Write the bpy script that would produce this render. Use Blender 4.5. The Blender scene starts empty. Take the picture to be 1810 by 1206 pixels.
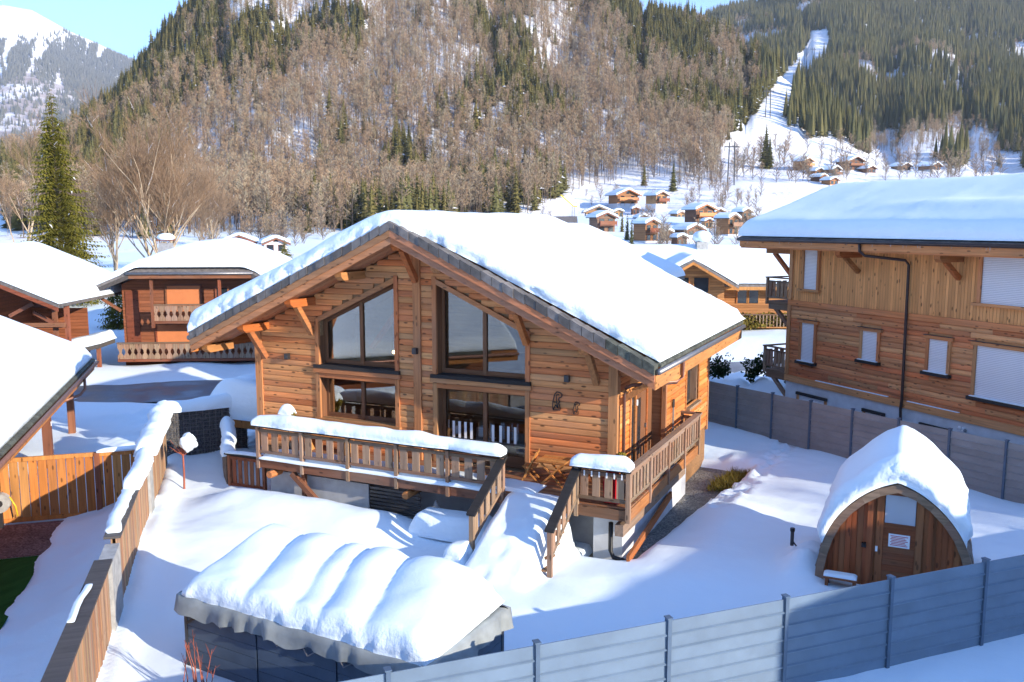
import bpy, math, random
import numpy as np
from mathutils import Vector, Matrix
from mathutils.noise import noise as pynoise

R = math.radians
random.seed(7)
SC = bpy.context.scene
COL = SC.collection

# ------------------------------------------------------------------ camera
YAW, PITCH = R(25.3), math.atan(208 / 1552.0)
cam_d = bpy.data.cameras.new('camera')
cam_d.sensor_width = 36.0
cam_d.lens = 1552.0 / 1810.0 * 36.0
cam_d.clip_start = 0.5
cam_d.clip_end = 20000
cam = bpy.data.objects.new('camera', cam_d)
COL.objects.link(cam)
CAMZ = 7.1
cam.location = (0, 0, CAMZ)
cam.rotation_euler = (math.pi / 2 - PITCH, 0, YAW)
SC.camera = cam

# ------------------------------------------------------------------ sky and sun
SUN_A, SUN_EL = R(12), R(18)
S = Vector((math.cos(SUN_EL) * math.cos(SUN_A), -math.cos(SUN_EL) * math.sin(SUN_A), math.sin(SUN_EL)))
world = bpy.data.worlds.new('World')
SC.world = world
world.use_nodes = True
wn = world.node_tree
wn.nodes.clear()
sky = wn.nodes.new('ShaderNodeTexSky')
sky.sky_type = 'NISHITA'
sky.sun_disc = False
sky.sun_elevation = SUN_EL
sky.sun_rotation = math.atan2(S.x, S.y)
sky.altitude = 2800
sky.air_density = 1.0
sky.dust_density = 0.2
sky.ozone_density = 5.0
bg = wn.nodes.new('ShaderNodeBackground')
bg.inputs[1].default_value = 0.15
wo = wn.nodes.new('ShaderNodeOutputWorld')
wn.links.new(sky.outputs[0], bg.inputs[0])
wn.links.new(bg.outputs[0], wo.inputs[0])
sun_d = bpy.data.lights.new('sun', 'SUN')
sun_d.energy = 3.8
sun_d.angle = R(0.5)
sun_d.color = (1.0, 0.88, 0.72)
sun = bpy.data.objects.new('sun', sun_d)
COL.objects.link(sun)
sun.location = (40, -20, 60)
sun.rotation_euler = S.to_track_quat('Z', 'Y').to_euler()

SC.view_settings.view_transform = 'Standard'
SC.view_settings.look = 'None'
SC.view_settings.exposure = 1.74
SC.view_settings.gamma = 1.0
SC.view_settings.use_curve_mapping = False
SC.render.engine = 'CYCLES'
SC.cycles.use_denoising = True
SC.cycles.max_bounces = 6
SC.cycles.diffuse_bounces = 3
SC.cycles.glossy_bounces = 3
SC.cycles.transmission_bounces = 4
SC.cycles.transparent_max_bounces = 8
SC.cycles.volume_bounces = 0
SC.cycles.caustics_reflective = False
SC.cycles.caustics_refractive = False

# ------------------------------------------------------------------ numeric helpers
CY_, SY_ = math.cos(YAW), math.sin(YAW)
def uv2xy(u, v):
    return u * CY_ - v * SY_, u * SY_ + v * CY_
def xy2uv(x, y):
    return x * CY_ + y * SY_, -x * SY_ + y * CY_

def _hash(ix, iy, iz, seed):
    h = (ix.astype(np.int64) * 374761393 + iy.astype(np.int64) * 668265263 + iz.astype(np.int64) * 2147483647 + seed * 974711) & 0xffffffff
    h = ((h ^ (h >> 13)) * 1274126177) & 0xffffffff
    h = (h ^ (h >> 16)) & 0xffffff
    return h / float(0xffffff)
def vnoise(x, y, z=0.0, seed=1):
    x, y, z = np.broadcast_arrays(np.asarray(x, float), np.asarray(y, float), np.asarray(z, float))
    ix, iy, iz = np.floor(x), np.floor(y), np.floor(z)
    fx, fy, fz = x - ix, y - iy, z - iz
    fx, fy, fz = [t * t * (3 - 2 * t) for t in (fx, fy, fz)]
    r = 0
    for dx in (0, 1):
        for dy in (0, 1):
            for dz in (0, 1):
                w = (fx if dx else 1 - fx) * (fy if dy else 1 - fy) * (fz if dz else 1 - fz)
                r = r + w * _hash(ix + dx, iy + dy, iz + dz, seed)
    return r * 2 - 1
def fbm(x, y, z=0.0, seed=1, oct=4):
    a, r = 1.0, 0
    for k in range(oct):
        r = r + a * vnoise(np.asarray(x) * 2 ** k, np.asarray(y) * 2 ** k, np.asarray(z) * 2 ** k, seed + k)
        a *= 0.5
    return r
def sstep(a, b, x):
    t = np.clip((np.asarray(x, float) - a) / (b - a), 0, 1)
    return t * t * (3 - 2 * t)

# ------------------------------------------------------------------ mesh helpers
class MB:
    def __init__(s):
        s.v, s.f, s.m = [], [], []
    def add(s, vs, fs, mi=0):
        o = len(s.v)
        s.v.extend([tuple(p) for p in vs])
        s.f.extend([tuple(i + o for i in f) for f in fs])
        s.m.extend([mi] * len(fs))
        return s
    def box(s, x0, x1, y0, y1, z0, z1, mi=0):
        return s.add([(x0, y0, z0), (x1, y0, z0), (x1, y1, z0), (x0, y1, z0), (x0, y0, z1), (x1, y0, z1), (x1, y1, z1), (x0, y1, z1)],
                     [(0, 3, 2, 1), (4, 5, 6, 7), (0, 1, 5, 4), (1, 2, 6, 5), (2, 3, 7, 6), (3, 0, 4, 7)], mi)
    def bar(s, p, q, w, h, up=(0, 0, 1), mi=0):
        p, q, up = Vector(p), Vector(q), Vector(up)
        d = (q - p).normalized()
        if abs(d.dot(up)) > 0.98:
            up = Vector((0, 1, 0))
        a = d.cross(up).normalized() * (w / 2)
        b = a.cross(d).normalized() * (h / 2)
        vs = [p - a - b, p + a - b, p + a + b, p - a + b, q - a - b, q + a - b, q + a + b, q - a + b]
        return s.add(vs, [(0, 1, 2, 3), (7, 6, 5, 4), (0, 4, 5, 1), (1, 5, 6, 2), (2, 6, 7, 3), (3, 7, 4, 0)], mi)
    def prism(s, poly, axis, c0, c1, mi=0):
        n = len(poly)
        def P(a, b, c):
            return (c, a, b) if axis == 'x' else ((a, c, b) if axis == 'y' else (a, b, c))
        vs = [P(a, b, c0) for a, b in poly] + [P(a, b, c1) for a, b in poly]
        fs = [tuple(range(n))[::-1], tuple(range(n, 2 * n))] + [(i, (i + 1) % n, n + (i + 1) % n, n + i) for i in range(n)]
        return s.add(vs, fs, mi)
    def tube(s, pts, r, n=6, mi=0, cap=True):
        pts = [Vector(p) for p in pts]
        rs = r if hasattr(r, '__len__') else [r] * len(pts)
        vs, fs = [], []
        ref = Vector((0.3, 0.1, 1))
        for i, p in enumerate(pts):
            d = (pts[min(i + 1, len(pts) - 1)] - pts[max(i - 1, 0)]).normalized()
            if abs(d.dot(ref.normalized())) > 0.97:
                rf = Vector((1, 0.2, 0))
            else:
                rf = ref
            a = d.cross(rf).normalized()
            b = d.cross(a)
            for k in range(n):
                t = 2 * math.pi * k / n
                vs.append(p + (a * math.cos(t) + b * math.sin(t)) * rs[i])
        for i in range(len(pts) - 1):
            for k in range(n):
                fs.append((i * n + k, i * n + (k + 1) % n, (i + 1) * n + (k + 1) % n, (i + 1) * n + k))
        if cap:
            fs.append(tuple(range(n))[::-1])
            fs.append(tuple(range((len(pts) - 1) * n, len(pts) * n)))
        return s.add(vs, fs, mi)
    def ball(s, c, r, n=10, m=6, seed=0, amp=0.0, sz=1.0, mi=0):
        vs, fs = [], []
        for j in range(m + 1):
            ph = math.pi * j / m
            for i in range(n):
                t = 2 * math.pi * i / n
                d = Vector((math.sin(ph) * math.cos(t), math.sin(ph) * math.sin(t), math.cos(ph)))
                rr = r * (1 + amp * pynoise((d.x * 2 + seed, d.y * 2, d.z * 2)))
                vs.append((c[0] + d.x * rr, c[1] + d.y * rr, c[2] + d.z * rr * sz))
        for j in range(m):
            for i in range(n):
                fs.append((j * n + i, (j + 1) * n + i, (j + 1) * n + (i + 1) % n, j * n + (i + 1) % n))
        return s.add(vs, fs, mi)
    def build(s, name, mats, parent=None, smooth=False):
        me = bpy.data.meshes.new(name)
        me.from_pydata(s.v, [], s.f)
        mats = mats if isinstance(mats, (list, tuple)) else [mats]
        for m in mats:
            me.materials.append(m)
        if len(mats) > 1:
            me.polygons.foreach_set('material_index', s.m)
        if smooth:
            me.polygons.foreach_set('use_smooth', [True] * len(me.polygons))
        me.update()
        return link(name, me, parent)

def link(name, me, parent=None):
    o = bpy.data.objects.new(name, me)
    COL.objects.link(o)
    if parent is not None:
        o.parent = parent
    return o
def np_mesh(name, V, Fq, mats, parent=None, smooth=True, midx=None):
    V = np.asarray(V, np.float32)
    Fq = np.asarray(Fq, np.int32)
    k = Fq.shape[1]
    me = bpy.data.meshes.new(name)
    me.vertices.add(len(V))
    me.vertices.foreach_set('co', V.ravel())
    me.loops.add(Fq.size)
    me.loops.foreach_set('vertex_index', Fq.ravel())
    me.polygons.add(len(Fq))
    me.polygons.foreach_set('loop_start', np.arange(0, Fq.size, k, dtype=np.int32))
    me.polygons.foreach_set('loop_total', np.full(len(Fq), k, np.int32))
    mats = mats if isinstance(mats, (list, tuple)) else [mats]
    for m in mats:
        me.materials.append(m)
    if midx is not None:
        me.polygons.foreach_set('material_index', np.asarray(midx, np.int32))
    me.polygons.foreach_set('use_smooth', np.full(len(Fq), smooth, bool))
    me.update(calc_edges=True)
    return link(name, me, parent)
def tag(o, label=None, cat=None, group=None, kind=None):
    if label: o['label'] = label
    if cat: o['category'] = cat
    if group: o['group'] = group
    if kind: o['kind'] = kind
    return o
def thing(name, label, cat, loc=(0, 0, 0), rotz=0.0, group=None):
    o = bpy.data.objects.new(name, None)
    COL.objects.link(o)
    o.location = loc
    o.rotation_euler = (0, 0, rotz)
    o.empty_display_size = 0.3
    return tag(o, label, cat, group)
def pbox(name, x0, x1, y0, y1, z0, z1, m, parent=None):
    return MB().box(x0, x1, y0, y1, z0, z1).build(name, m, parent)
def pbar(name, p, q, w, h, m, parent=None, up=(0, 0, 1)):
    return MB().bar(p, q, w, h, up).build(name, m, parent)
def copy_tree(o, parent=None):
    c = o.copy()
    COL.objects.link(c)
    c.parent = parent
    for ch in list(o.children):
        copy_tree(ch, c)
    return c

# ------------------------------------------------------------------ materials
class NT:
    def __init__(s, name):
        s.m = bpy.data.materials.new(name)
        s.m.use_nodes = True
        s.t = s.m.node_tree
        s.t.nodes.clear()
        s.out = s.n('ShaderNodeOutputMaterial')
    def n(s, kind, **kw):
        nd = s.t.nodes.new(kind)
        for k, v in kw.items():
            setattr(nd, k, v)
        return nd
    def l(s, a, b):
        s.t.links.new(a, b)
    def val(s, sock, v):
        if isinstance(v, (int, float, tuple, list)):
            sock.default_value = v
        else:
            s.l(v, sock)
    def math(s, op, a, b=0.0, c=None):
        nd = s.n('ShaderNodeMath', operation=op)
        s.val(nd.inputs[0], a); s.val(nd.inputs[1], b)
        if c is not None: s.val(nd.inputs[2], c)
        return nd.outputs[0]
    def mix(s, f, a, b, blend='MIX'):
        nd = s.n('ShaderNodeMix', data_type='RGBA', blend_type=blend)
        s.val(nd.inputs[0], f)
        s.val(nd.inputs[6], a if not isinstance(a, tuple) else (*a, 1)[:4])
        s.val(nd.inputs[7], b if not isinstance(b, tuple) else (*b, 1)[:4])
        return nd.outputs[2]
    def ramp(s, f, stops):
        nd = s.n('ShaderNodeValToRGB')
        cr = nd.color_ramp
        while len(cr.elements) < len(stops):
            cr.elements.new(0.5)
        for e, (p, c) in zip(cr.elements, stops):
            e.position = p
            e.color = (c, c, c, 1) if not isinstance(c, tuple) else (*c, 1)[:4]
        s.l(f, nd.inputs[0])
        return nd.outputs[0]
    def noise(s, vec, scale, detail=4, rough=0.55):
        nd = s.n('ShaderNodeTexNoise')
        if vec is not None: s.l(vec, nd.inputs['Vector'])
        nd.inputs['Scale'].default_value = scale
        nd.inputs['Detail'].default_value = detail
        nd.inputs['Roughness'].default_value = rough
        return nd.outputs[0]
    def coord(s, kind='Object', scale=(1, 1, 1), rot=(0, 0, 0), jitter=False):
        tc = s.n('ShaderNodeTexCoord').outputs[kind] if kind != 'World' else s.n('ShaderNodeNewGeometry').outputs['Position']
        if jitter:
            oi = s.n('ShaderNodeObjectInfo').outputs['Random']
            cx = s.n('ShaderNodeCombineXYZ')
            for i, k in enumerate((37.0, 19.0, 53.0)):
                s.l(s.math('MULTIPLY', oi, k), cx.inputs[i])
            ad = s.n('ShaderNodeVectorMath', operation='ADD')
            s.l(tc, ad.inputs[0]); s.l(cx.outputs[0], ad.inputs[1])
            tc = ad.outputs[0]
        mp = s.n('ShaderNodeMapping')
        mp.inputs['Scale'].default_value = scale
        mp.inputs['Rotation'].default_value = rot
        s.l(tc, mp.inputs[0])
        return mp.outputs[0]
    def bump(s, h, strength=0.3, dist=0.02):
        b = s.n('ShaderNodeBump')
        b.inputs['Strength'].default_value = strength
        b.inputs['Distance'].default_value = dist
        s.l(h, b.inputs['Height'])
        return b.outputs[0]
    def surf(s, col, rough=0.7, nrm=None, metal=0.0, spec=0.4):
        p = s.n('ShaderNodeBsdfPrincipled')
        s.val(p.inputs['Base Color'], (*col, 1)[:4] if isinstance(col, tuple) else col)
        s.val(p.inputs['Roughness'], rough)
        p.inputs['Metallic'].default_value = metal
        p.inputs['Specular IOR Level'].default_value = spec
        if nrm is not None: s.l(nrm, p.inputs['Normal'])
        s.l(p.outputs[0], s.out.inputs[0])
        return s.m

def wood(name, base, axis='x', knots=0.8, vary=0.35, weather=0.25, grey=(0.22, 0.17, 0.13), grain=14.0, rough=0.72):
    t = NT(name)
    lo, hi = 0.7, grain
    sc = {'x': (lo, hi, hi), 'y': (hi, lo, hi), 'z': (hi, hi, lo)}[axis]
    c = t.coord('Object', sc, jitter=True)
    g = t.noise(c, 1.0, 6, 0.6)
    dark = tuple(v * 0.45 for v in base)
    lite = tuple(min(1, v * 1.35) for v in base)
    col = t.mix(t.ramp(g, [(0.25, 0.0), (0.75, 1.0)]), dark, lite)
    col = t.mix(0.28, col, base)
    if knots > 0:
        ks = {'x': (1.5, 4.2, 4.2), 'y': (4.2, 1.5, 4.2), 'z': (4.2, 4.2, 1.5)}[axis]
        kc = t.coord('Object', ks, jitter=True)
        vo = t.n('ShaderNodeTexVoronoi')
        t.l(kc, vo.inputs['Vector'])
        vo.inputs['Scale'].default_value = 1.6
        kf = t.ramp(vo.outputs['Distance'], [(0.13, knots), (0.22, 0.0)])
        col = t.mix(kf, col, tuple(v * 0.18 for v in base))
    wz = t.noise(t.coord('Object', (0.35, 0.35, 0.35), jitter=True), 1.0, 3)
    col = t.mix(t.ramp(wz, [(0.45, 0.0), (0.75, weather)]), col, grey)
    rnd = t.n('ShaderNodeObjectInfo').outputs['Random']
    br = t.math('MULTIPLY_ADD', rnd, vary, 1.0 - vary * 0.5)
    hs = t.n('ShaderNodeHueSaturation')
    r2 = t.math('FRACT', t.math('MULTIPLY', rnd, 17.3))
    t.l(t.math('MULTIPLY_ADD', r2, 0.03 * min(1.0, vary * 2), 0.5 - 0.015 * min(1.0, vary * 2)), hs.inputs['Hue'])
    t.l(t.math('MULTIPLY_ADD', r2, -0.3 * vary, 1.0 + 0.12 * vary), hs.inputs['Saturation'])
    t.l(br, hs.inputs['Value']); t.l(col, hs.inputs['Color'])
    return t.surf(hs.outputs[0], rough, t.bump(g, 0.35, 0.01), spec=0.25)

def plain(name, col, rough=0.6, metal=0.0, nscale=6.0, vary=0.25, bump=0.15, spec=0.4, each=0.0):
    t = NT(name)
    g = t.noise(t.coord('Object', jitter=True), nscale, 5)
    c = t.mix(t.ramp(g, [(0.3, 0.0), (0.7, 1.0)]), tuple(v * (1 - vary) for v in col), tuple(min(1, v * (1 + vary)) for v in col))
    if each > 0:
        hs = t.n('ShaderNodeHueSaturation')
        t.l(t.math('MULTIPLY_ADD', t.n('ShaderNodeObjectInfo').outputs['Random'], each, 1.0 - each * 0.5), hs.inputs['Value']); t.l(c, hs.inputs['Color'])
        c = hs.outputs[0]
    return t.surf(c, rough, t.bump(g, bump, 0.01), metal, spec)

M = {}
def snow_mat(name, col=(0.775, 0.88, 0.955), fine=22.0, amp=0.25):
    t = NT(name)
    c = t.coord('World')
    a = t.noise(c, fine, 3, 0.7)
    b = t.noise(c, 2.6, 4, 0.6)
    geo = t.n('ShaderNodeNewGeometry')
    sp = t.n('ShaderNodeSeparateXYZ'); t.l(geo.outputs['True Normal'], sp.inputs[0])
    steep = t.ramp(sp.outputs[2], [(0.35, 1.0), (0.85, 0.0)])
    lump = t.math('MULTIPLY', t.noise(c, 7.0, 4, 0.65), t.math('MULTIPLY', steep, 2.6))
    h = t.math('ADD', t.math('ADD', t.math('MULTIPLY', a, 0.35), b), lump)
    cc = t.mix(b, tuple(v * 0.96 for v in col), col)
    return t.surf(cc, 0.55, t.bump(h, amp, 0.05), spec=0.2)
M['snow'] = snow_mat('snow')
M['snow_crust'] = snow_mat('snow_crust', (0.84, 0.86, 0.9), 9.0, 0.7)
M['wood_x'] = wood('larch_x', (0.64, 0.25, 0.086), 'x', knots=0.95, weather=0.6, grey=(0.30, 0.18, 0.115), vary=0.42)
M['wood_y'] = wood('larch_y', (0.64, 0.23, 0.06), 'y', weather=0.2)
M['wood_z'] = wood('larch_z', (0.40, 0.16, 0.06), 'z', weather=0.35)
M['frame'] = wood('window_wood', (0.19, 0.085, 0.04), 'z', knots=0, weather=0.15, vary=0.1)
M['frame_x'] = wood('window_wood_x', (0.17, 0.075, 0.035), 'x', knots=0, weather=0.2, vary=0.1)
M['trim_x'] = wood('trim_x', (0.50, 0.20, 0.075), 'x', weather=0.4)
M['trim_z'] = wood('trim_z', (0.47, 0.19, 0.072), 'z', weather=0.4)
M['beam'] = wood('beam_wood', (0.42, 0.15, 0.042), 'y', knots=0.5, weather=0.3)
M['fascia'] = wood('fascia_wood', (0.42, 0.18, 0.08), 'x', weather=0.5, grain=10)
M['fascia_y'] = wood('fascia_wood_y', (0.46, 0.2, 0.065), 'y', weather=0.15)
M['rail_z'] = wood('rail_wood_z', (0.30, 0.185, 0.115), 'z', weather=0.6, grey=(0.26, 0.21, 0.17))
M['rail_x'] = wood('rail_wood_x', (0.19, 0.115, 0.07), 'x', weather=0.6, grey=(0.16, 0.13, 0.11))
M['rail_y'] = wood('rail_wood_y', (0.25, 0.165, 0.105), 'y', weather=0.6, grey=(0.24, 0.2, 0.17))
M['rail_dark'] = wood('wet_dark_rail', (0.03, 0.027, 0.026), 'x', knots=0, weather=0.5, grey=(0.03, 0.03, 0.035))
M['rim'] = wood('rim_beam_wood', (0.16, 0.075, 0.04), 'x', weather=0.5)
M['deck'] = wood('deck_wood', (0.27, 0.12, 0.055), 'x', weather=0.3)
M['oldwood_z'] = wood('old_plank_z', (0.40, 0.23, 0.12), 'z', knots=0.4, weather=0.8, grey=(0.23, 0.19, 0.16), vary=0.5, grain=18)
M['oldwood_cap'] = wood('old_cap', (0.085, 0.075, 0.07), 'y', knots=0.2, weather=0.6, grey=(0.05, 0.05, 0.055))
M['gate_z'] = wood('gate_plank', (0.50, 0.2, 0.05), 'z', weather=0.15, vary=0.3)
M['red_wood'] = wood('red_brown_wood', (0.22, 0.075, 0.035), 'x', weather=0.25, grain=9)
M['red_wood_z'] = wood('red_brown_wood_z', (0.24, 0.085, 0.04), 'z', weather=0.25, grain=9)
M['orange_panel'] = plain('orange_panel', (0.55, 0.19, 0.07), 0.7, nscale=1.5, vary=0.08)
M['rb_z'] = None
M['tile'] = plain('roof_tile', (0.12, 0.11, 0.105), 0.75, nscale=5, vary=0.35, bump=0.4, each=0.7)
M['tile_moss'] = plain('mossy_tile', (0.075, 0.08, 0.065), 0.85, nscale=9, vary=0.5, bump=0.6, each=0.6)
M['metal_dark'] = plain('dark_metal', (0.06, 0.06, 0.065), 0.4, 0.6, 8, 0.15, 0.05)
M['zinc'] = plain('zinc_gutter', (0.22, 0.22, 0.23), 0.45, 0.7, 8, 0.15, 0.05)
M['copper'] = plain('copper_pipe', (0.28, 0.14, 0.10), 0.45, 0.5, 8, 0.15, 0.05)
M['brownpipe'] = plain('brown_pipe', (0.045, 0.03, 0.028), 0.4, 0.3, 8, 0.15, 0.05)
M['white_wall'] = plain('white_render', (0.55, 0.57, 0.6), 0.85, nscale=3, vary=0.1, bump=0.3)
M['grey_wall'] = plain('grey_render', (0.33, 0.33, 0.34), 0.85, nscale=4, vary=0.12, bump=0.3)
M['concrete'] = plain('concrete', (0.34, 0.34, 0.33), 0.85, nscale=5, vary=0.25, bump=0.4)
M['alu'] = plain('aluminium_board', (0.125, 0.175, 0.235), 0.38, 0.0, 1.2, 0.14, 0.04, spec=0.5, each=0.12)
M['alu_post'] = plain('aluminium_post', (0.085, 0.125, 0.18), 0.4, 0.2, 3, 0.08, 0.03)
M['taupe'] = plain('taupe_board', (0.26, 0.245, 0.235), 0.55, 0.0, 1.2, 0.14, 0.05, each=0.15)
M['tub'] = plain('tub_panel', (0.065, 0.095, 0.135), 0.55, 0.0, 2, 0.15, 0.1)
M['cover'] = plain('cover_cloth', (0.225, 0.25, 0.255), 0.6, 0.0, 2.5, 0.2, 0.5)
M['black'] = plain('black_paint', (0.012, 0.012, 0.013), 0.5)
M['white'] = plain('white_paint', (0.8, 0.8, 0.8), 0.5, vary=0.04)
M['red'] = plain('red_plastic', (0.5, 0.01, 0.02), 0.3, vary=0.1)
M['yellow'] = plain('yellow_hose', (0.7, 0.5, 0.02), 0.4, vary=0.1)
M['sauna_z'] = wood('sauna_wood_z', (0.34, 0.108, 0.036), 'z', knots=0.7, weather=0.15, vary=0.3)
M['sauna_x'] = wood('sauna_wood_x', (0.25, 0.082, 0.03), 'x', knots=0.3, weather=0.2, vary=0.2)
M['shingle'] = wood('shingle_wood', (0.19, 0.15, 0.12), 'y', knots=0, weather=0.6, vary=0.4)
M['arch'] = wood('arch_board', (0.27, 0.175, 0.115), 'x', knots=0.2, weather=0.5)
M['bark'] = plain('bark', (0.14, 0.105, 0.08), 0.9, nscale=6, vary=0.35, bump=0.5)
M['twig_red'] = plain('red_twig', (0.30, 0.085, 0.05), 0.7)
M['floor_wood'] = wood('parquet', (0.22, 0.12, 0.06), 'x', knots=0.2)
M['interior'] = wood('interior_wood', (0.30, 0.17, 0.08), 'x', knots=0.3)
M['chimney'] = plain('chimney_slate', (0.28, 0.28, 0.28), 0.8, nscale=7, vary=0.2)

def glass_mat(name, fmin, tint=(0.9, 0.95, 0.97)):
    t = NT(name)
    gl = t.n('ShaderNodeBsdfGlossy'); gl.inputs['Roughness'].default_value = 0.015
    tr = t.n('ShaderNodeBsdfTransparent'); tr.inputs[0].default_value = (*tint, 1)
    fr = t.n('ShaderNodeFresnel'); fr.inputs[0].default_value = 1.5
    f = t.math('MULTIPLY_ADD', fr.outputs[0], 1.6, fmin)
    mx = t.n('ShaderNodeMixShader')
    t.l(f, mx.inputs[0]); t.l(tr.outputs[0], mx.inputs[1]); t.l(gl.outputs[0], mx.inputs[2])
    t.l(mx.outputs[0], t.out.inputs[0])
    return t.m
M['glass'] = glass_mat('window_glass', 0.04, (0.75, 0.8, 0.82))
M['dark_glass'] = plain('dark_glass', (0.02, 0.028, 0.035), 0.08, 0.0, 2, 0.2, 0.0, spec=0.8)

def shutter_mat():
    t = NT('roller_shutter')
    c = t.coord('Object', (1, 1, 1))
    w = t.n('ShaderNodeTexWave', wave_type='BANDS', bands_direction='Z')
    w.inputs['Scale'].default_value = 5.2
    w.inputs['Distortion'].default_value = 0.0
    t.l(c, w.inputs['Vector'])
    col = t.mix(t.ramp(w.outputs['Fac'], [(0.0, 0.0), (0.35, 1.0)]), (0.46, 0.47, 0.5), (0.74, 0.745, 0.77))
    return t.surf(col, 0.45, t.bump(w.outputs['Fac'], 0.5, 0.01))
M['shutter'] = shutter_mat()

def plank_relief(name, base, axis, pitch, knots=0.8, weather=0.25):
    """far boarded wall: board joints as fine relief"""
    t = NT(name)
    long_, d = ('x', 'Z') if axis == 'x' else ('z', 'X')
    sc = (0.8, 9, 9) if axis == 'x' else (9, 9, 0.8)
    g = t.noise(t.coord('Object', sc), 1.0, 6, 0.6)
    col = t.mix(t.ramp(g, [(0.25, 0.0), (0.75, 1.0)]), tuple(v * 0.6 for v in base), tuple(v * 1.3 for v in base))
    col = t.mix(0.4, col, base)
    # per-board tone
    sp = t.n('ShaderNodeSeparateXYZ'); t.l(t.coord('Object'), sp.inputs[0])
    cid = t.math('FLOOR', t.math('DIVIDE', sp.outputs[d], pitch))
    wn_ = t.n('ShaderNodeTexWhiteNoise', noise_dimensions='1D'); t.l(cid, wn_.inputs['W'])
    hs = t.n('ShaderNodeHueSaturation')
    t.l(t.math('MULTIPLY_ADD', wn_.outputs['Value'], 0.35, 0.82), hs.inputs['Value']); t.l(col, hs.inputs['Color'])
    col = hs.outputs[0]
    ks = (1.4, 3.4, 3.4) if axis == 'x' else (3.4, 3.4, 1.4)
    vo = t.n('ShaderNodeTexVoronoi'); t.l(t.coord('Object', ks), vo.inputs['Vector']); vo.inputs['Scale'].default_value = 1.5
    col = t.mix(t.ramp(vo.outputs['Distance'], [(0.10, knots), (0.2, 0.0)]), col, tuple(v * 0.22 for v in base))
    wz = t.noise(t.coord('Object', (0.3, 0.3, 0.5)), 1.0, 3)
    col = t.mix(t.ramp(wz, [(0.45, 0.0), (0.8, weather)]), col, (0.2, 0.13, 0.09))
    fr = t.math('FRACT', t.math('DIVIDE', sp.outputs[d], pitch))
    jt = t.ramp(fr, [(0.0, 0.0), (0.08, 1.0), (0.92, 1.0), (1.0, 0.0)])
    col = t.mix(jt, tuple(v * 0.5 for v in base), col)
    return t.surf(col, 0.75, t.bump(jt, 0.8, 0.02), spec=0.2)
M['rb_up'] = plank_relief('upper_boards', (0.72, 0.335, 0.12), 'z', 0.13, 0.9, 0.1)
M['house_boards'] = plank_relief('house_boards', (0.25, 0.085, 0.038), 'x', 0.2, 0.3, 0.3)
M['house_boards_lt'] = plank_relief('house_boards_light', (0.42, 0.19, 0.07), 'x', 0.2, 0.3, 0.2)
M['rb_log'] = wood('lower_log', (0.63, 0.245, 0.092), 'x', knots=0.8, weather=0.4, grey=(0.24, 0.14, 0.095), vary=0.42)
M['rb_trim'] = wood('rb_trim', (0.60, 0.25, 0.09), 'x', weather=0.3)
M['rb_trim_z'] = wood('rb_trim_z', (0.56, 0.24, 0.09), 'z', weather=0.3)

def foliage_mat(name, a, b, snow=0.0, third=None):
    t = NT(name)
    ri = t.n('ShaderNodeNewGeometry').outputs['Random Per Island']
    rnd = t.n('ShaderNodeObjectInfo').outputs['Random']
    f = t.math('ADD', t.math('MULTIPLY', ri, 0.6), t.math('MULTIPLY', rnd, 0.4))
    col = t.mix(f, a, b)
    if third is not None:
        col = t.mix(t.ramp(rnd, [(0.55, 0.0), (0.75, 0.85)]), col, third)
    if snow > 0:
        col = t.mix(t.math('GREATER_THAN', ri, 1.0 - snow), col, (0.8, 0.82, 0.86))
    p = t.n('ShaderNodeBsdfDiffuse'); t.l(col, p.inputs[0])
    tl = t.n('ShaderNodeBsdfTranslucent'); t.l(col, tl.inputs[0])
    mx = t.n('ShaderNodeMixShader'); mx.inputs[0].default_value = 0.18
    t.l(p.outputs[0], mx.inputs[1]); t.l(tl.outputs[0], mx.inputs[2]); t.l(mx.outputs[0], t.out.inputs[0])
    return t.m
M['needles'] = foliage_mat('spruce_needles', (0.085, 0.08, 0.028), (0.235, 0.195, 0.07), 0.01, (0.13, 0.13, 0.055))
M['needles_big'] = foliage_mat('spruce_needles_near', (0.075, 0.085, 0.016), (0.24, 0.21, 0.04), 0.006)
M['needles_far'] = foliage_mat('spruce_needles_far', (0.058, 0.062, 0.026), (0.185, 0.16, 0.065), 0.0, (0.095, 0.10, 0.05))
M['needles_mtn'] = foliage_mat('hazed_mountain_firs', (0.10, 0.105, 0.085), (0.17, 0.165, 0.135))  # lighter and greyer than the other spruces: haze put into the colour
M['leaf_thuja'] = foliage_mat('golden_thuja', (0.16, 0.13, 0.02), (0.32, 0.26, 0.05))
M['leaf_dark'] = foliage_mat('dark_laurel', (0.012, 0.03, 0.014), (0.03, 0.06, 0.022))
M['leaf_hedge'] = foliage_mat('olive_hedge', (0.12, 0.095, 0.02), (0.26, 0.2, 0.05))
M['twigs'] = foliage_mat('bare_twigs', (0.28, 0.185, 0.112), (0.53, 0.38, 0.245), 0.0, (0.38, 0.325, 0.225))
M['twigs_near'] = foliage_mat('bare_twigs_near', (0.20, 0.125, 0.075), (0.38, 0.27, 0.18), 0.004)
M['bark_pale'] = plain('pale_bark', (0.40, 0.31, 0.21), 0.9, nscale=2, vary=0.3)
# ================================================================== GROUND
LF0, LFD = np.array([-11.37, 8.17]), np.array([-0.6716, 0.741])      # left fence line
LFN = np.array([-0.741, -0.6716])                                     # towards the neighbour
BFD = np.array([0.849, -0.528]); BF0 = np.array([-6.85, 36.4])        # back fence
FFD = np.array([0.689, 0.724]); FF0 = np.array([-7.0, 10.43])         # front fence

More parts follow.
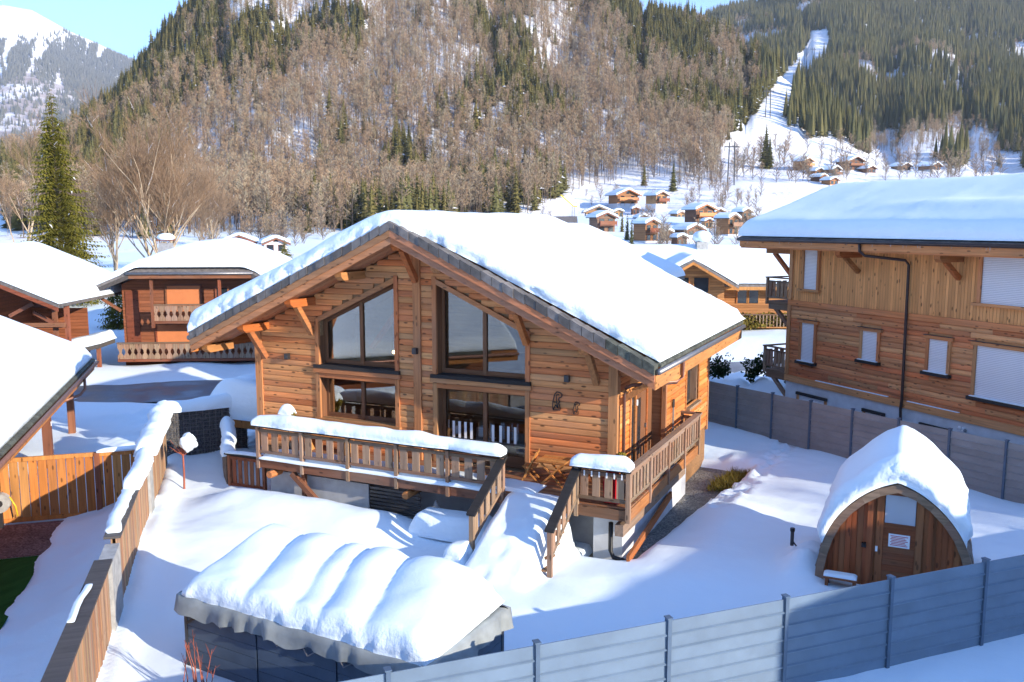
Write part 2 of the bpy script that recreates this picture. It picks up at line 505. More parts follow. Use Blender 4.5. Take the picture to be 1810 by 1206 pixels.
_rd = random.Random(77)
DENTS = []
for _k in range(70):
    _y = 25.5 + _k * 0.17
    DENTS.append((-4.95 + (_y - 30) * 0.06 + (0.16 if _k % 2 else -0.16) + _rd.uniform(-.12, .12), _y + _rd.uniform(-.1, .1), _rd.uniform(.13, .2), _rd.uniform(.08, .16)))
for _k in range(46):
    DENTS.append((_rd.uniform(-24.5, -20.6), _rd.uniform(24.6, 29.5), _rd.uniform(.16, .26), _rd.uniform(.06, .14)))
for _k in range(9):
    DENTS.append((-9.2 + _k * 0.02 + (0.14 if _k % 2 else -0.14) + _rd.uniform(-.1, .1), 17.6 + _k * 0.0 + _rd.uniform(-.6, 2.2), _rd.uniform(.12, .17), _rd.uniform(.03, .07)))
def road_v(u):
    return 45.8 + (np.asarray(u, float) + 22) * 0.25

def gz(x, y):
    x = np.asarray(x, float); y = np.asarray(y, float)
    u, v = xy2uv(x, y)
    z = np.interp(v, [0, 38, 46, 58, 75, 100, 120, 170, 250], [-1.3, -1.4, -1.75, -1.75, -0.3, 0.2, 1.0, 2.5, 9.0])
    near = 1 - sstep(34, 44, v)
    z = z + 0.07 * fbm(x * 0.35, y * 0.35, 0, 3) * near + 0.25 * fbm(x * 0.12, y * 0.12, 0, 5) * (1 - near)
    # neighbour's plot on the left of the wooden fence
    s = (x - LF0[0]) * LFN[0] + (y - LF0[1]) * LFN[1]
    t = (x - LF0[0]) * LFD[0] + (y - LF0[1]) * LFD[1]
    bank = -1.05 - 0.55 * sstep(0.0, 2.3, s) - 0.2 * sstep(2.35, 2.75, s + 0.12 * vnoise(x * 1.5, y * 1.5, 0, 9))
    wl = sstep(-0.08, 0.08, s) * (1 - sstep(14.3, 14.9, t))
    z = z * (1 - wl) + (bank + 0.04 * fbm(x * 1.6, y * 1.6, 0, 11)) * wl
    # soft bank along the fence on the chalet's side
    z = z + 0.18 * np.exp(-((s + 0.25) / 0.35) ** 2) * (s < 0) * (t < 20)
    # mound in front of the terrace
    z = z + 0.42 * np.exp(-((y - 19.85) / 0.9) ** 2) * sstep(-20.6, -18.5, x) * (1 - sstep(-13.6, -11.8, x))
    z = z - 0.12 * sstep(20.5, 20.95, y) * sstep(-18.9, -18.3, x) * (1 - sstep(-6.4, -6.1, x)) * (1 - sstep(32, 33, y))
    # soft rise over the flower bed towards the tub and a hollow by the steps
    z = z + 0.16 * np.exp(-(((x + 17.5) / 2.8) ** 2 + ((y - 16.5) / 2.2) ** 2))
    z = z - 0.14 * np.exp(-(((x + 12.2) / 1.4) ** 2 + ((y - 18.6) / 0.8) ** 2))
    # snow on the stairs
    ramp = np.interp(y, [17.3, 18.0, 18.9, 20.2, 20.8], [-1.35, -1.05, -0.55, 0.02, 0.04]) + 0.05 * fbm(x * 1.3, y * 1.3, 0, 21)
    wr = sstep(-9.95, -9.7, x) * (1 - sstep(-8.3 , -7.92, x)) * (1 - sstep(20.75, 20.85, y)) * sstep(17.0, 17.9, y)
    z = np.where(wr > 0, np.maximum(z, z * (1 - wr) + ramp * wr), z)
    # trench with gravel along the chalet's sunny side
    xb = -6.55 + (y - 22) * 0.13
    wt = sstep(-7.9, -7.6, x) * (1 - sstep(0.0, 0.35, x - xb)) * sstep(20.4, 21.0, y) * (1 - sstep(30.6, 31.6, y))
    z = z * (1 - wt) + (-1.95) * wt
    # trodden path next to it
    pth = np.exp(-((x - (-5.0 + (y - 30) * 0.1)) / 0.6) ** 2) * sstep(24, 27, y) * (1 - sstep(36, 38, y))
    z = z - 0.10 * pth + 0.07 * pth * fbm(x * 2.2, y * 2.2, 0, 31)
    if DENTS is not None:
        for dx_, dy_, r_, dp in DENTS:
            m_ = (np.abs(x - dx_) < r_ * 3) & (np.abs(y - dy_) < r_ * 3)
            if np.any(m_):
                d2 = ((x - dx_) ** 2 + (y - dy_) ** 2) / r_ ** 2
                z = z - m_ * dp * (np.exp(-d2) - 0.35 * np.exp(-(np.sqrt(d2) - 1.6) ** 2 * 3))
    # small drift against the terrace corner, rim of the trench
    z = z + 0.16 * np.exp(-(((x + 4.9) / 0.8) ** 2 + ((y - 25) / 4.5) ** 2))
    z = z + 0.42 * np.exp(-(((x + 2.35) / 0.5) ** 2 + ((y - 22.3) / 1.2) ** 2)) * (1 + 0.25 * fbm(x * 2.5, y * 2.5, 0, 33)) + 0.3 * np.exp(-(((x - 1.75) / 0.45) ** 2 + ((y - 22.6) / 1.3) ** 2))
    # yard behind the small gate, left of the chalet, trampled
    lw = sstep(-21.6, -20.6, -np.abs(x + 21.0) - 20.0) * sstep(23, 25, y) * (1 - sstep(36, 40, v))
    z = z + 0.12 * fbm(x * 1.2, y * 1.2, 0, 41) * sstep(-30, -27, x) * (1 - sstep(-20, -19.5, x)) * sstep(24, 26, y)
    # ploughed heaps by the gabion and beyond the fences
    z = z + 0.5 * np.exp(-(((x + 27.2) / 1.7) ** 2 + ((y - 24.4) / 1.6) ** 2)) * (1 + 0.35 * fbm(x * 1.2, y * 1.2, 0, 43))
    z = z + 0.4 * np.exp(-(((x + 30.5) / 2.2) ** 2 + ((y - 27.5) / 1.6) ** 2)) * (1 + 0.4 * fbm(x * 1.2, y * 1.2, 0, 44))
    hp = np.exp(-((v - 45 - (u - 8) * 0.1) / 4.2) ** 2) * sstep(6.0, 9, u) * (1 - sstep(24, 30, u))
    z = z + hp * (0.55 + 0.6 * np.abs(fbm(x * 0.55, y * 0.55, 0, 47)))
    # banks on both sides of the road
    dv = v - road_v(u)
    z = z - 0.25 * np.exp(-(dv / 3.4) ** 4)
    far = np.exp(-((dv - 6.6) / 2.0) ** 2) * (1.0 + 0.25 * fbm(x * 0.5, y * 0.5, 0, 51))
    z = z + far * 0.55
    z = z + 0.08 * np.exp(-((dv + 4.4) / 0.8) ** 2) * (1 + 0.6 * fbm(x * 0.9, y * 0.9, 0, 53))
    return z

def axis_pts(lo, hi, d0, d1, step, mx):
    a = list(np.arange(d0, d1 + 1e-6, step))
    s, p = step, d1
    while p < hi:
        s = min(s * 1.18, mx); p += s; a.append(p)
    s, p = step, d0
    while p > lo:
        s = min(s * 1.18, mx); p -= s; a.insert(0, p)
    return np.array(a)
def grid_faces(nx, ny):
    i, j = np.meshgrid(np.arange(nx - 1), np.arange(ny - 1), indexing='ij')
    a = (i * ny + j).ravel()
    return np.stack([a, a + ny, a + ny + 1, a + 1], 1)

def ground_mat():
    t = NT('snow_ground')
    c = t.coord('World')
    a = t.noise(c, 30.0, 3, 0.7)
    b = t.noise(c, 1.7, 5, 0.6)
    h = t.math('ADD', t.math('MULTIPLY', a, 0.22), b)
    col = t.mix(b, (0.765, 0.87, 0.945), (0.79, 0.89, 0.96))
    rip = t.noise(t.coord('World', (1.2, 5.0, 1), (0, 0, 0.4)), 1.0, 3, 0.5)
    h = t.math('ADD', h, t.math('MULTIPLY', rip, 0.25))
    return t.surf(col, 0.55, t.bump(h, 0.32, 0.06), spec=0.2)
M['ground'] = ground_mat()
gx = axis_pts(-260, 160, -34, 6.5, 0.13, 9)
gy = axis_pts(-90, 300, 4, 40, 0.13, 9)
GX, GY = np.meshgrid(gx, gy, indexing='ij')
GZ = gz(GX, GY)
ground = np_mesh('ground', np.stack([GX.ravel(), GY.ravel(), GZ.ravel()], 1), grid_faces(len(gx), len(gy)), M['ground'])
tag(ground, 'deep snow covering the garden and the valley floor', None, None, 'structure')

def sheet(name, poly, mat, z=None, label=None, kind='structure', res=0.5, lift=0.03):
    """flat sheet filling a polygon given in xy"""
    mb = MB()
    mb.add([(x, y, (z if z is not None else float(gz(x, y)) + lift)) for x, y in poly], [tuple(range(len(poly)))])
    o = mb.build(name, mat)
    return tag(o, label, None, None, kind)

def lf_pt(t, s):
    p = LF0 + LFD * t + LFN * s
    return float(p[0]), float(p[1])

# asphalt road
def road_mat():
    t = NT('wet_asphalt')
    c = t.coord('World')
    a = t.noise(c, 0.7, 5, 0.6)
    b = t.noise(c, 25.0, 3, 0.6)
    col = t.mix(t.ramp(a, [(0.4, 0.0), (0.62, 1.0)]), (0.10, 0.12, 0.15), (0.24, 0.27, 0.31))
    ro = t.ramp(a, [(0.4, 0.4), (0.6, 0.8)])
    return t.surf(col, ro, t.bump(b, 0.2, 0.01))
M['road'] = road_mat()
mb = MB()
us = np.arange(-70, 46, 2.0)
for k in range(len(us) - 1):
    q = []
    for uu, o in ((us[k], -3.1), (us[k + 1], -3.1), (us[k + 1], 3.1), (us[k], 3.1)):
        x, y = uv2xy(uu, float(road_v(uu)) + o)
        q.append((x, y, -1.86))
    mb.add(q, [(0, 1, 2, 3)])
tag(mb.build('road', M['road']), 'grey wet asphalt road between snow banks', None, None, 'structure')

# neighbour's lawn and gravel
def grass_mat():
    t = NT('artificial_lawn')
    a = t.noise(t.coord('World'), 40, 3, 0.7)
    b = t.noise(t.coord('World', (3, 0.6, 1), (0, 0, 0.75)), 1.2, 3)
    col = t.mix(a, (0.004, 0.03, 0.004), (0.02, 0.10, 0.012))
    col = t.mix(t.ramp(b, [(0.4, 0.0), (0.6, 0.35)]), col, (0.035, 0.13, 0.02))
    return t.surf(col, 0.9, t.bump(a, 0.8, 0.03), spec=0.1)
def gravel_mat(name, a, b, sc=26):
    t = NT(name)
    vo = t.n('ShaderNodeTexVoronoi'); t.l(t.coord('World'), vo.inputs['Vector']); vo.inputs['Scale'].default_value = sc
    f = t.noise(t.coord('World'), 1.5, 4)
    wn_ = t.n('ShaderNodeSeparateColor'); t.l(vo.outputs['Color'], wn_.inputs[0])
    col = t.mix(wn_.outputs[0], a, b)
    col = t.mix(t.ramp(f, [(0.4, 0.0), (0.7, 0.5)]), col, tuple(v * 0.6 for v in a))
    return t.surf(col, 0.9, t.bump(vo.outputs['Distance'], 1.0, 0.03), spec=0.2)
M['lawn'] = grass_mat()
M['gravel'] = gravel_mat('grey_gravel', (0.10, 0.10, 0.095), (0.36, 0.34, 0.31))
M['chips'] = gravel_mat('red_bark_chips', (0.10, 0.05, 0.045), (0.30, 0.17, 0.15), 22)
sheet('lawn', [lf_pt(0, 2.45), lf_pt(0, 9), lf_pt(11.4, 9), lf_pt(11.4, 2.45)], M['lawn'], -1.66, 'dark green lawn strip cleared of snow in the neighbour\'s plot')
sheet('bark_chip_bed', [lf_pt(11.4, 2.45), lf_pt(11.4, 9), lf_pt(14.3, 9), lf_pt(14.3, 2.45)], M['chips'], -1.655, 'reddish chip bed in front of the wooden gate')
sheet('gravel_bed', [(-7.8, 20.6), (-6.45, 20.6), (-5.9, 25), (-5.3, 31.2), (-7.8, 31.2)], M['gravel'], -1.72, 'grey gravel trench along the chalet\'s side wall')

def blades(name, pts, h, mat, n, spread, label, seed=3, w=0.012):
    rng = random.Random(seed)
    mb = MB()
    for _ in range(n):
        cx, cy = pts[rng.randrange(len(pts))]
        x, y = cx + rng.uniform(-spread, spread), cy + rng.uniform(-spread, spread)
        z = -1.66
        a = rng.uniform(0, 6.28); hh = h * rng.uniform(0.5, 1.2); l = hh * rng.uniform(0.3, 1.1)
        dx, dy = math.cos(a), math.sin(a)
        mb.add([(x - dy * w, y + dx * w, z), (x + dy * w, y - dx * w, z), (x + dx * l, y + dy * l, z + hh)], [(0, 1, 2)])
    o = mb.build(name, mat)
    return tag(o, label, 'grass', None, 'stuff')

# ------------------------------------------------------------------ HILLS
PX_ = 1552.0
def skyline(p):
    y = np.interp(p, [-900, -400, 0, 100, 175, 210, 260, 330, 380, 450, 600, 800, 950, 1040, 1110, 1180, 1250, 1330, 1400, 1450, 1520, 1600, 1750, 2600],
                  [300, 320, 325, 275, 216, 186, 128, 62, 20, -40, -90, -85, -30, 8, 28, 48, 80, 118, 158, 200, 262, 310, 345, 360])
    vs = np.interp(p, [-900, 0, 175, 400, 700, 1000, 1180, 1330, 1450, 1600, 2600], [420, 420, 520, 600, 660, 660, 640, 560, 480, 400, 380])
    return y, vs
def skyline2(p):
    return np.interp(p, [-900, 700, 1000, 1100, 1190, 1300, 1400, 1500, 1700, 1810, 2000, 2600], [330, 260, 140, 85, 52, 34, -2, -12, 12, 20, 26, 46])
def hill(p, v):
    p = np.asarray(p, float); v = np.asarray(v, float)
    ys, vs = skyline(p)
    zs = CAMZ + (395 - ys) / PX_ * vs
    base = np.interp(v, [100, 120, 170, 250, 330], [0.2, 1.0, 2.5, 9.0, 22.0])
    t = np.clip((v - 330) / np.maximum(vs - 330, 30), 0, None)
    zm = np.where(v < 330, base, np.where(t <= 1, 22 + (zs - 22) * (0.82 * t + 0.18 * t * t), zs - (v - vs) * 0.35))
    y2 = skyline2(p)
    n = [330, 450, 700, 1000, 1500]
    zz = [22 + 0 * p, CAMZ + 100 / PX_ * 450 + 0 * p, CAMZ + np.minimum(178, (395 - y2) * 0.6) / PX_ * 700, CAMZ + np.minimum(262, (395 - y2) * 0.8) / PX_ * 1000, CAMZ + (395 - y2) / PX_ * 1500]
    zr = np.where(v < 330, base, 0)
    for k in range(4):
        f = np.clip((v - n[k]) / (n[k + 1] - n[k]), 0, 1)
        zr = np.where((v >= n[k]) & (v <= n[k + 1]), zz[k] * (1 - f) + zz[k + 1] * f, zr)
    zr = np.where(v > 1500, zz[4] - (v - 1500) * 0.2, zr)
    # right flank of the near hill stays left of the piste
    z = np.maximum(zm, zr)
    u = (p - 905) / PX_ * v
    amp = sstep(140, 420, v)
    z = z + amp * (6.0 * fbm(u * 0.008, v * 0.008, 0, 61, 3) + 2.0 * fbm(u * 0.03, v * 0.03, 0, 63, 3))
    rgt = sstep(1250, 1450, p) * sstep(520, 700, v)
    z = z + rgt * (26 * vnoise(u * 0.0052 + 7, v * 0.0022, 0, 75) + 9 * vnoise(u * 0.014, v * 0.008, 0, 77))
    gul = np.abs(vnoise(p * 0.011 + 3, v * 0.0012, 0, 71))
    z = z - amp * sstep(380, 520, v) * 9.0 * (1 - sstep(0.0, 0.22, gul)) * sstep(300, 340, p)
    return z
def pv2xy(p, v):
    return uv2xy((p - 905) / PX_ * v, v)
def hill_y(p, v):
    return 395 - (hill(p, v) - CAMZ) / v * PX_
def v_for_y(p, y, lo=105, hi=900):
    vs = np.linspace(lo, hi, 500)
    ys = hill_y(np.full_like(vs, p), vs)
    k = int(np.argmax(ys <= y)) if (ys <= y).any() else len(vs) - 1
    return float(vs[k])

def piste(p, v, yy):
    """inside the ski run"""
    lo = np.interp(yy, [70, 110, 140, 170, 200, 230, 270, 300], [1410, 1392, 1376, 1340, 1325, 1308, 1278, 1262])
    hi = np.interp(yy, [70, 110, 140, 170, 200, 230, 270], [1450, 1447, 1428, 1392, 1388, 1386, 1392])
    wob = 7 * vnoise(yy * 0.08, p * 0.0, 0, 19)
    return (p > lo + 4 + wob) & (p < hi - 6 + wob) & (yy > 70)
def hill_mat():
    t = NT('snowy_slope')
    c = t.coord('World')
    a = t.noise(c, 0.09, 6, 0.65)
    b = t.noise(c, 0.6, 4, 0.7)
    f = t.math('MULTIPLY', t.ramp(a, [(0.56, 0.0), (0.68, 1.0)]), t.ramp(b, [(0.45, 0.0), (0.6, 1.0)]))
    col = t.mix(t.math('MULTIPLY', f, 0.8), (0.82, 0.84, 0.88), (0.22, 0.14, 0.09))
    return t.surf(col, 0.8, t.bump(b, 0.5, 1.0), spec=0.1)
M['hill'] = hill_mat()
pp = np.concatenate([np.arange(-1000, -50, 50), np.arange(-50, 1900, 9), np.arange(1900, 2700, 50)])
vv = np.concatenate([np.arange(96, 340, 6), np.arange(340, 760, 7), np.arange(760, 1760, 16)])
PP, VV = np.meshgrid(pp, vv, indexing='ij')
HZ_ = hill(PP, VV)
# sinks below the ground sheet at its near edge
HZ_ = HZ_ - 3.0 * (1 - sstep(100, 116, VV))
HX, HY = pv2xy(PP, VV)
hillside = np_mesh('hillside', np.stack([HX.ravel(), HY.ravel(), HZ_.ravel()], 1), grid_faces(len(pp), len(vv)), M['hill'])
tag(hillside, 'steep snowy hillside rising behind the village', None, None, 'structure')

# far mountain
def mtn(p, v):
    ys = np.interp(p, [-900, -300, -60, 0, 40, 90, 150, 200, 245, 330, 450, 700, 1000], [140, 84, 44, 38, 27, 36, 70, 92, 112, 154, 194, 244, 300])
    zs = CAMZ + (395 - ys) / PX_ * 4200
    t = np.clip((v - 1500) / 2700, 0, 1)
    z = 5 + (zs - 5) * (0.62 * t + 0.38 * t * t)
    z = np.where(v > 4200, zs - (v - 4200) * 0.5, z)
    u = (p - 905) / PX_ * v
    return z + 38 * sstep(1500, 2600, v) * (1 - 0.95 * sstep(3600, 4200, v)) * fbm(u * 0.0016, v * 0.0016, 0, 81, 4)
def mtn_mat():
    t = NT('alpine_snow')
    c = t.coord('World')
    a = t.noise(c, 0.004, 7, 0.65)
    b = t.noise(t.coord('World', (1, 1, 2.4)), 0.012, 5, 0.7)
    sp = t.n('ShaderNodeSeparateXYZ'); t.l(c, sp.inputs[0])
    low = t.math('LESS_THAN', sp.outputs[2], 560.0)
    f = t.ramp(b, [(0.60, 0.0), (0.66, 0.85)])
    col = t.mix(f, (0.83, 0.85, 0.89), (0.24, 0.21, 0.19))
    g = t.math('MULTIPLY', t.ramp(a, [(0.36, 0.0), (0.5, 0.8)]), low)
    col = t.mix(g, col, (0.24, 0.17, 0.145))
    return t.surf(col, 0.85, t.bump(a, 0.6, 30.0), spec=0.1)
M['mtn'] = mtn_mat()
pm = np.arange(-900, 1000, 10.0)
vm = np.arange(1500, 5000, 35.0)
PM, VM = np.meshgrid(pm, vm, indexing='ij')
MX_, MY_ = pv2xy(PM, VM)
tag(np_mesh('mountain', np.stack([MX_.ravel(), MY_.ravel(), mtn(PM, VM).ravel()], 1), grid_faces(len(pm), len(vm)), M['mtn']),
    'distant snow-capped mountain with forested flanks', None, None, 'structure')
# ================================================================== TREES
def spruce_mesh(name, H, W, tiers, per, mats, seed, jag=2, trunk=True, lower=0.08, drop=0.35, rag=0.25, core=0.5):
    rng = random.Random(seed)
    V, F, MI = [], [], []
    def face(vs, mi):
        o = len(V); V.extend(vs); F.append(tuple(range(o, o + len(vs)))); MI.append(mi)
    if trunk:
        n = 5; r0 = H * 0.012 + 0.05
        for k in range(n):
            a, b = 6.283 * k / n, 6.283 * (k + 1) / n
            face([(r0 * math.cos(a), r0 * math.sin(a), 0), (r0 * math.cos(b), r0 * math.sin(b), 0), (0, 0, H * 0.96)], 0)
    # dense inner growth
    n = 6
    for k in range(n):
        a, b = 6.283 * k / n, 6.283 * (k + 1) / n
        rc = W * core
        face([(rc * math.cos(a), rc * math.sin(a), H * (lower + 0.03)), (rc * math.cos(b), rc * math.sin(b), H * (lower + 0.03)), (0, 0, H * 0.93)], 1)
    for i in range(tiers):
        f = (i + 0.5) / tiers
        z = H * (lower + (1 - lower) * f)
        rad = W * (1 - f) ** 0.8 * rng.uniform(0.82, 1.12) + 0.12
        k_n = max(4, int(per * (0.45 + 0.55 * (1 - f))))
        a0 = rng.uniform(0, 6.28)
        for k in range(k_n):
            a = a0 + 6.283 * (k + rng.uniform(-0.3, 0.3)) / k_n
            L = rad * rng.uniform(1 - rag, 1 + rag)
            w = L * rng.uniform(0.26, 0.4) + 0.06
            zz = z + rng.uniform(-0.3, 0.3) * H / tiers
            dz = -L * drop * rng.uniform(0.6, 1.4)
            ca, sa = math.cos(a), math.sin(a)
            def P(r, o, h):
                return (ca * r - sa * o, sa * r + ca * o, zz + h)
            # drooping frond, folded along its middle
            for j in range(jag):
                t0, t1 = j / jag * 0.9, (j + 1) / jag
                m0, m1 = dz * t0 ** 1.3, dz * t1 ** 1.3
                w0 = w * (0.5 + 0.8 * t0) if j else w * 0.35
                w1 = w * (1.15 - 0.6 * t1) if j < jag - 1 else 0.0
                h0 = L * 0.16
                if j < jag - 1:
                    face([P(L * t0, 0, m0), P(L * t1, 0, m1), P(L * (t1 - 0.08), w1, m1 - h0), P(L * t0, w0, m0 - h0)], 1)
                    face([P(L * t0, 0, m0), P(L * t0, -w0, m0 - h0), P(L * (t1 - 0.08), -w1, m1 - h0), P(L * t1, 0, m1)], 1)
                else:
                    face([P(L * t0, 0, m0), P(L * t1, 0, m1), P(L * t0, w0, m0 - h0)], 1)
                    face([P(L * t0, 0, m0), P(L * t0, -w0, m0 - h0), P(L * t1, 0, m1)], 1)
    me = bpy.data.meshes.new(name)
    me.from_pydata(V, [], F)
    for m in mats: me.materials.append(m)
    me.polygons.foreach_set('material_index', MI)
    me.update()
    return me

def bare_mesh(name, H, mats, seed, branches=30, twigs=11, crown=0.45, spread=0.17, tw=0.075):
    """slim forest beech: straight trunk, ascending branches, fine twigs"""
    rng = random.Random(seed)
    mb = MB()
    lean = Vector((rng.uniform(-.03, .03), rng.uniform(-.03, .03), 1))
    def axis(z): return Vector((lean.x * z, lean.y * z, z))
    r0 = H * 0.0095
    mb.tube([axis(0), axis(H * 0.5), axis(H * 0.97)], [r0, r0 * 0.65, 0.03], 4, 0, False)
    for b in range(branches):
        f = crown + (1 - crown) * (b / branches) ** 0.9
        p = axis(H * f)
        a = rng.uniform(0, 6.283)
        L = H * spread * (1.15 - 0.75 * (f - crown) / (1 - crown)) * rng.uniform(0.6, 1.25)
        el = rng.uniform(0.45, 1.05)
        d = Vector((math.cos(a) * math.cos(el), math.sin(a) * math.cos(el), math.sin(el)))
        q = p + d * L
        mb.tube([p, q], [0.05, 0.02], 3, 0, False)
        for t in range(twigs):
            s = rng.uniform(0.25, 1.0)
            o = p + d * L * s
            dd = (d + Vector((rng.gauss(0, .55), rng.gauss(0, .55), rng.gauss(0.15, .4)))).normalized()
            l = H * 0.062 * rng.uniform(0.6, 1.4)
            e = o + dd * l
            sd = dd.cross(Vector((rng.gauss(0, 1), rng.gauss(0, 1), rng.gauss(0, 1)))).normalized() * tw
            mb.add([o - sd * 0.3, o + sd * 0.3, e + sd, e - sd * 0.4], [(0, 1, 2, 3)], 1)
    me = bpy.data.meshes.new(name)
    me.from_pydata(mb.v, [], mb.f)
    for m in mats: me.materials.append(m)
    me.polygons.foreach_set('material_index', mb.m)
    me.update()
    return me

def gn_scatter(name, pts, rz, sc, idx, protos, label, cat):
    me = bpy.data.meshes.new(name)
    me.vertices.add(len(pts))
    me.vertices.foreach_set('co', np.asarray(pts, np.float32).ravel())
    for nm, tp, dat in (('rz', 'FLOAT', rz), ('sc', 'FLOAT', sc), ('pick', 'INT', idx)):
        at = me.attributes.new(nm, tp, 'POINT')
        at.data.foreach_set('value', np.asarray(dat, np.float32 if tp == 'FLOAT' else np.int32))
    o = link(name, me)
    g = bpy.data.node_groups.new(name, 'GeometryNodeTree')
    g.interface.new_socket('Geometry', in_out='INPUT', socket_type='NodeSocketGeometry')
    g.interface.new_socket('Geometry', in_out='OUTPUT', socket_type='NodeSocketGeometry')
    N, L = g.nodes, g.links
    gi, go = N.new('NodeGroupInput'), N.new('NodeGroupOutput')
    def attr(nm, tp):
        a = N.new('GeometryNodeInputNamedAttribute'); a.data_type = tp; a.inputs['Name'].default_value = nm
        return a.outputs['Attribute']
    aR, aS, aI = attr('rz', 'FLOAT'), attr('sc', 'FLOAT'), attr('pick', 'INT')
    cx = N.new('ShaderNodeCombineXYZ'); L.new(aR, cx.inputs[2])
    e2r = N.new('FunctionNodeEulerToRotation'); L.new(cx.outputs[0], e2r.inputs[0])
    cs = N.new('ShaderNodeCombineXYZ')
    for i in range(3): L.new(aS, cs.inputs[i])
    jn = N.new('GeometryNodeJoinGeometry')
    for k, pr in enumerate(protos):
        oi = N.new('GeometryNodeObjectInfo'); oi.inputs['Object'].default_value = pr
        oi.inputs['As Instance'].default_value = True
        cp = N.new('FunctionNodeCompare'); cp.data_type = 'INT'; cp.operation = 'EQUAL'
        L.new(aI, cp.inputs[2]); cp.inputs[3].default_value = k
        ip = N.new('GeometryNodeInstanceOnPoints')
        L.new(gi.outputs[0], ip.inputs['Points']); L.new(cp.outputs[0], ip.inputs['Selection'])
        L.new(oi.outputs['Geometry'], ip.inputs['Instance'])
        L.new(e2r.outputs[0], ip.inputs['Rotation']); L.new(cs.outputs[0], ip.inputs['Scale'])
        L.new(ip.outputs[0], jn.inputs[0])
    L.new(jn.outputs[0], go.inputs[0])
    md = o.modifiers.new('scatter', 'NODES'); md.node_group = g
    return tag(o, label, cat, None, 'stuff')

rng = np.random.default_rng(11)
def scatter(n, plo, phi, vlo, vhi):
    """even over the ground area"""
    v = np.sqrt(rng.uniform(vlo ** 2, vhi ** 2, n))
    return rng.uniform(plo, phi, n), v

FB = [bare_mesh('bare_forest_tree', 9.0 + 1.1 * k, [M['bark'], M['twigs']], 100 + k, 24, 9, (0.42, 0.5, 0.36, 0.3, 0.45)[k], (0.17, 0.2, 0.16, 0.21, 0.18)[k], 0.06) for k in range(5)]
FS = [spruce_mesh('forest_spruce', 11 + 1.3 * k, 2.3 + 0.2 * k, 15, 8, [M['bark'], M['needles']], 200 + k) for k in range(4)]
FD = [spruce_mesh('distant_spruce', 16 + 1.5 * k, 3.2, 9, 8, [M['bark'], M['needles_far']], 300 + k, jag=1) for k in range(3)]

# ---- near hill: beech wood with spruces in clumps
p, v = scatter(120000, 20, 1420, 178, 730)
ys, vs = skyline(p)
yy = hill_y(p, v)
u = (p - 905) / PX_ * v
# wood's lower edge
edge = np.interp(p, [60, 700, 930, 1000, 1100, 1180, 1260, 1330, 1420], [422, 418, 380, 338, 322, 318, 330, 300, 250])
ok = (yy < edge + 6 * vnoise(p * 0.05, 0, 0, 5)) & (v < vs + 25) & ~piste(p, v, yy)
right_lim = np.interp(yy, [60, 100, 140, 180, 215, 270, 300, 340], [1400, 1400, 1385, 1338, 1318, 1275, 1262, 1262])
ok &= p < right_lim
# open snowy glades
glade = vnoise(u * 0.016, v * 0.010, 0, 91) + 0.5 * vnoise(u * 0.05, v * 0.03, 0, 92)
cl = vnoise(u * 0.022, v * 0.014, 0, 95) + 0.6 * vnoise(u * 0.07, v * 0.045, 0, 96)
# more spruces on the left ridge and on the right shoulder
ridge = sstep(420, 200, p) * 0.8 + sstep(1000, 1330, p) * sstep(330, 60, yy) * 1.2 + sstep(60, 0, yy - ys) * 0.35
conif = rng.uniform(0, 1, len(p)) < 1 / (1 + np.exp(-(cl + ridge - 0.5) / 0.16))
dens = np.where(conif, 0.27, 0.25) * np.where(glade > 0.45, 0.75, 1.0)
ok &= rng.uniform(0, 1, len(p)) < dens
# the valley foot left of the village carries scattered trees only
p, v, conif = p[ok], v[ok], conif[ok]
x, y = pv2xy(p, v)
z = hill(p, v) - 0.4
order = np.argsort(v)
p, v, conif, x, y, z = [a[order] for a in (p, v, conif, x, y, z)]
bi = np.where(~conif)[0]; ci = np.where(conif)[0]
print('forest', len(bi), len(ci))
infr = (p > -20) & (p < 1830)
protoB, protoC = [], []
def plant(me, name, label, cat, group, x, y, z, r, s):
    o = bpy.data.objects.new(name, me)
    COL.objects.link(o)
    o.location = (x, y, z); o.rotation_euler = (0, 0, r); o.scale = (s, s, s)
    return tag(o, label, cat, group)
for k, i in enumerate(bi[:300]):
    o = plant(FB[k % 5], 'bare_tree', 'slim leafless brown tree standing in the wood on the lower hillside', 'tree', 'bare trees on the lower hillside', x[i], y[i], z[i], rng.uniform(0, 6.28), rng.uniform(0.75, 1.2))
    if k < 5: protoB.append(o)
for k, i in enumerate(ci[:240]):
    o = plant(FS[k % 4], 'spruce_tree', 'dark green pointed spruce standing among the bare trees on the hillside', 'tree', 'spruces on the near hillside', x[i], y[i], z[i], rng.uniform(0, 6.28), rng.uniform(0.6, 1.15))
    if k < 4: protoC.append(o)
rb, rc = bi[300:], ci[240:]
gn_scatter('bare_woodland', np.stack([x[rb], y[rb], z[rb]], 1), rng.uniform(0, 6.28, len(rb)), rng.uniform(0.75, 1.2, len(rb)), rng.integers(0, 5, len(rb)), protoB,
           'brown leafless beech wood covering the upper near hillside', 'woodland')
gn_scatter('spruce_woodland', np.stack([x[rc], y[rc], z[rc]], 1), rng.uniform(0, 6.28, len(rc)), rng.uniform(0.6, 1.15, len(rc)), rng.integers(0, 4, len(rc)), protoC,
           'clumps of dark spruce scattered through the upper near hillside', 'woodland')

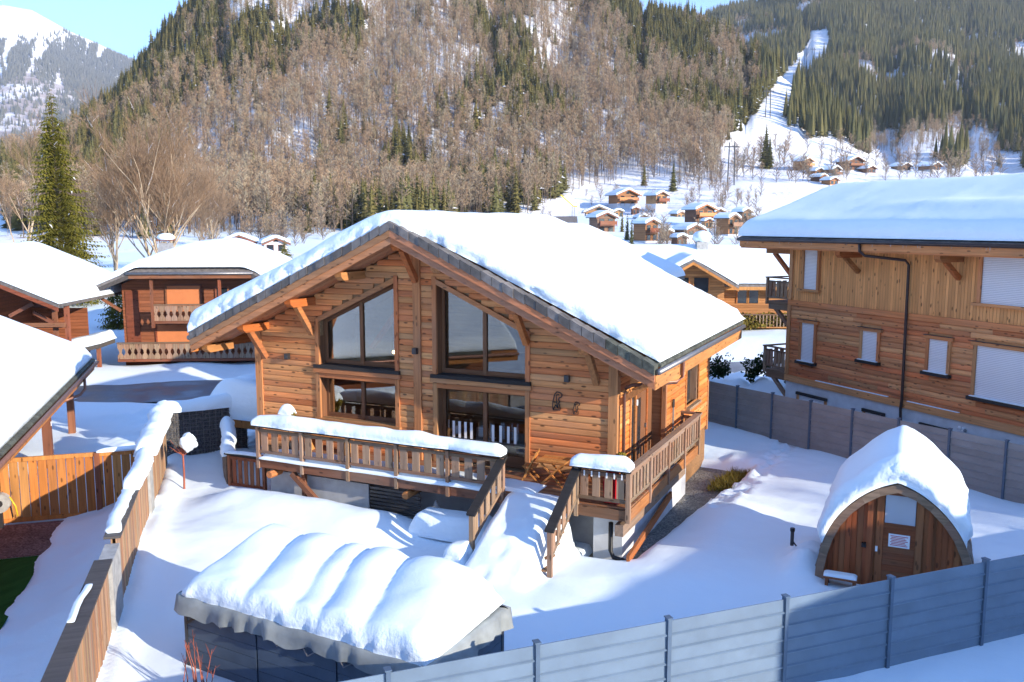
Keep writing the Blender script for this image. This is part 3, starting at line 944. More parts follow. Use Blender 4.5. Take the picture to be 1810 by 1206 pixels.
# ---- right-hand mountain: dense spruce forest beside the ski run
p, v = scatter(62000, 1120, 1960, 400, 1560)
yy = hill_y(p, v)
ok = ~piste(p, v, yy)
edge = np.interp(p, [1120, 1300, 1395, 1430, 1500, 1600, 1700, 1960], [330, 300, 235, 250, 268, 282, 296, 305])
ok &= yy < edge + 8 * vnoise(p * 0.04, 1, 0, 7)
u = (p - 905) / PX_ * v
cl = vnoise(u * 0.012, v * 0.007, 0, 131) + 0.6 * vnoise(u * 0.04, v * 0.03, 0, 133)
low = sstep(180, 300, yy)
bare = (cl - 0.75 + 0.7 * low) > 0
ok &= rng.uniform(0, 1, len(p)) < np.where(bare, 0.4, 0.62)
# hidden behind the near hill
ys1, vs1 = skyline(p)
ok &= ~((p < 1330) & (v < vs1 + 20) & (yy > ys1))
p, v, bare = p[ok], v[ok], bare[ok]
x, y = pv2xy(p, v); z = hill(p, v) - 0.5
order = np.argsort(v); p, v, bare, x, y, z = [a[order] for a in (p, v, bare, x, y, z)]
c_i = np.where(~bare)[0]; b_i = np.where(bare)[0]
print('far forest', len(c_i), len(b_i))
protoD = []
for k, i in enumerate(c_i[:60]):
    o = plant(FD[k % 3], 'spruce_tree', 'dark spruce at the foot of the forested mountain right of the ski run', 'tree', 'spruces at the foot of the right mountain', x[i], y[i], z[i], rng.uniform(0, 6.28), rng.uniform(0.7, 1.15))
    if k < 3: protoD.append(o)
r_ = c_i[60:]
gn_scatter('spruce_forest', np.stack([x[r_], y[r_], z[r_]], 1), rng.uniform(0, 6.28, len(r_)), rng.uniform(0.55, 1.25, len(r_)), rng.integers(0, 3, len(r_)), protoD,
           'dense dark spruce forest covering the mountain on both sides of the ski run', 'forest')
gn_scatter('bare_forest_patches', np.stack([x[b_i], y[b_i], z[b_i]], 1), rng.uniform(0, 6.28, len(b_i)), rng.uniform(0.6, 1.0, len(b_i)), rng.integers(0, 5, len(b_i)), protoB,
           'pale leafless thickets at the foot of the right mountain', 'woodland')

# ---- far mountain: tiny firs
p, v = scatter(60000, -120, 420, 1700, 4150)
zm_ = mtn(p, v); yy = 395 - (zm_ - CAMZ) / v * PX_
u = (p - 905) / PX_ * v
tl = np.interp(p, [-120, 0, 90, 140, 200, 245, 420], [95, 78, 82, 72, 88, 100, 130])
cl = fbm(u * 0.004, v * 0.0025, 0, 151, 3)
strk = vnoise(p * 0.10 + yy * 0.05, yy * 0.02, 0, 157) + 0.5 * vnoise(p * 0.3, yy * 0.08, 0, 158)
keep = (strk < 0.62) & (yy > tl + 10 * vnoise(p * 0.06, 0, 0, 17)) & (rng.uniform(0, 1, len(p)) < np.clip(0.62 - sstep(150, 260, yy) * 0.4 + cl * 0.6, 0.1, 1)) 
p, v, zm_ = p[keep], v[keep], zm_[keep]
x, y = pv2xy(p, v)
nn = len(p); print('mountain firs', nn)
a = np.arange(5) * 2 * np.pi / 5
hh = rng.uniform(12, 24, nn); rr = hh * 0.2
ring = np.stack([np.cos(a), np.sin(a)], 1)
V = np.zeros((nn, 6, 3), np.float32)
V[:, :5, 0] = x[:, None] + rr[:, None] * ring[None, :, 0]
V[:, :5, 1] = y[:, None] + rr[:, None] * ring[None, :, 1]
V[:, :5, 2] = zm_[:, None] - 2
V[:, 5, 0] = x; V[:, 5, 1] = y; V[:, 5, 2] = zm_ + hh
F = np.array([[k, (k + 1) % 5, 5] for k in range(5)])[None] + (np.arange(nn) * 6)[:, None, None]
tag(np_mesh('mountain_forest', V.reshape(-1, 3), F.reshape(-1, 3), M['needles_mtn'], smooth=False), 'grey green fir forest on the flanks of the distant mountain', 'forest', None, 'stuff')

# ---- large trees
def big_bare(name, label, loc, H, seed, spread=0.55, trunks=1, mats=None, depth=4, rr=1.0, ns=(5, 7)):
    rng_ = random.Random(seed)
    tr, cr = MB(), MB()
    def grow(p, d, L, r, lev):
        n = 3 if lev < 3 else 2
        pts, rs = [p], [r]
        q, dd = Vector(p), Vector(d)
        for k in range(n):
            dd = (dd + Vector((rng_.gauss(0, .12), rng_.gauss(0, .12), rng_.gauss(0.05, .08)))).normalized()
            q = q + dd * (L / n)
            pts.append(q.copy()); rs.append(r * (1 - 0.62 * (k + 1) / n))
        (tr if lev < 2 else cr).tube(pts, rs, 5 if lev < 2 else 3, 0, False)
        if lev >= depth: return
        m = rng_.randint(*ns) + (2 if lev == 0 else 0)
        for j in range(m):
            f = rng_.uniform(0.3, 1.0) if lev else rng_.uniform(0.25, 1.0)
            seg = min(int(f * n), n - 1)
            o = pts[seg].lerp(pts[seg + 1], f * n - seg)
            az = rng_.uniform(0, 6.283)
            side = Vector((math.cos(az), math.sin(az), 0.25))
            nd = (dd * rng_.uniform(0.5, 1.0) + side * spread * rng_.uniform(0.7, 1.5)).normalized()
            grow(o, nd, L * rng_.uniform(0.45, 0.68), max(r * 0.5 * (1.1 - f * 0.5), 0.012), lev + 1)
    for k in range(trunks):
        a = 6.283 * k / trunks + 0.4
        d = Vector((math.cos(a) * 0.28, math.sin(a) * 0.28, 1)).normalized() if trunks > 1 else Vector((0.03, 0, 1))
        grow(Vector((0, 0, 0)), d, H * (0.62 if trunks == 1 else 0.6), H * 0.014 * rr, 0)
    t = thing(name, label, 'tree', loc, rng_.uniform(0, 6))
    tr.build('trunk', (mats or [M['bark_pale'], M['twigs_near']])[0], t)
    cr.build('crown', (mats or [M['bark_pale'], M['twigs_near']])[1], t)
    return t

def big_spruce(name, label, loc, H, W, seed, tiers=44, per=11, tw=1.0):
    """spruce with drooping boughs carrying hanging twigs"""
    rg = random.Random(seed)
    V, F = [], []
    for i in range(tiers):
        f = (i + rg.random()) / tiers
        rad = W * (1 - f) ** 0.85 * rg.uniform(0.75, 1.15) + 0.15
        nb_ = max(4, int(per * (0.5 + 0.5 * (1 - f))))
        a0 = rg.uniform(0, 6.28)
        for k in range(nb_):
            a = a0 + 6.283 * (k + rg.uniform(-.35, .35)) / nb_
            L = rad * rg.uniform(0.7, 1.15)
            z0 = H * (0.04 + 0.96 * f)
            ca, sa = math.cos(a), math.sin(a)
            n = max(4, int(L / (0.17 * tw)))
            for j in range(n):
                t = (j + rg.random()) / n
                r = L * (0.15 + 0.85 * t)
                zz = z0 - L * (0.42 * t - 0.22 * t * t) + rg.uniform(-.05, .05)
                sgn = 1 if j % 2 else -1
                l = (0.20 + 0.34 * (1 - t)) * tw * rg.uniform(.6, 1.3) * min(1.0, L)
                sx, sy = -sa * sgn, ca * sgn
                fx = rg.uniform(0.2, 0.7)
                tip = (ca * (r + l * fx) + sx * l * 0.9, sa * (r + l * fx) + sy * l * 0.9, zz - l * rg.uniform(0.35, 0.9))
                w = l * 0.30
                o = len(V)
                V += [(ca * (r - w), sa * (r - w), zz + 0.02), (ca * (r + w), sa * (r + w), zz - 0.01), tip]
                F.append((o, o + 1, o + 2))
    t = thing(name, label, 'tree', loc)
    np_mesh('crown', V, F, M['needles_big'], t, smooth=False)
    MB().tube([(0, 0, -0.5), (0, 0, H * 0.95)], [H * 0.014, 0.03], 7, 0).build('trunk', M['bark'], t)
    return t
def at_px(p, v, dz=0.0):
    x, y = pv2xy(p, v)
    z = float(gz(x, y)) if v < 105 else float(hill(p, v))
    return (float(x), float(y), z + dz)
big_spruce('spruce_tree', 'tall yellowish green spruce towering behind the houses at the left', at_px(112, 78), 18.8, 4.1, 41, 84, 17)
big_bare('beech_tree', 'broad leafless beech with many rising stems behind the far left house', at_px(292, 88), 17, 51, 0.4, 4, rr=0.85)
big_bare('beech_tree', 'leafless beech at the far left edge beside the tall spruce', at_px(30, 92), 17, 52, 0.42, 2, rr=0.7)
big_bare('beech_tree', 'leafless beech behind the tall spruce, right of it', at_px(205, 104), 14, 53, 0.42, 3, rr=0.8)
big_bare('beech_tree', 'slender leafless tree between the beech and the chalet roof', at_px(375, 110), 14, 54, 0.45, 3, rr=0.6)
for k, (pp_, v_, H_, W_, lb) in enumerate([(205, 68, 4.6, 1.5, 'small yellowish conifer between the two houses at the left'), (150, 84, 6.0, 1.9, 'dense conifer low behind the left porch roof'),
                                (505, 122, 4.0, 1.5, 'bluish round conifer beside the small white-roofed house at the left')]):
    big_spruce('conifer', lb, at_px(pp_, v_), H_, W_, 60 + k, 30, 14, 0.7)
# unseen trees placed towards the sun to cast shade on the garden
for k, (a_, w_, H_) in enumerate([(22, 34.5, 13), (25, 37.0, 15), (22, 40, 14), (27, 43, 16)]):
    big_spruce('spruce_tree', ['first', 'second', 'third', 'fourth'][k] + ' of four unseen spruces added beyond the right fence', (a_ * math.cos(SUN_A) + w_ * math.sin(SUN_A), -a_ * math.sin(SUN_A) + w_ * math.cos(SUN_A), -1.5), H_, 2.2, 70 + k, 30, 9, 1.5)
for k, (a_, w_, h_) in enumerate([(50, 12.8, 18), (56, 17.5, 20), (44, 26.0, 17), (60, 5.5, 20)]):
    big_bare('beech_tree', ['leafless tree by the front fence, outside the view', 'leafless tree behind the fence corner, outside the view', 'leafless tree beyond the sauna, outside the view', 'leafless tree farthest towards the sun, outside the view'][k],
             (a_ * math.cos(SUN_A) + w_ * math.sin(SUN_A), -a_ * math.sin(SUN_A) + w_ * math.cos(SUN_A), -1.4), h_, 80 + k, 0.5, 1)
# ================================================================== SNOW PADS
def snow_pad(name, u0, u1, v0, v1, fn, T, rad=(0.2, 0.2, 0.2, 0.2), step=0.25, seed=1, crink=0.05, wave=0.06, mat=None, parent=None, thick=None, bulge=0.0):
    """closed pillow of snow on the surface fn(u, v) -> (x, y, z); rad = rounding at u0, u1, v0, v1"""
    def ax(a, b, r0, r1):
        th = np.linspace(0, math.pi / 2, 8)
        A = a + r0 * (1 - np.cos(th)); B = b - r1 * (1 - np.cos(th))
        A[1] = max(A[1], a + 0.004); B[1] = min(B[1], b - 0.004)
        n = max(2, int((B[-1] - A[-1]) / step) + 1)
        mid = np.linspace(A[-1], B[-1], n + 1)[1:-1]
        return np.concatenate([A, mid, B[::-1]])
    U, V = ax(u0, u1, rad[0], rad[1]), ax(v0, v1, rad[2], rad[3])
    UU, VV_ = np.meshgrid(U, V, indexing='ij')
    def q(d, r):
        t = np.clip(d / max(r, 1e-4), 0, 1)
        return np.sqrt(np.clip(1 - (1 - t) ** 2, 0, 1))
    f = q(UU - u0, rad[0]) * q(u1 - UU, rad[1]) * q(VV_ - v0, rad[2]) * q(v1 - VV_, rad[3])
    X, Y, Z = fn(UU, VV_)
    X, Y, Z = [np.array(a, float) + 0 * UU for a in (X, Y, Z)]
    tt = T if thick is None else thick(UU, VV_) * T
    zt = Z + tt * f * (1 + wave * fbm(X * 0.6, Y * 0.6, 0, seed, 3))
    # crumpled faces near the edges
    e = np.clip(1 - f, 0, 1) ** 0.5 * (f > 0.001)
    nx, ny, nz = [fbm(X * 4.5, Y * 4.5, zt * 4.5, seed + k * 7, 3) for k in (1, 2, 3)]
    mid = np.sin(np.clip(f, 0, 1) * math.pi)
    ou = (UU > (u0 + u1) / 2) * 2.0 - 1; ov = (VV_ > (v0 + v1) / 2) * 2.0 - 1
    eu = np.clip(1 - np.minimum((UU - u0) / max(rad[0], .01), (u1 - UU) / max(rad[1], .01)), 0, 1)
    ev = np.clip(1 - np.minimum((VV_ - v0) / max(rad[2], .01), (v1 - VV_) / max(rad[3], .01)), 0, 1)
    # outward directions in xy from finite differences
    dXu = np.gradient(X, axis=0); dYu = np.gradient(Y, axis=0); lu = np.hypot(dXu, dYu) + 1e-6
    dXv = np.gradient(X, axis=1); dYv = np.gradient(Y, axis=1); lv = np.hypot(dXv, dYv) + 1e-6
    pu = (bulge * mid + crink * nx * e) * eu * ou; pv = (bulge * mid + crink * ny * e) * ev * ov
    Xt = X + dXu / lu * pu + dXv / lv * pv
    Yt = Y + dYu / lu * pu + dYv / lv * pv
    zt = zt + crink * 0.6 * nz * e
    nu, nv = UU.shape
    top = np.stack([Xt, Yt, zt], -1).reshape(-1, 3)
    bot = np.stack([X, Y, Z], -1).reshape(-1, 3)
    Ft = grid_faces(nu, nv)
    Fb = Ft[:, ::-1] + len(top)
    ring = [i * nv for i in range(nu)] + [(nu - 1) * nv + j for j in range(1, nv)] + [i * nv + nv - 1 for i in range(nu - 2, -1, -1)] + [j for j in range(nv - 2, 0, -1)]
    N = len(top)
    Fr = np.array([[ring[k], ring[(k + 1) % len(ring)], ring[(k + 1) % len(ring)] + N, ring[k] + N] for k in range(len(ring))])[:, ::-1]
    return np_mesh(name, np.concatenate([top, bot]), np.concatenate([Ft, Fb, Fr]), mat or M['snow'], parent)

def snow_strip(name, p, q, w, h, seed, label=None, parent=None, crink=0.04, z0=0.0, taper=(0.25, 0.25)):
    """snow lying on a rail or wall top from p to q"""
    p, q = Vector(p), Vector(q)
    d = q - p; L = d.length; dn = d.normalized(); n = Vector((-dn.y, dn.x, 0)).normalized()
    def fn(U, V):
        wob = 0.05 * vnoise(U * 1.3, 0 * U, 0, seed)
        return p.x + dn.x * U + n.x * (V + wob), p.y + dn.y * U + n.y * (V + wob), p.z + dn.z * U + z0
    o = snow_pad(name, 0, L, -w / 2, w / 2, fn, h, (taper[0], taper[1], w * 0.42, w * 0.42), 0.12, seed, crink, 0.3, M['snow'], parent, bulge=0.05)
    return tag(o, label, 'snow') if label else o

# ================================================================== MAIN CHALET  (local origin: middle of the facade at terrace level)
CH = Vector((-13.65, 22.31, 0))
chalet = thing('wooden_chalet', 'large larch chalet with gable windows, terrace and thick snow on its roof', 'chalet', CH)
XL, XR, YB = -6.1, 6.15, 9.3
SL = 0.46
def under(X): return 6.60 - SL * abs(X)
ROWH = 0.183
WIN = [  # outer trim rectangles: x0, x1, z0, z1 (left), z1 (right)
    (-3.77, -0.66, 2.66, 4.12, 5.55), (-3.77, -0.66, 0.93, 2.40, 2.40),
    (0.52, 3.68, 2.66, 5.55, 4.10), (0.52, 3.68, 0.0, 2.40, 2.40)]
def win_top(w, X):
    t = (X - w[0]) / (w[1] - w[0]); return w[3] + (w[4] - w[3]) * t
def log_poly(z0, z1, b=0.024):
    h = z1 - z0
    return [(0.03, z0), (-b * 0.45, z0 + 0.006), (-b * 0.92, z0 + h * 0.2), (-b, z0 + h * 0.5), (-b * 0.9, z0 + h * 0.8), (-b * 0.45, z1 - 0.006), (0.03, z1)]
zr = -0.2
while zr < 6.5:
    z0, z1 = zr, zr + ROWH
    zm = (z0 + z1) / 2
    lim = (6.66 - z1) / SL
    a, b = max(XL, -lim), min(XR, lim)
    if b - a > 0.3:
        cuts = [(-0.13, 0.13)]
        for w in WIN:
            if z1 > w[2] + 0.02 and z0 < max(w[3], w[4]) - 0.02:
                xs = np.linspace(w[0] + 0.03, w[1] - 0.03, 40)
                ins = [X for X in xs if z0 < win_top(w, X) - 0.03]
                if ins: cuts.append((min(ins), max(ins)))
        cuts.sort()
        segs, cur = [], a
        for c0, c1 in cuts:
            if c0 > cur: segs.append((cur, min(c0, b)))
            cur = max(cur, c1)
        if cur < b: segs.append((cur, b))
        for s0, s1 in segs:
            if s1 - s0 > 0.06:
                MB().prism(log_poly(z0, z1), 'x', s0, s1).build('plank', M['wood_x'], chalet)
    zr += ROWH
# wall core behind the boards, window holes left open, built from strips
core = MB()
core.box(XL, WIN[0][0] + 0.1, 0.03, 0.16, -1.5, 3.6); core.box(WIN[0][1] - 0.1, WIN[2][0] + 0.1, 0.03, 0.16, -1.5, 6.2); core.box(WIN[2][1] - 0.1, XR, 0.03, 0.16, -1.5, 3.6)
core.box(WIN[0][0] + 0.1, WIN[0][1] - 0.1, 0.03, 0.16, -1.5, 0.95); core.box(WIN[0][0] + 0.1, WIN[0][1] - 0.1, 0.03, 0.16, 2.40, 2.66)
core.box(WIN[2][0] + 0.1, WIN[2][1] - 0.1, 0.03, 0.16, -1.5, 0.0); core.box(WIN[2][0] + 0.1, WIN[2][1] - 0.1, 0.03, 0.16, 2.40, 2.66)
for sg in (-1, 1):
    core.prism([(sg * 6.1, 3.58), (sg * 3.6, 3.58), (sg * 3.6, 4.15), (sg * 0.66, 5.5), (sg * 0.5, 6.15), (0, 6.3), (0, 6.56), (sg * 6.1, 3.78)] if sg < 0 else
               [(0, 6.56), (0, 6.3), (0.5, 6.15), (0.66, 5.5), (3.6, 4.15), (3.6, 3.58), (6.1, 3.58), (6.1, 3.78)], 'y', 0.03, 0.15)
core.build('wall', M['interior'], chalet)
pbox('post', -0.125, 0.125, -0.085, 0.03, -0.05, 6.28, M['trim_z'], chalet)
for s, x in ((-1, XL), (1, XR)):
    MB().box(x - 0.13, x + 0.13, -0.07, 0.2, -0.25, 3.75).build('corner_post', M['trim_z'], chalet)

def make_window(w, door=False):
    x0, x1, z0, zl, zrr = w
    root = MB()
    rv = 0.30                                     # recess depth
    tw = 0.14
    # trim on the wall face
    win = MB().box(x0, x0 + tw, -0.065, 0.02, z0, zl).build('window', M['trim_z'], chalet)
    pbox('trim', x1 - tw, x1, -0.065, 0.02, z0, zrr, M['trim_z'], win)
    if abs(zl - zrr) < 0.01:
        pbox('trim', x0 + tw, x1 - tw, -0.06, 0.02, zl - tw, zl, M['trim_x'], win)
    else:
        MB().prism([(x0, zl - 0.16), (x1, zrr - 0.16), (x1, zrr), (x0, zl)], 'y', -0.062, 0.02).build('trim', M['trim_x'], win)
    # reveals
    i0, i1 = x0 + tw, x1 - tw
    pbox('reveal', i0 - 0.03, i0, 0.02, rv, z0, zl, M['frame'], win)
    pbox('reveal', i1, i1 + 0.03, 0.02, rv, z0, zrr, M['frame'], win)
    zL, zR = win_top(w, i0) - 0.14, win_top(w, i1) - 0.14
    MB().prism([(i0, zL), (i1, zR), (i1, zR + 0.04), (i0, zL + 0.04)], 'y', 0.02, rv).build('reveal', M['frame_x'], win)
    # frame bars
    fw = 0.10
    y0, y1 = rv - 0.02, rv + 0.06
    xm = (i0 + i1) / 2
    zb = z0 + 0.02
    bh = 0.32 if door else 0.13
    def top(X): return win_top(w, X) - 0.14
    MB().prism([(i0, zb), (i0 + fw, zb), (i0 + fw, top(i0 + fw)), (i0, top(i0))], 'y', y0, y1).build('frame', M['frame'], win)
    MB().prism([(i1 - fw, zb), (i1, zb), (i1, top(i1)), (i1 - fw, top(i1 - fw))], 'y', y0, y1).build('frame', M['frame'], win)
    MB().prism([(xm - 0.06, zb), (xm + 0.06, zb), (xm + 0.06, top(xm + .06)), (xm - 0.06, top(xm - .06))], 'y', y0 - 0.02, y1).build('mullion', M['frame'], win)
    MB().prism([(i0 + fw, zb), (i1 - fw, zb), (i1 - fw, zb + bh), (i0 + fw, zb + bh)], 'y', y0 + 0.003, y1).build('frame', M['frame_x'], win)
    MB().prism([(i0 + fw, top(i0 + fw) - fw), (i1 - fw, top(i1 - fw) - fw), (i1 - fw, top(i1 - fw)), (i0 + fw, top(i0 + fw))], 'y', y0 + 0.003, y1).build('frame', M['frame_x'], win)
    for a_, b_ in ((i0 + fw, xm - 0.06), (xm + 0.06, i1 - fw)):
        MB().prism([(a_, zb + bh), (b_, zb + bh), (b_, top(b_) - fw), (a_, top(a_) - fw)], 'y', rv + 0.012, rv + 0.026).build('pane', M['glass'], win)
    if not door:
        pbox('sill', x0 - 0.04, x1 + 0.04, -0.14, rv, z0 - 0.1, z0 + 0.005, M['rail_dark'] if z0 > 2 else M['trim_x'], win)
    return win
wn4 = [make_window(w, door=(k == 3)) for k, w in enumerate(WIN)]
for x0, x1 in ((-3.82, -0.6), (0.46, 3.74)):
    pbox('lintel', x0, x1, -0.12, 0.02, 2.42, 2.555, M['trim_x'], chalet)
pbox('door_handle', 0.86, 0.9, 0.25, 0.28, 1.0, 1.25, M['zinc'], wn4[3])
# frosted stripe decals on the door panes
for k, xx in enumerate((0.98, 1.18, 1.38, 1.58, 2.3, 2.55, 2.8, 3.02)):
    pbox('decal', xx, xx + 0.085, 0.302, 0.3045, 0.72, 1.22, M['white'], wn4[3])

# roof: slab, tiles at verge and eave, fascias, soffit
RX, RY0, RY1 = 7.7, -1.45, 9.75
def rtop(X): return 7.13 - SL * abs(X)
roof = MB()
for sg in (-1, 1):
    roof.prism([(0, 6.62), (0, 7.07), (sg * (RX - .04), 7.07 - SL * (RX - .04)), (sg * (RX - .04), 6.85 - SL * (RX - .04)), (sg * 6.0, 6.62 - SL * 6.0)][::sg], 'y', RY0 + 0.07, RY1 - 0.05)
roof_o = roof.build('roof', M['beam'], chalet)
nt = 24
for sg in (-1, 1):
    for k in range(nt):
        a0 = RX * k / nt; a1 = RX * (k + 1) / nt + 0.02
        lift = 0.012 * (k % 2) + random.uniform(0, 0.012)
        jd = random.uniform(-0.03, 0.012)
        a1 -= 0.035
        za, zb = rtop(a0) + 0.03 + lift, rtop(a1) + lift
        q = [(sg * a0, za - 0.24), (sg * a0, za), (sg * a1, zb), (sg * a1, zb - 0.24)]
        MB().prism(q[::-sg], 'y', RY0 - 0.02 + jd, RY0 + 0.33).build('tile', M['tile'] if k < nt - 4 or sg < 0 else M['tile_moss'], roof_o)
    # two-step bargeboards
    for (d0, d1, yy0, nm) in ((0.21, 0.40, RY0 + 0.0, 'bargeboard'), (0.40, 0.60, RY0 + 0.05, 'bargeboard')):
        q = [(0, 7.13 - d0), (0, 7.13 - d1), (sg * (RX - 0.02), rtop(RX - .02) - d1), (sg * (RX - 0.02), rtop(RX - .02) - d0)]
        MB().prism(q[::sg], 'y', yy0, yy0 + 0.06).build(nm, M['fascia'], chalet)
        MB().prism(q[::sg], 'y', RY1 - 0.1 - 0.01 * (nm == 'x'), RY1 - 0.04).build(nm, M['fascia'], chalet) if d0 < 0.3 else None
    # eave fascia
    ze = rtop(RX)
    pbox('eave_fascia', *sorted((sg * RX, sg * (RX - 0.05))), RY0 + 0.0 + 0.062, RY1 - 0.05, ze - 0.60, ze - 0.22, M['fascia_y'], chalet)
    # eave tiles
    for k in range(44):
        y0 = RY0 + 0.35 + k * (RY1 - RY0 - 0.4) / 44
        X0, X1 = sg * (RX - 0.32), sg * (RX + 0.05)
        l = 0.01 * (k % 2) + random.uniform(0, .01)
        q = [(X0, rtop(X0) + 0.02 + l), (X1, rtop(X1) + 0.02 + l), (X1, rtop(X1) - 0.05 + l), (X0, rtop(X0) - 0.05 + l)]
        MB().prism(q[::-sg], 'y', y0, y0 + 0.235).build('tile', M['tile_moss'], roof_o)
    # gutter
    gx_ = sg * (RX + 0.075)
    gpts = [(gx_, RY0 + 0.05, ze - 0.14), (gx_, RY1 - 0.1, ze - 0.16)]
    MB().tube(gpts, 0.075, 10).build('gutter', M['zinc'], chalet, True)
MB().prism([(-0.16, 7.06), (0, 7.16), (0.16, 7.06), (0.16, 6.96), (-0.16, 6.96)][::-1], 'y', RY0 - 0.04, RY0 + 0.5).build('ridge_tile', M['tile'], roof_o)
# purlins with braces
for k, X in enumerate((-7.35, -5.75, -3.85, -1.95, 0.0, 1.3, 3.6, 5.7)):
    zt = under(X) - 0.03
    yl = RY0 + 0.22 if k else RY0 + 0.3
    hgt = 0.24
    p = MB()
    p.prism([(yl, zt), (yl, zt - hgt * 0.55), (yl + 0.14, zt - hgt), (0.05, zt - hgt), (0.05, zt)], 'x', X - 0.12, X + 0.12)
    pu = p.build('purlin', M['beam'], chalet)
    if k in (1, 2, 4, 6, 7):
        MB().bar((X, yl + 0.42, zt - hgt + 0.02), (X, -0.1, zt - hgt - 0.92), 0.16, 0.17).build('brace', M['beam'], pu)
# rafters under the overhang (soffit boards seen from below)
for sg in (-1, 1):
    for k in range(5):
        yy0 = RY0 + 0.14 + k * 0.27
        q = [(0, 6.615), (0, 6.60), (sg * 7.5, 6.60 - SL * 7.5), (sg * 7.5, 6.615 - SL * 7.5)]
        MB().prism(q[::sg], 'y', yy0, yy0 + 0.262).build('soffit_board', M['fascia'], chalet)
# side walls and back wall
def yplank(x, y0, y1, z0, z1, m, sgn=1, b=0.03):
    h = z1 - z0
    poly = [(x - sgn * 0.03, z0), (x + sgn * b * .5, z0 + .006), (x + sgn * b, z0 + h * .25), (x + sgn * b, z0 + h * .75), (x + sgn * b * .5, z1 - .006), (x - sgn * 0.03, z1)]
    MB().prism(poly[::sgn], 'y', y0, y1).build('plank', m, chalet)
zr = -0.25
while zr < 3.62:
    z0, z1 = zr, zr + ROWH
    yplank(XR, 0.12, 1.35, z0, z1, M['wood_y'])
    # rear part stands 0.45 m proud, with a window
    cut = [(6.1, 7.7)] if 1.0 < (z0 + z1) / 2 < 2.55 else []
    segs = [(3.6, YB)] if not cut else [(3.6, cut[0][0]), (cut[0][1], YB)]
    for a, b in segs:
        yplank(XR + 0.45, a, b, z0, z1, M['wood_y'])
    zr += ROWH
sw = MB()
sw.box(XR - 0.14, XR - 0.035, 0.16, 1.35, -1.7, 3.6).box(XR - 0.14, XR + 0.41, 3.6, 3.7, -1.7, 3.5).box(XR + 0.3, XR + 0.415, 3.7, 6.1, -1.7, 3.4).box(XR + 0.3, XR + 0.415, 7.7, YB, -1.7, 3.4)
sw.box(XR + 0.3, XR + 0.415, 6.1, 7.7, -1.7, 1.0).box(XR + 0.3, XR + 0.415, 6.1, 7.7, 2.55, 3.4)
sw.box(XL, XL + 0.12, 0.16, YB, -1.7, 3.75).box(XL, XR + 0.3, YB - 0.12, YB, -1.7, 3.7)
sw.build('side_wall', M['interior'], chalet)
MB().prism([(XL, 3.6), (XR, 3.6), (0, 6.5)], 'y', YB - 0.12, YB).build('gable_wall', M['wood_x'], chalet)
zr = -0.2
while zr < 3.6:
    MB().prism([(XL + 0.03, zr), (XL - 0.03, zr + .03), (XL - 0.03, zr + ROWH - .03), (XL + .03, zr + ROWH)], 'y', 0.12, YB).build('plank', M['wood_y'], chalet)
    zr += ROWH
pbox('corner_post', XR + 0.36, XR + 0.5, YB - 0.1, YB + 0.06, -0.4, 3.4, M['trim_z'], chalet)
pbox('corner_post', XR + 0.36, XR + 0.49, 3.52, 3.66, -0.3, 3.3, M['trim_z'], chalet)
# side entrance: glazed strip, door leaf, return panel with shade put into its dark wood
dr = pbox('door', XR - 0.02, XR + 0.03, 1.95, 2.95, 0.0, 2.2, M['frame'], chalet)
pbox('frame', XR - 0.02, XR + 0.06, 1.82, 1.95, 0, 2.35, M['beam'], dr)
pbox('frame', XR - 0.02, XR + 0.06, 2.95, 3.08, 0, 2.35, M['beam'], dr)
pbox('frame', XR - 0.02, XR + 0.06, 1.95, 2.95, 2.2, 2.35, M['beam'], dr)
pbox('pane', XR + 0.03, XR + 0.036, 2.12, 2.42, 0.3, 2.0, M['dark_glass'], dr)
pbox('handle', XR + 0.03, XR + 0.09, 2.82, 2.86, 1.0, 1.14, M['zinc'], dr)
sl_ = pbox('window', XR - 0.02, XR + 0.02, 1.47, 1.78, 0.1, 2.3, M['dark_glass'], chalet)
pbox('frame', XR - 0.02, XR + 0.06, 1.35, 1.47, 0, 2.4, M['beam'], sl_)
pbox('panel', XR - 0.03, XR + 0.02, 1.35, 3.6, 2.4, 3.6, M['wood_y'], chalet)
pbox('panel', XR - 0.03, XR + 0.03, 3.08, 3.6, 0, 2.4, M['frame'], chalet)
pbox('light_switch', XR + 0.06, XR + 0.1, 1.86, 1.93, 1.85, 2.02, M['white'], chalet)
sw_ = pbox('window', XR + 0.2, XR + 0.22, 6.1, 7.7, 1.0, 2.55, M['dark_glass'], chalet)
pbox('reveal', XR + 0.22, XR + 0.45, 7.62, 7.7, 1.0, 2.55, M['rail_z'], sw_)
pbox('reveal', XR + 0.22, XR + 0.45, 6.1, 6.18, 1.0, 2.55, M['rail_z'], sw_)
pbox('sill', XR + 0.22, XR + 0.62, 6.05, 7.75, 0.92, 1.0, M['rail_y'], sw_)
pbox('trim', XR + 0.40, XR + 0.5, 7.7, 7.84, 0.9, 2.65, M['beam'], sw_)
pbox('trim', XR + 0.40, XR + 0.5, 5.96, 6.1, 0.9, 2.65, M['beam'], sw_)
# corner brace under the sunny eave
pbar('brace', (XR + 1.15, 0.15, 3.0), (XR + 0.1, 0.15, 2.25), 0.14, 0.16, M['beam'], chalet)
pbox('purlin', XR + 0.1, XR + 1.4, 0.05, 0.27, 3.02, 3.24, M['beam'], chalet)
MB().tube([(XR + 1.62, 1.05, 3.42), (XR + 1.62, 1.0, 2.95), (XR + 1.5, 0.85, 2.82), (XR + 0.45, 0.2, 2.76), (XR + 0.3, 0.12, 2.68), (XR + 0.27, 0.1, 2.5), (XR + 0.27, 0.1, 0.05)], 0.05, 10).build('downpipe', M['copper'], chalet, True)
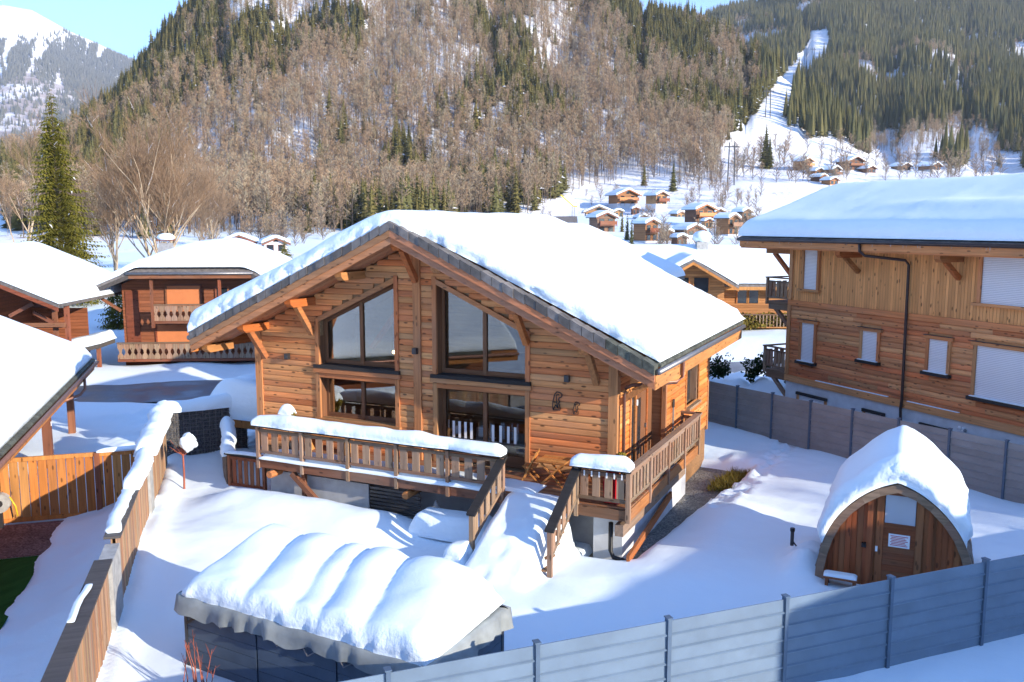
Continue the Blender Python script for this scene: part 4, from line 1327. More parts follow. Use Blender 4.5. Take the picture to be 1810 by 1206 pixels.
# wall lamps
for X, Z in ((-4.87, 2.85), (-0.02, 3.33), (4.83, 2.86)):
    MB().box(X - 0.07, X + 0.07, -0.22 if abs(X) < 1 else -0.17, -0.03, Z - 0.09, Z + 0.09).build('wall_lamp', M['metal_dark'], chalet)
# roof snow, one thick blanket
def roof_fn(U, V):
    z = rtop(0) + 0.01 - SL * (np.sqrt(U ** 2 + 0.30) - 0.15)
    back = 0.30 * sstep(0.0, 1.2, U) * (1 - np.clip((V - RY0) / 1.4, 0, 1)) * (1 + 0.5 * vnoise(U * 1.1, 0 * U, 0, 14))
    return CH.x + U, CH.y + V + back, z
def roof_th(U, V):
    t = 1.0 + 0.25 * sstep(-3, -7.7, U) - 0.12 * sstep(4.0, 7.3, U)
    return t + 0.05 * fbm(U * 0.5, V * 0.35, 0, 7, 2)
tag(snow_pad('roof_snow', -RX - 0.12, RX + 0.02, RY0 + 0.06, RY1 + 0.25, roof_fn, 0.50, (0.30, 0.75, 0.16, 1.3), 0.14, 5, 0.12, 0.05, thick=roof_th, bulge=0.05),
    'thick white snow blanket on the main chalet roof', 'snow')

# interior
room = MB().box(XL + 0.12, XR - 0.14, 0.33, 9.1, -0.08, -0.01).build('floor', M['floor_wood'], chalet)
MB().prism([(XL + 0.12, 0), (XR - 0.14, 0), (XR - 0.14, 3.6), (0, 6.5), (XL + 0.12, 3.6)], 'y', 5.2, 5.3).build('partition', M['interior'], chalet)
pbox('mezzanine', 0.6, XR - 0.14, 1.9, 5.2, 2.45, 2.62, M['interior'], chalet)
for X in (1.2, 3.2):
    pbox('timber_post', X, X + 0.14, 1.85, 2.0, 0, 4.9, M['beam'], chalet)
pbar('timber_brace', (-3.3, 2.4, 2.9), (-1.6, 2.4, 5.0), 0.16, 0.16, M['beam'], chalet)
tb = thing('dining_table', 'wooden dining table seen through the right glass doors', 'table', CH + Vector((3.0, 2.1, 0)))
pbox('top', -1.1, 0.9, -0.45, 0.45, 0.72, 0.77, M['gate_z'], tb)
for sx in (-1.0, 0.75):
    for sy in (-0.38, 0.32):
        pbox('leg', sx, sx + 0.06, sy, sy + 0.06, 0, 0.72, M['beam'], tb)
for k, (X, Y, lb) in enumerate([(1.5, 1.5, 'pale shell chair left of the dining table behind the glass'), (2.9, 1.25, 'blue grey shell chair in front of the dining table behind the glass')]):
    c = thing('dining_chair', lb, 'chair', CH + Vector((X, Y, 0)), 0.3 * k, 'chairs at the dining table')
    m_ = [M['shutter'], plain('chair_shell', (0.16, 0.26, 0.30), 0.5)][k]
    MB().prism([(-0.24, 0.42), (0.24, 0.42), (0.24, 0.46), (-0.24, 0.46)], 'y', -0.22, 0.22).build('seat', m_, c)
    MB().prism([(-0.24, 0.46), (0.24, 0.46), (0.2, 0.85), (-0.2, 0.85)], 'y', -0.24, -0.2).build('backrest', m_, c)
    for sx in (-0.18, 0.18):
        for sy in (-0.18, 0.18):
            MB().tube([(sx, sy, 0.42), (sx * 1.2, sy * 1.2, 0)], 0.015, 5).build('leg', M['beam'], c)
bulb = NT('bulb_glow')
em = bulb.n('ShaderNodeEmission'); em.inputs[0].default_value = (1, 0.5, 0.14, 1); em.inputs[1].default_value = 14
bulb.l(em.outputs[0], bulb.out.inputs[0])
for k, (X, Z, lb) in enumerate([(3.15, 1.95, 'lit pendant bulb above the dining table'), (-1.9, 2.95, 'small lit lamp on the upper floor behind the left window')]):
    pl = thing('pendant_lamp', lb, 'lamp', CH + Vector((X, 1.6, Z)))
    MB().ball((0, 0, 0), 0.055, 8, 6).build('bulb', bulb.m, pl, True)
    MB().tube([(0, 0, 0.05), (0, 0, 0.5)], 0.01, 5).build('cord', M['black'], pl)

# ================================================================== TERRACE
terrace = thing('wooden_terrace', 'raised timber terrace with slatted railings in front of and beside the chalet', 'terrace', CH)
TX0, TX1, TY, SX0, SX1 = -4.63, 7.2, -1.86, 3.7, 5.82
for k in range(13):
    y0 = TY + 0.05 + k * 0.145
    if y0 + 0.14 < -0.06:
        pbox('deck_board', TX0, TX1, y0, y0 + 0.135, -0.05, 0.0, M['deck'], terrace)
for k in range(7):
    x0 = XR + 0.08 + k * 0.15
    if x0 + .14 < TX1 + 0.02:
        pbox('deck_board', x0, x0 + 0.138, -0.07, 5.5, -0.05, -0.002, M['rail_y'], terrace)
pbox('rim_beam', TX0, SX0, TY - 0.02, TY + 0.04, -0.33, -0.06, M['rim'], terrace)
pbox('rim_beam', SX1, TX1, TY - 0.02, TY + 0.04, -0.33, -0.06, M['rim'], terrace)
pbox('rim_beam', SX0, SX1, TY - 0.01, TY + 0.04, -0.3, -0.06, M['rim'], terrace)
pbox('rim_beam', TX1 - 0.04, TX1 + 0.02, TY + 0.04, 5.5, -0.36, -0.06, M['beam'], terrace)
for y_ in (-1.0, 0.6, 2.3, 4.0, 5.3):
    pbox('joist', 6.0, TX1 - 0.04, y_, y_ + 0.14, -0.3, -0.07, M['beam'], terrace)
pbox('joist', TX1 - 0.34, TX1 - 0.12, TY, 4.4, -0.75, -0.45, M['rail_y'], terrace)
for X in (-4.1, 0.75):
    MB().tube([(X, TY - 0.18, -0.48), (X, 0.0, -0.48)], 0.11, 8).build('log_joist', M['beam'], terrace)

def railing(p, q, n_bay, n_slat, sw_, mats, zt=1.0, end_posts=(True, True), hw=0.2, name='railing', rail_ext=0.08):
    """post-and-slat railing along p -> q (terrace coordinates)"""
    p, q = Vector(p), Vector(q)
    d = q - p; L = d.length; dn = d.normalized(); dz = d.z / L
    horiz = Vector((dn.x, dn.y, 0)).normalized()
    side = Vector((-horiz.y, horiz.x, 0))
    def P(t, z): return Vector((p.x, p.y, 0)) + (Vector((q.x, q.y, 0)) - Vector((p.x, p.y, 0))) * (t / L) + Vector((0, 0, p.z + dz * t + z))
    hr = MB().bar(P(-rail_ext, zt - 0.03), P(L + rail_ext, zt - 0.03), hw, 0.06).build(name, mats[0], terrace)
    MB().bar(P(0, zt - 0.17), P(L, zt - 0.17), 0.05, 0.09).build('rail', mats[1], hr)
    MB().bar(P(0, 0.17), P(L, 0.17), 0.05, 0.09).build('rail', mats[1], hr)
    for k in range(n_bay + 1):
        if (k == 0 and not end_posts[0]) or (k == n_bay and not end_posts[1]): continue
        t = L * k / n_bay
        b = P(t, 0)
        MB().bar((b.x, b.y, b.z - 0.36), (b.x, b.y, b.z + zt - 0.06), 0.12, 0.10, up=horiz).build('post', mats[2], hr)
    for k in range(n_bay):
        a = L * k / n_bay
        per = (L / n_bay - 0.1) / n_slat
        for j in range(n_slat):
            t = a + 0.05 + per * (j + 0.5) + random.uniform(-.006, .006)
            lo, hi = P(t, 0.21 + random.uniform(-.015, .015)), P(t, zt - 0.2)
            o = side * 0.0
            mbx = MB()
            hd = Vector((horiz.x, horiz.y, 0)) * (sw_ / 2)
            th = side * 0.016
            mbx.add([lo - hd - th - Vector((0, 0, dz * sw_ / 2)), lo + hd - th + Vector((0, 0, dz * sw_ / 2)), lo + hd + th + Vector((0, 0, dz * sw_ / 2)), lo - hd + th - Vector((0, 0, dz * sw_ / 2)),
                     hi - hd - th - Vector((0, 0, dz * sw_ / 2)), hi + hd - th + Vector((0, 0, dz * sw_ / 2)), hi + hd + th + Vector((0, 0, dz * sw_ / 2)), hi - hd + th - Vector((0, 0, dz * sw_ / 2))],
                    [(0, 3, 2, 1), (4, 5, 6, 7), (0, 1, 5, 4), (1, 2, 6, 5), (2, 3, 7, 6), (3, 0, 4, 7)])
            mbx.build('slat', mats[3], hr)
    return hr
RM = [M['rail_dark'], M['rail_x'], M['rail_z'], M['rail_z']]
railing((TX0, TY, 0), (SX0, TY, 0), 5, 4, 0.235, RM)
fr_ = railing((SX1, TY, 0), (TX1, TY, 0), 1, 4, 0.2, RM)
for k in range(6):
    MB().box(SX1 + 0.2 + k * 0.2, SX1 + 0.235 + k * 0.2, TY - 0.05, TY - 0.03, 0.74, 0.88).build('hook', M['white'], fr_)
railing((TX1, TY, 0), (TX1, 5.5, 0), 4, 6, 0.15, [M['rail_y'], M['rail_y'], M['rail_z'], M['rail_z']], 1.02)
railing((TX1, 5.5, 0), (XR + 0.5, 5.5, 0), 1, 2, 0.15, [M['rail_x'], M['rail_x'], M['rail_z'], M['rail_z']], 1.02)
# stair railings going down to the garden
railing((SX0, TY, -0.05), (SX0, TY - 1.75, -1.02), 1, 5, 0.2, [M['rail_dark'], M['rail_y'], M['rail_z'], M['rail_z']], 0.98, (False, True), 0.24)
railing((SX1, TY, -0.05), (SX1, TY - 1.75, -1.12), 1, 5, 0.2, [M['rail_dark'], M['rail_y'], M['rail_z'], M['rail_z']], 0.98, (False, True), 0.24)
for k in range(6):
    pbox('stair_tread', SX0 + 0.08, SX1 - 0.08, TY - 0.3 * (k + 1), TY - 0.3 * k, -0.2 * (k + 1) - 0.04, -0.2 * (k + 1), M['deck'], terrace)
# skirting below the terrace
bp = pbox('basement_wall', TX0, TX1 - 0.5, -0.75, -0.6, -1.9, -0.35, M['grey_wall'], terrace)
pbox('panel', -4.5, -0.85, TY + 0.35, TY + 0.39, -1.9, -0.5, M['grey_wall'], terrace)
for k in range(9):
    pbox('louvre_slat', -0.8, 0.9, TY + 0.36, TY + 0.39, -1.5 + k * 0.11, -1.43 + k * 0.11, M['metal_dark'], terrace)
MB().prism([(1.0, -1.6), (2.0, -1.6), (1.45, -0.65)], 'y', TY + 0.3, TY + 0.34).build('panel', M['grey_wall'], terrace)
pbar('brace', (-3.4, TY + 0.05, -0.4), (-2.2, TY + 0.05, -1.4), 0.14, 0.16, M['rim'], terrace)
pbox('prop', -3.1, -2.98, TY + 0.1, TY + 0.22, -1.5, -0.33, M['rim'], terrace)
pbox('plinth', XR - 0.1, TX1 - 0.35, -1.2, 5.4, -1.9, -0.36, M['white_wall'], terrace)
MB().tube([(SX1 + 0.85, TY + 0.25, -0.5), (SX1 + 0.85, TY + 0.25, -1.25), (SX1 + 0.95, TY + 0.2, -1.4), (SX1 + 1.4, TY + 0.15, -1.45)], 0.06, 8).build('drain_pipe', M['black'], terrace, True)
MB().bar((TX1 + 0.05, TY - 0.1, -1.28), (TX1 - 0.25, 3.2, -1.1), 0.08, 0.2).build('edging_board', M['beam'], terrace)
# snow on it
W_ = lambda X, Y, Z: CH + Vector((X, Y, Z))
snow_strip('rail_snow', W_(TX0 - 0.12, TY, 1.0), W_(SX0 + 0.06, TY, 1.0), 0.36, 0.36, 3, 'long roll of snow on the front terrace handrail')
snow_strip('rail_snow', W_(SX1 - 0.12, TY, 1.0), W_(TX1 + 0.08, TY, 1.0), 0.36, 0.34, 9, 'short snow cap on the terrace handrail right of the stairs')
snow_strip('beam_snow', W_(TX0 + 0.1, TY - 0.01, -0.06), W_(SX0 - 0.1, TY - 0.01, -0.06), 0.10, 0.09, 12, 'thin snow line on the terrace rim under the railing', crink=0.01)
def deck_fn(U, V): return CH.x + U, CH.y + V, 0.004 + 0 * U
tag(snow_pad('deck_snow', TX0 + 0.1, 4.6, TY + 0.06, TY + 0.95, deck_fn, 0.12, (0.3, 0.5, 0.05, 0.3), 0.14, 21, 0.02, 0.5), 'patchy snow lying on the terrace boards behind the front railing', 'snow')
# snow-covered step beside the stairs
def box_fn(U, V): return CH.x + U, CH.y + V, -1.35 + 0 * U
tag(snow_pad('snow_heap', 1.15, 3.5, TY - 0.75, TY + 0.2, box_fn, 0.62, (0.3, 0.2, 0.25, 0.2), 0.12, 23, 0.04, 0.1), 'rounded snow block lying under the terrace left of the stairs', 'snow')
tag(snow_pad('snow_heap', 3.05, 3.75, TY - 2.35, TY - 1.5, lambda U, V: (CH.x + U, CH.y + V, -1.4 + 0 * U), 0.55, (0.3, 0.15, 0.3, 0.3), 0.08, 25, 0.12, 0.4), 'crumbly snow lump at the foot of the left stair railing', 'snow')

# furniture on the terrace
def fold_chair(loc, rz, label):
    c = thing('folding_chair', label, 'chair', loc, rz, 'folding chairs on the terrace')
    for k in range(5):
        pbox('seat_slat', -0.19, 0.19, -0.19 + k * 0.078, -0.13 + k * 0.078, 0.43, 0.45, M['gate_z'], c)
    for sx in (-0.21, 0.21):
        pbar('leg', (sx, -0.22, 0), (sx, 0.2, 0.86), 0.03, 0.035, M['gate_z'], c)
        pbar('leg', (sx * 0.86, 0.24, 0), (sx * 0.86, -0.2, 0.46), 0.03, 0.035, M['gate_z'], c)
    for z_ in (0.62, 0.72, 0.82):
        pbar('back_slat', (-0.2, 0.115 + (z_ - .62) * .42, z_), (0.2, 0.115 + (z_ - .62) * .42, z_), 0.02, 0.06, M['gate_z'], c)
    return c
ft = thing('folding_table', 'small folding slatted wood table against the chalet wall', 'table', CH + Vector((4.75, -0.75, 0)), 0.0)
for k in range(9):
    pbox('top_slat', -0.42, 0.42, -0.35 + k * 0.078, -0.285 + k * 0.078, 0.70, 0.725, M['gate_z'], ft)
for sy in (-0.28, 0.28):
    pbar('leg', (-0.36, sy, 0), (0.36, sy, 0.70), 0.035, 0.045, M['gate_z'], ft)
    pbar('leg', (0.36, sy * 0.86, 0), (-0.36, sy * 0.86, 0.70), 0.035, 0.045, M['gate_z'], ft)
fold_chair(CH + Vector((3.98, -0.62, 0)), R(-78), 'folding wooden chair left of the small terrace table')
fold_chair(CH + Vector((5.55, -0.6, 0)), R(82), 'folding wooden chair right of the small terrace table')
bench = thing('wooden_bench', 'low orange wooden bench under the lower left window', 'bench', CH + Vector((-3.0, -0.45, 0)))
for k in range(4):
    pbox('seat_slat', -0.8, 0.8, -0.2 + k * 0.1, -0.115 + k * 0.1, 0.4, 0.43, M['gate_z'], bench)
for sx in (-0.7, 0.62):
    pbox('leg', sx, sx + 0.08, -0.18, 0.18, 0, 0.4, M['gate_z'], bench)
for k in range(2):
    pbox('back_slat', -0.8, 0.8, 0.22, 0.25, 0.55 + k * 0.14, 0.66 + k * 0.14, M['gate_z'], bench)

def leaf_ball(mb, c, r, n, rng_, s=0.05, flat=1.0):
    for _ in range(n):
        d = Vector((rng_.gauss(0, 1), rng_.gauss(0, 1), rng_.gauss(0, 1))).normalized()
        q = Vector(c) + Vector((d.x, d.y, d.z * flat)) * r * rng_.uniform(0.55, 1.0)
        a = Vector((rng_.gauss(0, 1), rng_.gauss(0, 1), rng_.gauss(0, 1))).normalized() * s
        b = d.cross(a).normalized() * s * 0.7
        mb.add([q - a, q + b, q + a * 1.2, q - b], [(0, 1, 2, 3)])
def potted(loc, balls, label, pot=True):
    rg = random.Random(int(abs(loc[0]) * 100))
    t = thing('potted_shrub', label, 'plant', loc)
    MB().tube([(0, 0, 0), (0, 0, 0.28)], [0.12, 0.16], 12).build('pot', M['metal_dark'], t)
    MB().tube([(0, 0, 0.25), (0.02, 0, balls[-1][2])], 0.015, 6).build('stem', M['bark'], t)
    mb = MB()
    for bx, by, bz, br in balls:
        leaf_ball(mb, (bx, by, bz), br, 160, rg, 0.035)
    mb.build('foliage', M['leaf_thuja'], t)
    return t
potted(CH + Vector((6.6, -0.65, 0)), [(-0.17, 0, 0.62, 0.14), (0.15, 0.02, 0.6, 0.15), (0, 0, 0.98, 0.14)], 'golden cloud-pruned shrub at the chalet corner by the downpipe')
sp = potted(CH + Vector((-4.25, -0.9, 0)), [(0, 0, 0.9, 0.16), (0.16, 0, 1.1, 0.15)], 'small golden shrub under snow at the left end of the terrace')
tag(snow_pad('shrub_snow', -0.2, 0.25, -0.2, 0.2, lambda U, V: (CH.x - 4.3 + U, CH.y - 0.9 + V, 1.18 + 0 * U), 0.3, (0.2, 0.2, 0.19, 0.19), 0.06, 31, 0.03), 'round snow cap on the small shrub at the left terrace end', 'snow')
# sled and poles
sled = thing('plastic_sled', 'red plastic sled leaning behind the right terrace railing', 'sled', CH + Vector((6.7, TY + 0.22, 0)))
MB().prism([(-0.2, 0.02), (0.2, 0.02), (0.24, 0.5), (0.2, 0.8), (0.08, 0.95), (-0.08, 0.95), (-0.2, 0.8), (-0.24, 0.5)], 'y', -0.03, 0.03).build('shell', M['red'], sled)
for sx in (-0.1, 0.1):
    MB().tube([(sx, -0.04, 0.1), (sx, -0.05, 0.8), (sx * 1.1, 0.0, 1.0)], 0.025, 6).build('runner', M['red'], sled)
pbox('snow_crust', -0.15, 0.15, -0.045, 0.04, 0.955, 1.0, M['snow'], sled)
pk = thing('ski_poles', 'pair of ski poles hanging on the sunny side wall', 'ski poles', CH + Vector((XR + 0.55, 4.15, 0.35)))
for dy in (0.0, 0.1):
    pole = MB().tube([(0, dy, 0), (0, dy, 1.05)], 0.016, 6).build('pole', M['zinc'], pk)
    MB().tube([(0, dy, 1.05), (0, dy, 1.3)], 0.032, 6).build('grip', M['black'], pole)
    MB().tube([(0, dy, 0.1), (0, dy, 0.13)], 0.045, 8).build('basket', M['black'], pole)
# animal silhouettes on the wall
def sil(name, label, X, Z, s, pts):
    t = thing(name, label, 'wall decoration', CH + Vector((X, -0.052, Z)))
    n = len(pts)
    for k in range(n - 1):
        a, b = pts[k], pts[k + 1]
        MB().bar((a[0] * s, 0, a[1] * s), (b[0] * s, 0, b[1] * s), 0.012, 0.055 * s).build('outline_bar', M['black'], t)
    return t
mar = [(-0.2, 0), (0.22, 0.02), (0.2, 0.25), (0.12, 0.42), (0.22, 0.5), (0.12, 0.58), (0.16, 0.72), (0.3, 0.78), (0.34, 0.92), (0.2, 1.02), (0.02, 1.05), (-0.1, 0.92), (-0.16, 0.7), (-0.22, 0.45), (-0.24, 0.2), (-0.2, 0), (-0.05, 0.3), (0.1, 0.12), (0.0, 0.5), (-0.02, 0.85), (0.14, 0.9)]
sil('metal_silhouette', 'larger black metal animal silhouette upright on the facade', 4.5, 1.93, 0.5, mar)
sil('metal_silhouette', 'smaller black metal animal silhouette right of the larger one', 5.08, 1.87, 0.33, mar)
# ================================================================== FENCES
def line_fence(name, label, P0, D, n0, n1, sp, zt, zb, nb, mat, pmat, kind=0, step=None):
    rz = math.atan2(D[1], D[0])
    t = thing(name, label, 'fence', (P0[0], P0[1], zb), rz)
    H = zt - zb
    bh = (H - 0.04) / nb
    for k in range(n0, n1 + 1):
        x = k * sp
        po = MB().box(x - 0.036, x + 0.036, -0.06, 0.06, -0.6, H + 0.03).build('post', pmat, t)
        MB().box(x - 0.055, x + 0.055, -0.07, 0.07, H + 0.03, H + 0.05).build('cap', pmat, po)
        if k < n1:
            for j in range(nb):
                z0 = j * bh + 0.02
                j_ = random.uniform(-0.003, 0.003)
                # board leaning slightly, with a lip at its lower edge
                MB().prism([(-0.036 + j_, z0), (-0.044 + j_, z0 + 0.022), (-0.012 + j_, z0 + 0.042), (-0.008 + j_, z0 + bh - 0.002), (0.012 + j_, z0 + bh - 0.002), (0.012 + j_, z0)], 'x', x + 0.036, x + sp - 0.036).build('board', mat, t)
    return t
line_fence('metal_fence', 'grey metal board fence running across the foreground', FF0, FFD, -4, 9, 2.43, 0.42, -1.45, 7, M['alu'], M['alu_post'])
line_fence('board_fence', 'taupe board fence behind the garden along the neighbouring building', BF0, BFD, -4, 8, 1.84, 0.40, -1.5, 8, M['taupe'], M['alu_post'])

# left wooden fence with columns, local x along the fence away from the camera, local y towards the neighbour
LFA = math.atan2(LFD[1], LFD[0])
wf = thing('wooden_fence', 'weathered vertical plank fence with dark top boards at the left', 'fence', (LF0[0], LF0[1], -1.3), LFA)
def lf_segment(t0, t1, zt, cap_w=0.34):
    x = t0
    while x < t1 - 0.05:
        w = random.uniform(0.10, 0.145)
        x1 = min(x + w, t1)
        d = random.uniform(0, 0.012)
        MB().box(x + 0.003, x1 - 0.003, -0.06 - d, -0.035 - d, -0.35, zt - 0.05 + random.uniform(-.01, 0)).build('plank', M['oldwood_z'], wf)
        x = x1
    MB().box(t0, t1, 0.03, 0.055, -0.5, zt - 0.06).build('panel', M['oldwood_z'], wf)
    MB().bar((t0 - 0.03, 0.02, zt - 0.02), (t1 + 0.03, 0.02, zt - 0.02), cap_w, 0.05).build('cap_board', M['oldwood_cap'], wf)
def column(t0, t1, zt):
    MB().box(t0, t1, -0.13, 0.16, -0.5, zt).build('column', M['concrete'], wf)
lf_segment(-2.5, 4.9, 1.68)
column(4.95, 6.15, 1.58)
lf_segment(6.2, 12.4, 1.72)
column(12.45, 13.3, 1.6)
lf_segment(13.35, 18.6, 1.72)
def lfw(t, z, s=0.0):
    p = LF0 + LFD * t + LFN * s
    return Vector((p[0], p[1], z))
snow_strip('fence_snow', lfw(13.0, 0.44), lfw(18.9, 0.44), 0.62, 0.52, 41, 'lumpy snow ridge on the far end of the left wooden fence', taper=(0.5, 0.4), crink=0.08)
snow_strip('fence_snow', lfw(9.6, 0.43, 0.02), lfw(13.2, 0.44), 0.40, 0.28, 43, 'snow ridge on the middle of the left wooden fence', taper=(0.5, 0.3), crink=0.06)
snow_strip('fence_snow', lfw(6.4, 0.43, 0.06), lfw(9.7, 0.43, 0.05), 0.24, 0.14, 45, 'thin strip of snow left on the plank fence above the column', taper=(0.2, 0.3), crink=0.04)
snow_strip('fence_snow', lfw(2.0, 0.39, 0.11), lfw(3.6, 0.39, 0.12), 0.05, 0.035, 47, 'narrow snow streak on the near dark top board', crink=0.01, taper=(.1, .1))

# wooden gate, perpendicular to the fence
G0 = LF0 + LFD * 14.45 + LFN * 0.1
GA = math.atan2(LFN[1], LFN[0])
gt = thing('wooden_gate', 'orange plank gate with snowflake cutouts in the neighbour\'s fence', 'gate', (G0[0], G0[1], -1.65), GA)
gl = 4.3; nb = 17
for k in range(nb):
    x0 = k * gl / nb
    MB().box(x0 + 0.012, x0 + gl / nb - 0.012, 0.0, 0.03, 0.12, 1.83).build('plank', M['gate_z'], gt)
for z_ in (0.02, 1.84):
    pbox('rail', 0, gl, -0.03, 0.06, z_, z_ + 0.12, M['gate_z'], gt)
pbox('post', -0.02, 0.12, -0.05, 0.08, 0, 2.0, M['gate_z'], gt)
pbox('post', 1.35, 1.5, -0.03, 0.1, 0, 1.96, M['red_wood_z'], gt)
pbox('post', gl - 0.05, gl + 0.1, -0.06, 0.08, 0, 2.0, M['gate_z'], gt)
for X, Z in ((0.38, 1.25), (1.0, 0.85), (1.95, 0.75), (2.7, 1.3), (3.2, 0.9)):
    for a in range(3):
        dx, dz = 0.11 * math.cos(a * math.pi / 3), 0.11 * math.sin(a * math.pi / 3)
        MB().bar((X - dx, 0.036 if False else -0.004, Z - dz), (X + dx, -0.004, Z + dz), 0.006, 0.016).build('snowflake', M['snow'] if X < 2 else M['red_wood'], gt)
def gw(x, z, s=0.0):
    return Vector((G0[0] + LFN[0] * x, G0[1] + LFN[1] * x, -1.65 + z)) + Vector((LFD[0], LFD[1], 0)) * s
snow_strip('gate_snow', gw(0.1, 1.96), gw(1.4, 1.96), 0.2, 0.14, 49, 'snow on the gate\'s top rail next to the plank fence', crink=0.03)
# garden hose reel at the far left
hr_ = thing('hose_reel', 'grey hose reel with yellow hose by the orange gate', 'hose reel', (G0[0] + LFN[0] * 4.0 - LFD[0] * 0.35, G0[1] + LFN[1] * 4.0 - LFD[1] * 0.35, -1.66), GA)
MB().tube([(0, -0.12, 0.75), (0, 0.12, 0.75)], 0.28, 18).build('drum', M['concrete'], hr_)
MB().tube([(0, -0.15, 0.75), (0, 0.15, 0.75)], 0.1, 12).build('hub', M['metal_dark'], hr_)
MB().tube([(0.27, 0, 0.8), (0.4, 0, 1.0), (0.38, 0.02, 1.5), (0.3, 0.02, 1.8)], 0.02, 6).build('hose', M['yellow'], hr_, True)
MB().tube([(-0.25, -0.02, 0.9), (-0.38, -0.05, 0.6), (-0.42, -0.05, 0.3)], 0.02, 6).build('hose', M['yellow'], hr_, True)
MB().box(-0.05, 0.05, -0.05, 0.05, 0.0, 0.5).build('stand', M['metal_dark'], hr_)

# gabion wall behind the wooden fence
GB0, GB1 = Vector((-24.75, 22.75, -1.4)), Vector((-23.1, 24.95, -1.4))
ga = math.atan2(GB1.y - GB0.y, GB1.x - GB0.x); gL = (GB1 - GB0).length + 0.25
gab = thing('gabion_wall', 'dark stone-filled gabion wall at the end of the plank fence', 'wall', GB0, ga)
MB().box(0.03, gL - 0.03, 0.06, 0.44, 0, 1.66).build('core', M['tile'], gab)
gm = MB()
rg = random.Random(5)
for i in range(30):
    for j in range(19):
        cx, cz = 0.04 + (i + rg.uniform(.2, .8)) * (gL - .08) / 30, 0.02 + (j + rg.uniform(.2, .8)) * 1.64 / 19
        gm.ball((cx, 0.06, cz), rg.uniform(0.035, 0.06), 5, 3, rg.randrange(99), 0.4)
go = gm.build('stone_fill', plain('gabion_stone', (0.075, 0.075, 0.08), 0.9, nscale=14, vary=0.6, bump=0.5), gab); go['kind'] = 'stuff'
wm = MB()
for i in range(14):
    wm.tube([(0.02 + i * (gL - .04) / 13, 0.0, 0), (0.02 + i * (gL - .04) / 13, 0.0, 1.68)], 0.006, 4)
for j in range(12):
    wm.tube([(0, 0.002, 0.02 + j * 0.15), (gL, 0.002, 0.02 + j * 0.15)], 0.006, 4)
wo_ = wm.build('wire_mesh', M['zinc'], gab); wo_['kind'] = 'stuff'
gd = (GB1 - GB0).normalized(); gn_ = Vector((-gd.y, gd.x, 0))
snow_strip('wall_snow', GB0 + gn_ * 0.25 + Vector((0, 0, 1.68)) - gd * 0.1, GB0 + gd * (gL + .1) + gn_ * 0.25 + Vector((0, 0, 1.68)), 0.72, 0.42, 51, 'thick snow block on the dark stone wall', crink=0.06)

# small garden gate left of the terrace
sg_ = thing('garden_gate', 'low slatted wooden gate between terrace and stone wall', 'gate', (-20.15, 21.15, -1.42), 0.03)
for k in range(5):
    pbox('slat', 0.12 + k * 0.235, 0.26 + k * 0.235, 0, 0.03, 0.12, 0.98, M['red_wood_z'], sg_)
for z_ in (0.06, 0.95):
    pbox('rail', 0, 1.4, -0.02, 0.05, z_, z_ + 0.1, M['red_wood'], sg_)
for x_ in (-0.06, 1.34):
    pbox('post', x_, x_ + 0.1, -0.03, 0.07, -0.1, 1.1, M['red_wood_z'], sg_)
pbox('cap_board', -0.12, 1.46, -0.1, 0.14, 1.1, 1.15, M['rail_dark'], sg_)
snow_strip('gate_snow', Vector((-20.2, 21.17, -0.27)), Vector((-18.75, 21.2, -0.27)), 0.2, 0.1, 53, 'thin snow on the low garden gate', crink=0.02)
lw_ = thing('low_wall', 'low curved garden wall behind the small gate', 'wall', (-20.3, 21.3, -1.5), 0)
for k, (a_, b_) in enumerate([((0, 0), (-0.7, 0.6)), ((-0.7, 0.6), (-1.6, 1.5)), ((-1.6, 1.5), (-2.6, 2.7))]):
    MB().bar((a_[0], a_[1], 0.5), (b_[0], b_[1], 0.5 + 0.06 * k), 0.2, 1.15).build('block', M['bark'], lw_)
snow_strip('wall_snow', Vector((-20.3, 21.3, -0.45)), Vector((-23.0, 24.1, -0.28)), 0.42, 0.42, 55, 'rounded snow roll on the low curved garden wall', crink=0.05)

# little tree with a snowball in the garden
lt = thing('small_tree', 'thin bare standard tree carrying a snowball in the left garden', 'tree', (-21.35, 20.35, float(gz(-21.35, 20.35)) - 0.05))
MB().tube([(0, 0, 0), (0.03, 0, 0.6), (0.0, 0.02, 1.2)], [0.035, 0.03, 0.025], 6).build('trunk', M['twig_red'], lt)
tm = MB(); rg = random.Random(8)
for k in range(22):
    a = rg.uniform(0, 6.28); e = rg.uniform(0.2, 1.3); l = rg.uniform(0.25, 0.6)
    tm.tube([(0, 0.02, 1.15 + rg.uniform(-.05, .1)), (math.cos(a) * math.cos(e) * l * 0.6 - 0.08, math.sin(a) * math.cos(e) * l * .6, 1.2 + math.sin(e) * l * .6), (math.cos(a) * math.cos(e) * l - 0.1, math.sin(a) * math.cos(e) * l, 1.2 + math.sin(e) * l)], [0.012, 0.009, 0.004], 4)
tm.build('crown', M['twig_red'], lt)
tag(MB().ball((-21.15, 20.42, -0.0 + float(gz(-21.35, 20.35)) + 1.55), 0.27, 16, 12, 5, 0.35, 1.05).build('snowball', M['snow'], None, True), 'ball of snow stuck on the thin bare tree', 'snow')

